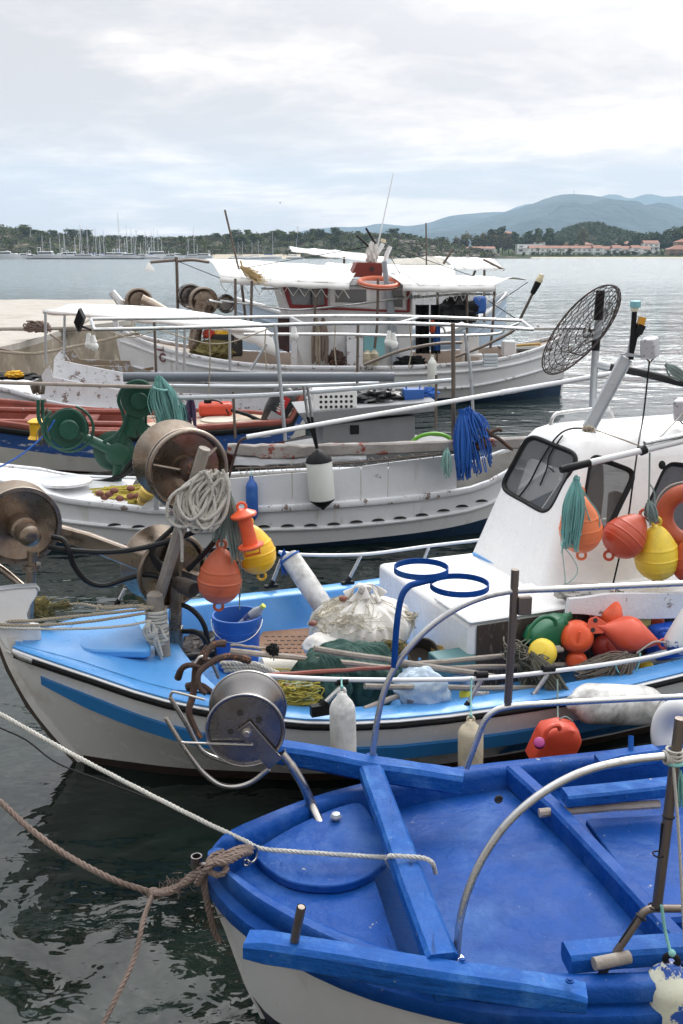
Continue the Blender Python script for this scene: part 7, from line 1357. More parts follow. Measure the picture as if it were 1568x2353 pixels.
m = MB(); m.box(fn(520, 790, .3), Ff.u * .3, Ff.n * .4, V((0, 0, .22))); m.build('winch_housing', DARK, TF, bevel=.05); m = MB(); lump(m, fn(505, 770, .5), (.2, .15, .1), 9, .3); m.build('yellow_oilskin', YEL, label='yellow oilskin among the gear of the large caique', cat='cloth'); m = MB(); lump(m, fn(480, 768, .55), (.13, .1, .1), 10, .3); m.build('red_cloth', REDJ, label='red cloth beside the yellow oilskin on the caique', cat='cloth')
for k, (x, y0, y1, lab) in enumerate(((725, 730, 835, 'left'), (742, 732, 832, 'right'))):
    m = MB(); hank(m, fn(x, y0, 1.1), fn(x, y1, 1.1), .16, 16, .022, 90 + k, m=5); m.build('rope_hank', ROPET if k == 0 else ROPEB, label='%s of two long rope hanks hung against the white cabin side' % lab, cat='rope')
m = MB(); lump(m, fn(772, 825, 1.1), (.16, .12, .18), 11, .45); m.build('rust_clutter', RUST, label='rusty chain heap beside the rope hanks', cat='chain')
fender('fender', fn(992, 820, 1.7), fn(992, 895, 1.7), sz(10.5, fn(992, 850, 1.7)), FENDW, 'white fender hanging amidships from the large caique')
m = MB(); c = fn(1126, 826, 1.5)
for k in range(4): m.box(c + V((0, 0, -.11 + k * .065)), Ff.u * .145, Ff.n * .05, V((0, 0, .028)))
m.build('foam_fender', mat('pale_blue_foam', (.58, .64, .68), .7, var=.08), label='stack of pale blue foam slabs tied as a fender on the caique', cat='fender', bevel=.01)
for x, lab in ((843, 'left'), (859, 'right')): m = MB(); m.lathe(fn(x, 838, 1.55), (0, 0, 1), [(0, .07), (.02, .085), (.22, .085), (.25, .05), (.28, .045)], 14); m.build('plastic_bottle', FENDC, label='%s of two cream plastic bottles hung as fenders on the caique' % lab, cat='bottle')
panel([(832, 770), (880, 772), (880, 822), (832, 820)], .87, 'turquoise_locker', CYAN, .15); panel([(793, 768), (830, 770), (830, 842), (793, 842)], .87, 'white_locker', WHC, .2)
m = MB()
for x0, x1 in ((955, 985), (990, 1010)): 
    rows = [[fn(x0 + (x1 - x0) * i / 8, y, .5) + V((0, .05 * math.sin(i * 1.6 + y * .02), 0)) for i in range(9)] for y in (700, 740, 780, 812)]; m.grid(rows)
m.build('oilskins', BLK, label='black oilskins hanging on the aft rail of the large caique', cat='cloth', solid=.02); m = MB(); lump(m, fn(993, 752, .6), (.06, .1, .14), 6, .3); m.build('orange_float', ORNG, label='orange float hanging among the black oilskins', cat='float'); m = MB(); rows = [[fn(996 + 14 * i / 6, y, .6) + V((0, .04 * math.sin(i * 1.6), 0)) for i in range(7)] for y in (742, 775, 805)]; m.grid(rows); m.build('blue_jacket', BLUEC, label='blue jacket hanging beside the black oilskins', cat='cloth', solid=.02)
m = MB(); m.box(fn(1168, 800, .3), V((.14, 0, 0)), V((0, .14, 0)), V((0, 0, .16))); m.build('bollard', WH, TF, bevel=.03); m = MB(); m.box(fn(1206, 800, .1), Ff.u * .5, Ff.n * .3, V((0, 0, .02))); m.build('stern_hatch', mat('grey_hatch', (.12, .12, .11), .7), TF); rod('yellow_pole', fn(1160, 795, .3), fn(1240, 790, .0), .03, mat('ochre_pole', (.45, .27, .06), .6, var=.2), 'ochre pole lying on the stern of the caique')
c = fn(1085, 815, .2); t = thing('plastic_chair', 'white plastic garden chair on the aft deck of the caique', 'chair', c - V((0, 0, .3))); m = MB(); m.box(c, V((.2, 0, 0)), V((0, .2, 0)), V((0, 0, .015))); m.build('seat', GEL, t); m = MB(); m.box(c + V((-.05, .2, .22)), V((.2, 0, 0)), V((0, .015, 0)), V((0, 0, .2))); m.build('backrest', GEL, t, bevel=.01)
for sx in (-1, 1):
    for sy in (-1, 1): m = MB(); m.tube([c + V((sx * .17, sy * .17, 0)), c + V((sx * .2, sy * .2, -.32))], .02, 6); m.build('leg', GEL, t)
m = MB(); lump(m, fn(940, 830, 1.0), (.3, .15, .1), 3, .5); m.build('black_gear', BLK, label='black gear heap on the deck below the grey pipes', cat='gear'); rod('davit_plank', Y(1225, 753, 21.5), Y(1345, 752, 21.5), .05, WHC, 'white plank stretched out beyond the stern of the caique', cat='plank', n=4)
# ---------------- boat moored behind the caique
Gf = Frame(-2.6, 25.3, 9); LG = 6.95
TG = thing('fishing_boat', 'pale blue boat with canvas awnings mostly hidden behind the large caique', 'boat', Gf(4.5, 0, 0), 'moored fishing boats')
HBg, onG = make_hull(Gf, [(0, .05), (.6, .6), (1.6, 1.1), (3, 1.4), (4.5, 1.35), (6, .9), (6.7, .35), (6.95, .06)], TG, LG); uG = [0, .2] + fr(.6, 6.7, 16) + [6.95]
G1 = lambda u: lerp([(0, 1.9), (1, 1.6), (2.5, 1.15), (4, .95), (5.2, 1.1), (6.2, 1.5), (6.95, 2.0)], u); PB = mat('pale_blue_hull', (.50, .60, .72), .5, var=.06, dirt=(.4, .42, .45), dirt_amt=.3)
band(Gf, HBg, uG, G1, .1, 1, .85, 'hull', PB, TG); band(Gf, HBg, uG, .1, -.3, .85, .5, 'bottom_paint', DBLUE, TG); moulding(Gf, HBg, uG, G1, 1, .05, 'gunwale', WH, TG); moulding(Gf, HBg, uG, lambda u: G1(u) - .3, .98, .03, 'rub_strake', PB, TG); sheet(Gf, HBg, uG, lambda u: G1(u) - .15, 'deck', WH, TG)
gc = lambda x, y, yy=24.5: Y(x, y, yy)
canopy((([(668, 577), (740, 588), (810, 597), (880, 604)]), ([(660, 574), (760, 577), (840, 586), (890, 596)])), 'awning', 24.4, 2.4, 0, TG); canopy((([(1050, 619), (1090, 620), (1130, 620), (1158, 620)]), ([(985, 590), (1030, 591), (1075, 592), (1112, 594)])), 'awning', 24.4, 2.4, 0, TG)
canopy((([(890, 610), (950, 612), (1000, 612), (1045, 618)]), ([(920, 598), (950, 594), (970, 591), (986, 590)])), 'awning', 24.6, 2.2, 0, TG, mt=mat('grey_canvas', (.36, .34, .30), .8, var=.1))
for (x0, y0, x1, y1) in ((752, 640, 752, 606), (1092, 620, 1084, 640), (1158, 620, 1110, 596), (668, 577, 665, 574), (790, 660, 790, 590), (1112, 740, 1112, 620), (980, 700, 978, 512), (1018, 606, 1040, 572)): m = MB(); m.tube([gc(x0, y0), gc(x1, y1)], .03 if (x0, y0) != (980, 700) else .018, 7); m.build('awning_pole', RAILD, TG)
m = MB(); m.box(gc(1015, 690, 24.6), V((.8, 0, 0)), V((0, .5, 0)), V((0, 0, .35))); m.build('deck_house', WH, TG, bevel=.04); m = MB(); m.box(gc(1100, 700, 24.2), V((.16, 0, 0)), V((0, .15, 0)), V((0, 0, .2))); m.build('engine_cowl', FBLU, TG, bevel=.06); m = MB(); lump(m, gc(1050, 715, 24.2), (.5, .3, .35), 4, .4); m.build('dark_gear', BLK, TG)
m = MB(); m.rope([gc(1120, 690, 24.2), gc(1190, 735, 23), gc(1222, 752, 22)], .012); m.build('stern_line', BLK, label='thin dark stern line dropping to the plank beyond the caique', cat='rope')
# ============================================================ CLUTTER ABOARD THE WHITE-CABIN BOAT
bn = lambda n: (lambda x, y: B.N(x, y, n))
def loft_px(name, pts, n, m_): pass
# bucket with bottle
bb = Z(547, 1530, .305); h_ = Y(548, 1408, bb.y + .02).z - bb.z; rb = sz(46, bb); rt = sz(55, Y(548, 1408, bb.y))
t = thing('bucket', 'blue plastic bucket on the sky blue floor with a bottle in it', 'bucket', bb); m = MB()
m.lathe(bb, (0, 0, 1), [(0, rb * .95), (.004, rb), (h_ * .72, rb + (rt - rb) * .72), (h_ * .73, rt * .985), (h_ * .76, rt * .99), (h_ * .765, rt * .965), (h_ * .90, rt * .99), (h_ * .905, rt * 1.04), (h_ * .99, rt * 1.05), (h_, rt * 1.03), (h_, rt * .97), (h_ * .5, rt * .90), (.01, rb * .93), (.01, .005)], 40, caps=False); m.build('body', FBLU, t, smooth=35)
m = MB(); c = bb + V((0, 0, h_ * .9)); m.tube([c + V((rt * 1.06 * math.cos(a), rt * 1.06 * math.sin(a), -.12 * math.sin(a / 1) * 0 - .1 * max(0, math.sin(-a)))) for a in fr(math.pi, 2 * math.pi, 16)], .004, 6); m.build('handle', RAIL, t)
a, b_ = Y(553, 1440, bb.y + .03), Y(604, 1392, bb.y - .03); t = thing('water_bottle', 'crumpled plastic water bottle with yellow cap leaning out of the blue bucket', 'bottle', a); L_ = (b_ - a).length; m = MB()
m.lathe(a, b_ - a, [(0, .03), (.01, .038), (L_ * .3, .036), (L_ * .33, .038), (L_ * .5, .036), (L_ * .55, .038), (L_ * .72, .036), (L_ * .85, .024), (L_ * .93, .015), (L_, .014)], 22); m.build('body', mat('cloudy_clear_plastic', (.55, .57, .60), .15, trans=.35, bump=.5, bump_scale=30, var=.1), t)
m = MB(); m.lathe(b_ - (b_ - a).normalized() * .012, b_ - a, [(0, .017), (.02, .017), (.021, .01)], 14); m.build('cap', mat('yellow_green_cap', (.6, .62, .08), .4), t)
axb = (b_ - a).normalized(); lc = a + axb * L_ * .45; m = MB(); m.lathe(lc - axb * .035, axb, [(0, .0385), (.055, .0385)], 22, caps=False); lb = m.build('paper_label', mat('dark_blue_label', (.03, .05, .16), .5), t)
tw = CAM - lc; f_ = (tw - axb * tw.dot(axb)).normalized(); m = MB(); m.text('Διός', lc - axb * .008 + f_ * .039, axb, f_.cross(axb), .026); m.build('lettering', GEL, lb, smooth=0)
# floor mat, dark gear, ropes by the post
m = MB(); pg = [Z(x, y, .306) for x, y in [(586, 1480), (604, 1454), (700, 1446), (800, 1440), (780, 1500), (730, 1530), (640, 1545)]]; m.prism(pg, (0, 0, .012)); MAT_ = m.build('rubber_mat', BROWNM, label='brown perforated rubber mat on the floor between bucket and sack', cat='mat')
m = MB(); rg = random.Random(2)
for i in range(11):
    for j in range(8):
        p = Z(612 + i * 15 + (j % 2) * 6, 1462 + j * 9, .3195); m.box(p, V((.014, 0, 0)), V((0, .006, 0)), V((0, 0, .0008)))
m.build('perforations', DARK, MAT_, smooth=0)
for k, (x, y, s) in enumerate(((430, 1478, .13), (458, 1500, .11), (405, 1500, .12), (485, 1470, .08))): m = MB(); lump(m, Z(x, y, .34), (s * 1.5, s, s * .7), k, .45, 2.5, 20, 12); m.build('dark_stone', DKWOOD, label=('largest', 'right', 'left', 'smallest')[k] + ' of the dark wet lumps lying under the hauler column', cat='stone', group='dark lumps under the hauler')
m = MB(); m.beam([Z(376, 1528, .33), Z(470, 1518, .33)], .10, .03); m.build('dark_board', DKWOOD, label='dark wet board beside the foot of the wooden post', cat='board')
m = MB(); rg = random.Random(12)
for k in range(7):
    c = Z(425 + rg.uniform(-20, 22), 1560 + rg.uniform(-14, 18), .34); m.rope([c + V((math.cos(a) * .085 * rg.uniform(.8, 1.2), math.sin(a) * .06, rg.uniform(-.01, .03))) for a in fr(0, 5.6, 7)], .011, pitch=.06)
m.build('rope_coil', ROPEF, label='loose coil of white flecked rope beside the rusty anchor', cat='rope')
m = MB()
for k in range(3): m.rope([bn(.75)(505 + 5 * k, 1522 + 9 * k), bn(.75)(545, 1524 + 7 * k), bn(.72)(590, 1526 + 8 * k), bn(.8)(640, 1548 + 6 * k)], .014, pitch=.07)
m.build('thick_rope', ROPEW, label='thick white rope lying behind the polished steel drum', cat='rope')
an = bn(.88); m = MB()
for pts, r in (([(480, 1486), (455, 1522), (451, 1556), (447, 1586), (441, 1611), (455, 1639), (472, 1659)], .024), ([(514, 1478), (494, 1475), (480, 1486), (474, 1502)], .022), ([(572, 1517), (539, 1503), (511, 1500), (486, 1508), (464, 1525), (466, 1550), (483, 1561)], .022), ([(408, 1558), (419, 1531), (439, 1517), (466, 1517)], .020), ([(430, 1578), (450, 1568), (470, 1566), (490, 1572)], .024)):
    p = spline([an(x, y) + V((0, -.03 * i, 0)) for i, (x, y) in enumerate(pts)], 5); m.tube(p, [r * (1 - .45 * i / len(p)) for i in range(len(p))], 8)
t = m.build('grapnel_anchor', RUST, label='rusty brown grapnel anchor hooked over the side by the steel drum', cat='anchor'); m = MB(); cap_tube(m, [an(x, y) + V((0, -.07, 0)) for x, y in [(452, 1512), (465, 1497), (483, 1502), (495, 1522), (505, 1545)]], .009, 8); m.build('steel_ring', STEEL, t)
m = MB(); pg = [Z(x, y, .302) for x, y in [(378, 1535), (376, 1478), (430, 1440), (500, 1432), (500, 1500), (470, 1540)]]; m.prism(pg, (0, 0, .012)); m.build('dark_mat', DKWOOD, label='dark wet mat on the floor under the hauler column', cat='mat')
for k, pts in enumerate(([(392, 1500), (430, 1492), (475, 1480), (495, 1465)], [(400, 1470), (440, 1462), (480, 1450)], [(385, 1515), (440, 1508), (492, 1500)])):
    m = MB(); m.tube(spline([Z(x, y, .37 + .02 * k) for x, y in pts], 6), .026, 9); m.build('rubber_hose', HOSE, label=('middle', 'farthest', 'nearest')[k] + ' of three thick black hoses lying on the dark mat', cat='hose', group='black hoses on the dark mat')
# net heaps
m = MB(); lump(m, bn(.72)(655, 1592), (.23, .16, .06), 4, .15); tangle(m, bn(.76)(655, 1580), (.21, .14, .06), 260, .0045, 14); m.build('net_heap', NETY, label='yellow net heap inside the near gunwale beside the steel drum', cat='net')
m = MB(); tangle(m, bn(.76)(655, 1575), (.20, .12, .06), 30, .005, 15); m.build('net_line', mat('pale_green_line', (.45, .52, .36), .7, var=.15), label='pale green line looped through the near yellow net', cat='rope')
for k, (x, y) in enumerate([(632, 1574), (628, 1592), (647, 1593), (640, 1603), (672, 1590), (692, 1614), (664, 1578), (618, 1585), (665, 1608)]):
    m = MB(); m.ball(bn(.82)(x, y), .021, 7, (1.25, .9, 1.0)); m.build('net_float', FLOAT, label='brown cork float on the yellow net beside the steel drum', cat='float', group='brown floats on the near yellow net')
a, b_ = bn(.42)(598, 1534), bn(.42)(712, 1530); m = MB(); L_ = (b_ - a).length; m.lathe(a, b_ - a, [(0, .05), (.005, .06), (L_ * .5, .062), (L_ - .005, .058), (L_, .05)], 26); m.build('foam_roll', mat('crinkled_white_foam', (.62, .59, .54), .7, bump=.9, bump_scale=22, var=.1), label='short white crinkled foam roll between bucket and green net', cat='float')
m = MB(); lump(m, bn(.50)(805, 1560), (.33, .24, .25), 7, .18, 1.5, 120, 50, pleat=.032, pleat_n=29, ridge=.10); lump(m, bn(.72)(735, 1575), (.17, .14, .20), 17, .16, 1.5, 80, 36, pleat=.035, pleat_n=21, ridge=.10); m.build('net_bundle', NETG, label='dark green netting bundle heaped amidships behind the poles', cat='net')
m = MB(); tangle(m, bn(.42)(842, 1493), (.14, .06, .03), 24, .004, 18); lump(m, bn(.42)(828, 1492), (.05, .03, .03), 3, .3); m.build('pink_netting', mat('pink_netting', (.55, .09, .13), .7, var=.3), label='small pink netting tuft on top of the dark green bundle', cat='net')
m = MB(); lump(m, bn(.30)(895, 1490), (.12, .07, .05), 23, .3); tangle(m, bn(.34)(893, 1487), (.13, .06, .05), 40, .003, 27); m.build('net_heap', NETO, label='small olive brown net heap right of the pink tuft', cat='net')
# the white sack
sc_ = bn(-.02)(826, 1470) + V((0, 0, -.03)); SH = .37; m = MB(); rows = []
rp = [(0, .80), (.08, .96), (.2, 1.0), (.4, .96), (.6, .80), (.78, .52), (.88, .28), (.95, .15), (1, .12)]
def sack_pt(ph, t, add=0):
    q = V((math.cos(ph), math.sin(ph), 0)); fold = abs(noise.noise(V((q.x * 3.2, q.y * 3.2, t * .9 + 5)))) + .55 * abs(noise.noise(V((q.x * 8, q.y * 8, t * 1.3 + 2)))) + .25 * abs(noise.noise(V((q.x * 17, q.y * 17, t * 2))))
    sag = .10 * noise.noise(V((q.x * 1.3, q.y * 1.3, 3))); r = smooth_tab(rp, t) * (1 + (fold - .3) * (.16 + .30 * t) + sag)
    return sc_ + V((q.x * .335 * r + add * q.x + .03 * t, q.y * .27 * r + add * q.y, SH * (t ** .82) * (1 - .05 * fold) + .02 * noise.noise(V((q.x * 4, q.y * 4, t * 5)))))
for i in range(41): rows.append([sack_pt(2 * math.pi * k / 200, i / 40) for k in range(200)])
m.grid(rows, close_u=True); lump(m, bn(.1)(742, 1484), (.13, .12, .08), 8, .12, 1.4, 60, 26, pleat=.03, pleat_n=11, ridge=.05)
kn = sc_ + V((.03, 0, SH))
for k in range(8):
    a = k * .8; d_ = V((math.cos(a), math.sin(a) * .7, 0)); m.tube(spline([kn + V((0, 0, -.02)), kn + d_ * .03 + V((0, 0, .035)), kn + d_ * .075 + V((0, 0, .04 - .014 * (k % 3))), kn + d_ * .125 + V((0, 0, -.02 - .03 * (k % 2)))], 5), [.018 + .014 * math.sin(i * .5) for i in range(16)], 10, flat=.45)
m.build('sack', SACK, label='big white cloth sack knotted at the top beside the engine box', cat='sack', smooth=75)
m = MB(); rg = random.Random(31)
for k in range(110):
    ph, t = rg.gauss(3.6, .9), rg.uniform(.45, .93); pts = []
    for i in range(5): pts.append(sack_pt(ph, max(.3, min(.97, t)), .012 + rg.uniform(0, .012))); ph += rg.gauss(0, .22); t += rg.gauss(-.03, .09)
    m.tube(spline(pts, 3), .0022, 4, caps=False)
m.build('net_drape', NETW, label='pale fishing net draped over the top of the white sack', cat='net')
for k, (x, y, n) in enumerate(((718, 1432, .05), (788, 1375, 0), (944, 1418, .1), (912, 1432, .15))): m = MB(); m.ball(bn(n)(x, y), .022, 6, (1.3, .9, .9)); m.build('net_float', FLOAT, label='brown float caught in the pale net over the white sack', cat='float', group='brown floats on the pale net')
tangle(mb := MB(), bn(.12)(930, 1425), (.09, .06, .08), 40, .003, 33); mb.build('net_tail', NETW, label='tail of pale net hanging off the right side of the white sack', cat='net')
# buckets, bags and boxes amidships
c = bn(.25)(972, 1500); ax = V((.1, -.78, .62)).normalized(); m = MB(); r = sz(36, c); m.lathe(c, ax, [(-.16, r * .75), (-.15, r * .8), (0, r), (.0, r * .93), (-.14, r * .74), (-.145, .01)], 30, caps=False); m.ring(c, ax, r * .99, .007, 32, 6); m.build('bucket', mat('dirty_brown_plastic', (.10, .08, .06), .6, var=.3, dirt=(.45, .36, .2), dirt_amt=.3), label='tipped dirty brown bucket with open mouth beside the engine box', cat='bucket')
c = bn(.2)(1004, 1500); m = MB(); r = sz(16, c); m.lathe(c - V((0, 0, .06)), (0, 0, 1), [(0, r * .8), (.1, r), (.1, r * .9), (.02, r * .7)], 20, caps=False); m.build('tub', mat('tan_plastic', (.5, .36, .14), .5), label='small tan plastic tub beside the brown bucket', cat='tub')
m = MB(); m.box(bn(.45)(1040, 1520), B.u * .14, B.n * .08, V((0, 0, .06))); m.build('teal_box', mat('dull_teal_plastic', (.08, .19, .20), .5, var=.2), label='dull teal box at the foot of the engine box', cat='box', bevel=.01)
m = MB(); lump(m, bn(.95)(965, 1582), (.15, .10, .13), 13, .16, 1.3, 60, 34, ridge=.22); lump(m, bn(1.0)(1012, 1600), (.06, .05, .07), 14, .2, 1.6, 30, 20, ridge=.2); m.build('plastic_bag', mat('pale_blue_plastic_bag', (.42, .52, .62), .4, bump=.8, bump_scale=18, wear=(.16, .15, .15), wear_amt=.28, wear_scale=9, var=.12), label='crumpled pale blue plastic bundle tied with string behind the near rail', cat='bag')
m = MB(); m.lathe(bn(1.0)(1068, 1596), V((-.35, -.8, .4)), [(0, .034), (.008, .034), (.009, .03)], 22); m.build('yellow_disc', mat('bright_yellow_lid', (.75, .68, .06), .4), label='round yellow lid behind the black rail stanchion', cat='disc'); m = MB(); lump(m, bn(.85)(1098, 1600), (.07, .05, .05), 3, .15); m.build('white_bottle', FEND, label='white bottle lying right of the yellow lid', cat='bottle')
# poles lying along the boat
def pxrod(pts, r, m_, label, n=(.9, .9), **k): rod(k.pop('name', 'wooden_pole'), bn(n[0])(*pts[0]), bn(n[1])(*pts[1]), r, m_, label, group=None, wob=.003, **k)
pxrod([(528, 1494), (900, 1534)], .018, WOODP, 'bleached bamboo pole tied to another at its left end by the bucket', (.62, .8)); pxrod([(528, 1481), (632, 1491)], .008, WOODP, 'thin split cane tied on top of the bamboo pole', (.60, .63)); m = MB(); lump(m, bn(.66)(626, 1494), (.035, .03, .035), 5, .5); tangle(m, bn(.66)(626, 1496), (.04, .03, .05), 22, .003, 71); m.build('pole_binding', BLK, label='dark cord binding round the bamboo pole', cat='lashing')
pxrod([(722, 1490), (1135, 1554)], .019, WOOD, 'grey wooden pole slanting down to the right across the bundles', (.78, .95)); pxrod([(600, 1552), (900, 1532)], .014, REDW, 'faded reddish pole crossing the dark green bundle', (.85, .82), taper=.9)
pxrod([(925, 1529), (1292, 1492)], .017, WOOD, 'grey wooden pole slanting up to the right past the engine box', (.85, .75)); pxrod([(948, 1536), (1340, 1526)], .017, WOODP, 'pale pole below the slanting grey pole', (.85, .7)); pxrod([(1290, 1530), (1600, 1516)], .018, WOODP, 'bamboo pole reaching the right edge under the brown hank', (.7, .7)); pxrod([(838, 1577), (1345, 1583)], .018, WOOD, 'long level grey pole just under the near white rail', (1.0, 1.0)); pxrod([(836, 1628), (955, 1584)], .016, WOODP, 'short slanting pole end by the pale blue bundle', (1.0, .9)); pxrod([(1030, 1615), (1180, 1598)], .015, WOOD, 'short grey pole end under the black stanchion', (1.0, .95)); pxrod([(1300, 1580), (1610, 1535)], .024, WOOD, 'thick grey plank pole along the gunwale at the right edge', (1.0, 1.0))
m = MB(); m.tube([bn(.73)(1195, 1502), bn(.71)(1285, 1489)], .021, 9); m.build('pole_bandage', ROPEF, label='white cord wound round the slanting grey pole by the yellow buoy', cat='lashing')
rod('white_pole', bn(.98)(1430, 1527), bn(.7)(1600, 1478), .022, PVCL, 'grey tube with black end slanting up to the right edge')
# right-hand heap: cans, buoys, cord hanks
P2 = lambda cx, cy: (1187.4 + .2427 * cx, 1343.6 + .2427 * cy)
t = thing('jerrycan', 'dark green plastic can with handle lying before the engine box', 'can', bn(.62)(*P2(230, 470))); a, b_ = bn(.62)(*P2(95, 540)), bn(.62)(*P2(395, 390)); ax = (b_ - a).normalized(); up = (V((0, 0, 1)) - ax * ax.z).normalized(); sd_ = ax.cross(up); m = MB(); rows = []
for s, w_, h_, o_ in ((0, .02, .02, -.02), (.01, .07, .06, -.02), (.06, .085, .09, -.015), (.2, .085, .095, -.01), (.25, .08, .08, 0), (.28, .05, .05, .02), (.30, .026, .026, .035), (.34, .025, .025, .045)): rows.append([a + ax * s * 1.0 + up * o_ + up * h_ * math.copysign(abs(math.sin(q)) ** .5, math.sin(q)) + sd_ * w_ * math.copysign(abs(math.cos(q)) ** .5, math.cos(q)) for q in fr(0, 2 * math.pi, 23)[:-1]])
m.grid(rows, close_u=True, flip=True); m.build('body', GREENP, t, smooth=60)
m = MB(); m.tube(spline([bn(.72)(*P2(q, w_)) for q, w_ in [(85, 520), (120, 420), (200, 330), (280, 300), (350, 330), (372, 385)]], 6), .015, 8, flat=.8); m.build('handle', GREENP, t); m = MB(); m.lathe(bn(.66)(*P2(415, 375)), (.75, -.1, .55), [(0, .034), (.045, .034), (.047, .026)], 18); m.build('cap', GREENP, t)
def sph(px, py, rpx, n, m_, label, ax=(-.1, -.93, .3), bar=True):
    c = bn(n)(px, py); r = sz(rpx, c); ax = V(ax).normalized(); t = thing('buoy', label, 'buoy', c - V((0, 0, r)), None); m = MB(); m.lathe(c, ax, [(-r * 1.0, r * .3), (-r * .8, r * .6), (-r * .4, r * .92), (0, r), (r * .3, r * .96), (r * .6, r * .78), (r * .72, r * .62), (r * .74, r * .50), (r * .80, r * .50), (r * .81, r * .46)], 36); m.build('body', m_, t, smooth=50)
    if bar: m = MB(); e = V((.1, 0, 1)).cross(ax); m.box(c + ax * r * .84, V((.12, -.02, 1)).normalized() * r * .4, V((1, 0, 0)) * r * .08, ax * r * .08); m.build('grip_bar', m_, t, bevel=.004)
    return t
sph(*P2(562, 490), 39, .72, ORNG, 'round orange buoy end with moulded grip bar between green can and red cone')
lathe_cone = [(0, .10), (.06, .14), (.12, .2), (.34, .78), (.42, .97), (.47, 1.0), (.55, 1.0), (.60, .94), (.80, .52), (.95, .2), (1, .1)]
def cone_buoy(a, b_, R_, m_, label):
    t = thing('buoy', label, 'buoy', a); L_ = (b_ - a).length; ax = (b_ - a).normalized(); m = MB(); m.lathe(a, ax, [(u * L_, r * R_) for u, r in lathe_cone], 36); m.build('body', m_, t, smooth=35); tw = CAM - a; f = (tw - ax * tw.dot(ax)).normalized(); m = MB(); m.ring(b_ + ax * R_ * .25, f, R_ * .25, R_ * .08, 18, 8); m.build('eye', m_, t); s_ = ax.cross(f)
    m = MB(); m.prism([a + s_ * R_ * .5 - ax * R_ * .15, a + s_ * R_ * .25 - ax * R_ * .5, a - s_ * R_ * .25 - ax * R_ * .5, a - s_ * R_ * .5 - ax * R_ * .15, a - s_ * R_ * .3 + ax * R_ * .5, a + s_ * R_ * .3 + ax * R_ * .5], f * .012); m.build('lug_plate', m_, t, bevel=.003)
    for k in (-1, 1): m = MB(); m.lathe(a + s_ * R_ * .27 * k - ax * R_ * .15 + f * .012, f, [(0, R_ * .13), (.003, R_ * .13)], 16); m.build('lug_hole', DARK, t)
cone_buoy(bn(.78)(*P2(745, 385)), bn(.9)(*P2(1345, 548)), sz(42, bn(.8)(1430, 1460)), mat('coral_red_plastic', (.70, .10, .05), .36, var=.06), 'big coral red cone buoy lying at the top of the right heap')
cone_buoy(bn(.60)(*P2(740, 250)), bn(.62)(*P2(1000, 330)), .11, ORNG, 'orange cone buoy half hidden behind the coral red one')
sph(*P2(850, 600), 34, .62, mat('dark_red_plastic', (.42, .045, .03), .4, var=.1), 'dark red buoy under the coral red cone', (.4, -.8, .5), False); sph(*P2(240, 640), 33, .82, YELL, 'yellow buoy half under the cord left of the orange buoy end', (-.5, -.6, .6), False); sph(*P2(560, 720), 25, .75, ORNG, 'small orange buoy under the pole bandage', (-.2, -.9, .2), False); sph(*P2(1310, 345), 20, .5, ORNG, 'orange buoy peeping out under the white plank at right', (-.2, -.9, .2), False); sph(*P2(1225, 780), 17, .85, YELL, 'small yellow float under the grey tube at right', (-.2, -.9, .2), False)
m = MB(); m.box(bn(.55)(*P2(1170, 340)), B.u * .06, B.n * .04, V((0, 0, .08))); m.build('yellow_can', mat('pale_yellow_can', (.62, .56, .18), .5), label='pale yellow can behind the coral red buoy', cat='can', bevel=.015)
t = thing('jug', 'bright blue plastic jug at the right edge beside the coral red buoy', 'jug', bn(.7)(1530, 1470)); m = MB(); m.box(bn(.66)(1535, 1470), B.u * .14, B.n * .08, V((0, 0, .11))); JB = mat('bright_blue_plastic', (.02, .09, .50), .35, var=.08); m.build('body', JB, t, bevel=.035); m = MB(); cap_tube(m, [bn(.76)(1508, 1462), bn(.78)(1518, 1448), bn(.78)(1534, 1446)], .016, 8); m.build('handle', JB, t)
fender('fender', bn(.95)(1605, 1395), bn(.95)(1540, 1500), .085, mat('blue_ended_fender', (.66, .68, .68), .45, wear=(.03, .08, .32), wear_amt=.34, wear_scale=4), 'white fender with blue smears leaning at the right edge above the jug', horn=False)
m = MB(); m.beam([bn(.62)(x, y) for x, y in [(1302, 1391), (1340, 1390), (1385, 1389), (1420, 1391), (1500, 1391), (1640, 1388)]], .03, [.10, .115, .155, .175, .18, .18], ch=.1); m.build('plank', WHC, label='white flaking plank across the boat below the hanging buoys', cat='plank', smooth=25)
m = MB(); hank(m, bn(1.0)(1222, 1505), bn(1.12)(1294, 1602), .14, 80, .0034, 61, m=4, fan=.8); m.build('cord_hank', OLIVE, label='olive hank of cord hung over the near white rail', cat='cord')
m = MB(); tangle(m, bn(.9)(1222, 1545), (.10, .10, .13), 60, .0045, 62); tangle(m, bn(.9)(1185, 1500), (.10, .08, .08), 36, .0045, 63); m.build('cord_tangle', OLIVE, label='tangle of dark cord before the open locker of the engine box', cat='cord')
m = MB(); hank(m, bn(.98)(1462, 1512), bn(1.0)(1330, 1560), .18, 90, .0042, 64, m=4, fan=.9); hank(m, bn(1.02)(1440, 1505), bn(1.04)(1400, 1570), .18, 60, .0042, 65, m=4, fan=.8); m.build('cord_hank', mat('brown_flecked_cord', (.13, .105, .085), .85, wear=(.32, .30, .26), wear_amt=.34, wear_scale=50, var=.3), label='thick brown flecked hank of cord on the near rail above the big fender', cat='cord')
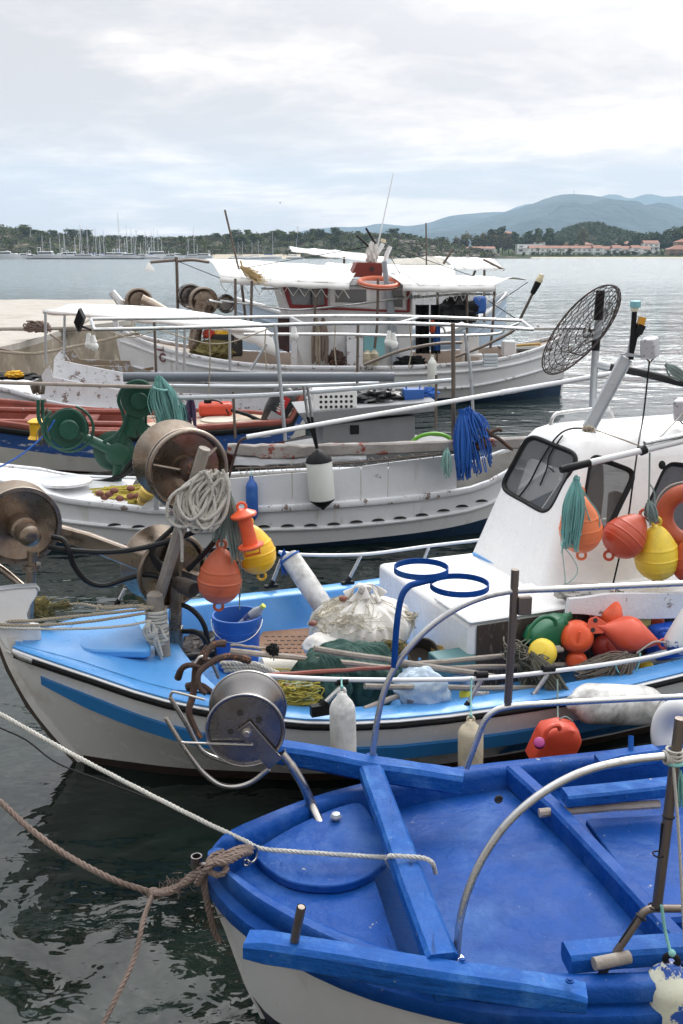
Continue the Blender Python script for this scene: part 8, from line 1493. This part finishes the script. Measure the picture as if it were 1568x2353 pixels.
m = MB(); cap_tube(m, [bn(1.08)(x, y) for x, y in [(1412, 1519), (1418, 1540), (1432, 1552), (1455, 1548), (1468, 1522), (1470, 1500)]], .005, 6); m.build('cord_loop', TEAL, label='pale teal cord loop hanging below the brown flecked hank', cat='cord'); m = MB(); m.rope([bn(.95)(1462, 1500), bn(.95)(1500, 1475), bn(.95)(1530, 1476)], .006, pitch=.035); m.build('cord', ROPEF, label='flecked cord tied to the eye of the coral red cone buoy', cat='cord')
# fenders over the near side
fender('fender', bn(1.33)(1306, 1614), bn(1.33)(1520, 1622), sz(46, bn(1.33)(1410, 1620)), FEND, 'big grimy white fender lying level along the side near the right', horn=False); 
fender('fender', bn(1.3)(785, 1590), bn(1.3)(790, 1778), sz(30, bn(1.3)(787, 1650)), FEND, 'grimy white fender hanging on the near side amidships', rope=bn(1.13)(784, 1558)); fender('fender', bn(1.33)(1081, 1655), bn(1.33)(1080, 1790), sz(29, bn(1.33)(1080, 1700)), FENDC, 'cream and brown stained fender hanging left of the red can', rope=bn(1.14)(1083, 1556))
t = thing('jerrycan', 'red plastic jerrycan with magenta cap hanging over the side', 'can', bn(1.45)(1280, 1740)); q = bn(1.45)(1276, 1703); ax = V((.33, -.1, .94)).normalized(); sx = V((.92, .2, -.28)).normalized(); sx = (sx - ax * sx.dot(ax)).normalized(); sy = ax.cross(sx); m = MB(); rows = []
for s, w_, d_, o_ in ((-.13, .10, .05, 0), (-.125, .122, .07, 0), (.03, .122, .075, 0), (.07, .115, .075, 0), (.12, .06, .055, .015), (.128, .03, .03, .015)): rows.append([q + ax * s + sx * (o_ + w_ * math.copysign(abs(math.cos(z)) ** .35, math.cos(z))) + sy * d_ * math.copysign(abs(math.sin(z)) ** .35, math.sin(z)) for z in fr(0, 2 * math.pi, 33)[:-1]])
m.grid(rows, close_u=True); m.f.append(tuple(range(len(m.v) - 32, len(m.v)))); m.m.append(0); m.build('body', REDJ, t, smooth=50)
m = MB(); m.lathe(bn(1.56)(1239, 1709), V((-.25, -.65, .72)), [(-.02, .02), (.0, .03), (.03, .029), (.034, .024)], 16); m.build('cap', PINK, t); m = MB(); cap_tube(m, [bn(1.55)(x, y) for x, y in [(1252, 1693), (1256, 1678), (1268, 1668), (1282, 1667), (1286, 1676)]], .013, 8); m.build('handle', REDJ, t); m = MB(); m.rope([bn(1.5)(1282, 1668), bn(1.3)(1281, 1640), bn(1.14)(1280, 1560)], .005, pitch=.03); cap_tube(m, [bn(1.45)(1284, 1652), bn(1.45)(1298, 1646), bn(1.45)(1312, 1655), bn(1.45)(1316, 1668)], .004, 5); m.build('lanyard', TEALG, t)
# far side foam fender and white ring buoy
a, b_ = bn(-.95)(660, 1272), bn(-.72)(748, 1402); m = MB(); L_ = (b_ - a).length; m.lathe(a, b_ - a, [(0, .04), (.01, .062), (.04, .075), (L_ * .5, .078), (L_, .075)], 28); m.build('foam_fender', FEND, label='long dirty white foam fender leaning on the far blue gunwale', cat='fender')
m = MB(); m.ring(a + (b_ - a) * .06, b_ - a, .075, .008, 24, 6); hank(m, bn(-.95)(652, 1262), bn(-.95)(656, 1320), .06, 14, .003, 72, m=4); m.rope([bn(-1.1)(640, 1270), bn(-1.0)(652, 1280), bn(-.95)(662, 1290)], .006, pitch=.04); m.build('cord', BLUEC, label='blue and teal cord tied to the leaning foam fender', cat='cord')
lifebuoy(A.N(1578, 1692, -.80), V((-.75, -.6, .1)), sz(66, A.N(1578, 1692, -.80)), .055, mat('white_ring_blue_flecks', (.72, .72, .72), .45, wear=(.04, .07, .35), wear_amt=.12, wear_scale=14, dirt=(.4, .4, .4), dirt_amt=.25), 'white ring buoy with blue flecks at the right edge between the boats')
# ---- gear hung on the wheelhouse
h5 = bn(.52); m = MB(); m.tube([h5(1352, 1063), h5(1478, 1034)], .021, 12); m.tube([h5(1478, 1034), h5(1620, 1000)], .022, 12); t = m.build('pole', mat('white_worn_pole', (.68, .68, .68), .45, dirt=(.4, .4, .4), dirt_amt=.35), label='white pole with black grip carrying the row of buoys by the wheelhouse', cat='pole')
m = MB(); m.tube([h5(1288, 1079), h5(1300, 1076), h5(1354, 1063)], [.022, .027, .024], 12); m.build('grip', BLK, t); m = MB(); m.tube([h5(1470, 1037), h5(1482, 1032)], .03, 10); m.build('binding', BLK, t); rod('white_pole', h5(1480, 1018), h5(1640, 985), .016, RAIL, 'thin steel pole bound along the top of the white grip pole')
h4 = bn(.42); sb = lambda x, y, r: sz(r, h4(x, y))
buoy('buoy', h4(1335, 1268), h4(1331, 1136), sb(1333, 1200, 49), mat('salmon_orange_plastic', (.78, .20, .07), .42, var=.06, bump=.1), 'bright orange pear buoy with a teal hank, leftmost under the white pole', 'buoys hung under the white pole')
bt = bn(.46); buoy('buoy', bt(1403, 1270), bt(1475, 1186), sb(1437, 1233, 49), mat('brick_red_plastic', (.47, .07, .03), .45, var=.1), 'brick red pear buoy tilted sideways, second under the white pole', 'buoys hung under the white pole')
buoy('buoy', bn(.5)(1510, 1330), bn(.5)(1507, 1206), sb(1510, 1265, 50), YELL, 'lemon yellow pear buoy hanging upright, third under the white pole', 'buoys hung under the white pole')
m = MB(); hank(m, bn(.54)(1324, 1098), bn(.56)(1306, 1262), .13, 95, .0031, 66, m=4, fan=.9); m.ring(bn(.54)(1324, 1100), (0, .2, 1), .018, .006, 14, 6); cap_tube(m, [bn(.54)(x, y) for x, y in [(1334, 1128), (1346, 1170), (1360, 1205), (1376, 1210), (1374, 1180), (1350, 1145), (1335, 1120)]], .0042, 6); cap_tube(m, [bn(.5)(x, y) for x, y in [(1290, 1255), (1297, 1320), (1300, 1340), (1320, 1325), (1326, 1305), (1310, 1275), (1292, 1255)]], .003, 5); m.build('cord_hank', TEAL, label='teal hank of cord hanging in front of the bright orange buoy', cat='cord')
m = MB(); m.rope([h5(1492, 1040), h5(1491, 1100), h5(1490, 1155)], .006, pitch=.03); m.rope([h5(1491, 1110), h5(1502, 1130), h5(1504, 1170)], .005, pitch=.03); hank(m, h5(1490, 1150), h5(1500, 1200), .07, 24, .0038, 67, m=4); m.build('cord', TEALG, label='grey teal cords knotted between the white pole and the yellow buoy', cat='cord')
lifebuoy(bn(.46)(1582, 1187), V((-.55, -.8, .1)), sz(56, bn(.46)(1582, 1187)), .062, mat('red_orange_ring', (.42, .085, .035), .5, var=.15), 'reddish lifebuoy cut by the right edge beside the yellow buoy'); buoy('buoy', bn(.62)(1580, 1335), bn(.62)(1578, 1240), sb(1580, 1290, 34), MATS['brick_red_plastic'], 'dark red buoy cut by the right edge under the lifebuoy', None)
m = MB(); lump(m, bn(.5)(1335, 1362), (.17, .10, .06), 6, .3, 2.2, 36, 20, ridge=.2); m.build('foam_log', mat('grimy_foam_log', (.42, .40, .38), .85, wear=(.15, .14, .13), wear_amt=.4, wear_scale=8, bump=.8), label='grimy foam log lying below the wheelhouse side', cat='float'); m = MB(); tangle(m, bn(.55)(1410, 1372), (.13, .05, .05), 40, .0045, 68); m.build('cord_tangle', OLIVE, label='dark cord tangle between foam log and white plank', cat='cord')
sph(1400, 1372, 17, .45, ORNG, 'small orange float behind the end of the white plank', (-.2, -.9, .3), False)
m = MB(); cp = lambda x, y: on_front(x, y, .01)[0]; cap_tube(m, [Z(1345, 984, 1.79), Z(1310, 985, 1.79), cp(1280, 1002), cp(1245, 1052), cp(1215, 1110), cp(1185, 1150), cp(1168, 1182), cp(1172, 1198), cp(1177, 1207)], .0065, 6); m.build('cable', BLK, label='black cable running from the mast base down the windscreen', cat='cable')
m = MB(); cap_tube(m, [cp(1292, 1000), cp(1262, 1045), cp(1256, 1075), cp(1240, 1115)], .006, 6); cap_tube(m, [cp(1256, 1072), cp(1266, 1078), cp(1272, 1084)], .005, 6); m.build('wiper_cable', BLK, label='short black cable end hanging over the windscreen', cat='cable')
m = MB(); cap_tube(m, [lp(1491, 832, -.08), bn(-.2)(1478, 950), bn(.1)(1466, 1020), bn(.33)(1452, 1120), bn(.36)(1440, 1200), bn(.36)(1408, 1340)], .006, 6); m.build('cable', BLK, label='black cord dropping from the floodlight past the side window', cat='cable'); m = MB(); m.rope([Z(1352, 982, 1.80), Z(1420, 1006, 1.79), bn(.3)(1478, 1028)], .005, pitch=.03); tangle(m, Z(1350, 983, 1.83), (.05, .05, .03), 16, .006, 69); m.build('guy_cord', ROPET, label='pale cord knotted round the mast base and drawn over the roof', cat='rope')
m = MB(); m.rope([lp(1568, 950, -.1), bn(.3)(1510, 1010), h5(1478, 1030)], .005, pitch=.03); m.build('guy_cord', ROPEW, label='white cord from the right edge floodlight down to the white pole', cat='rope'); m = MB(); hank(m, lp(1530, 838, 0), lp(1575, 868, 0), .09, 20, .006, 73, m=4); m.build('cord_hank', TEALG, label='grey cord hank on the black boom at the right edge', cat='cord')
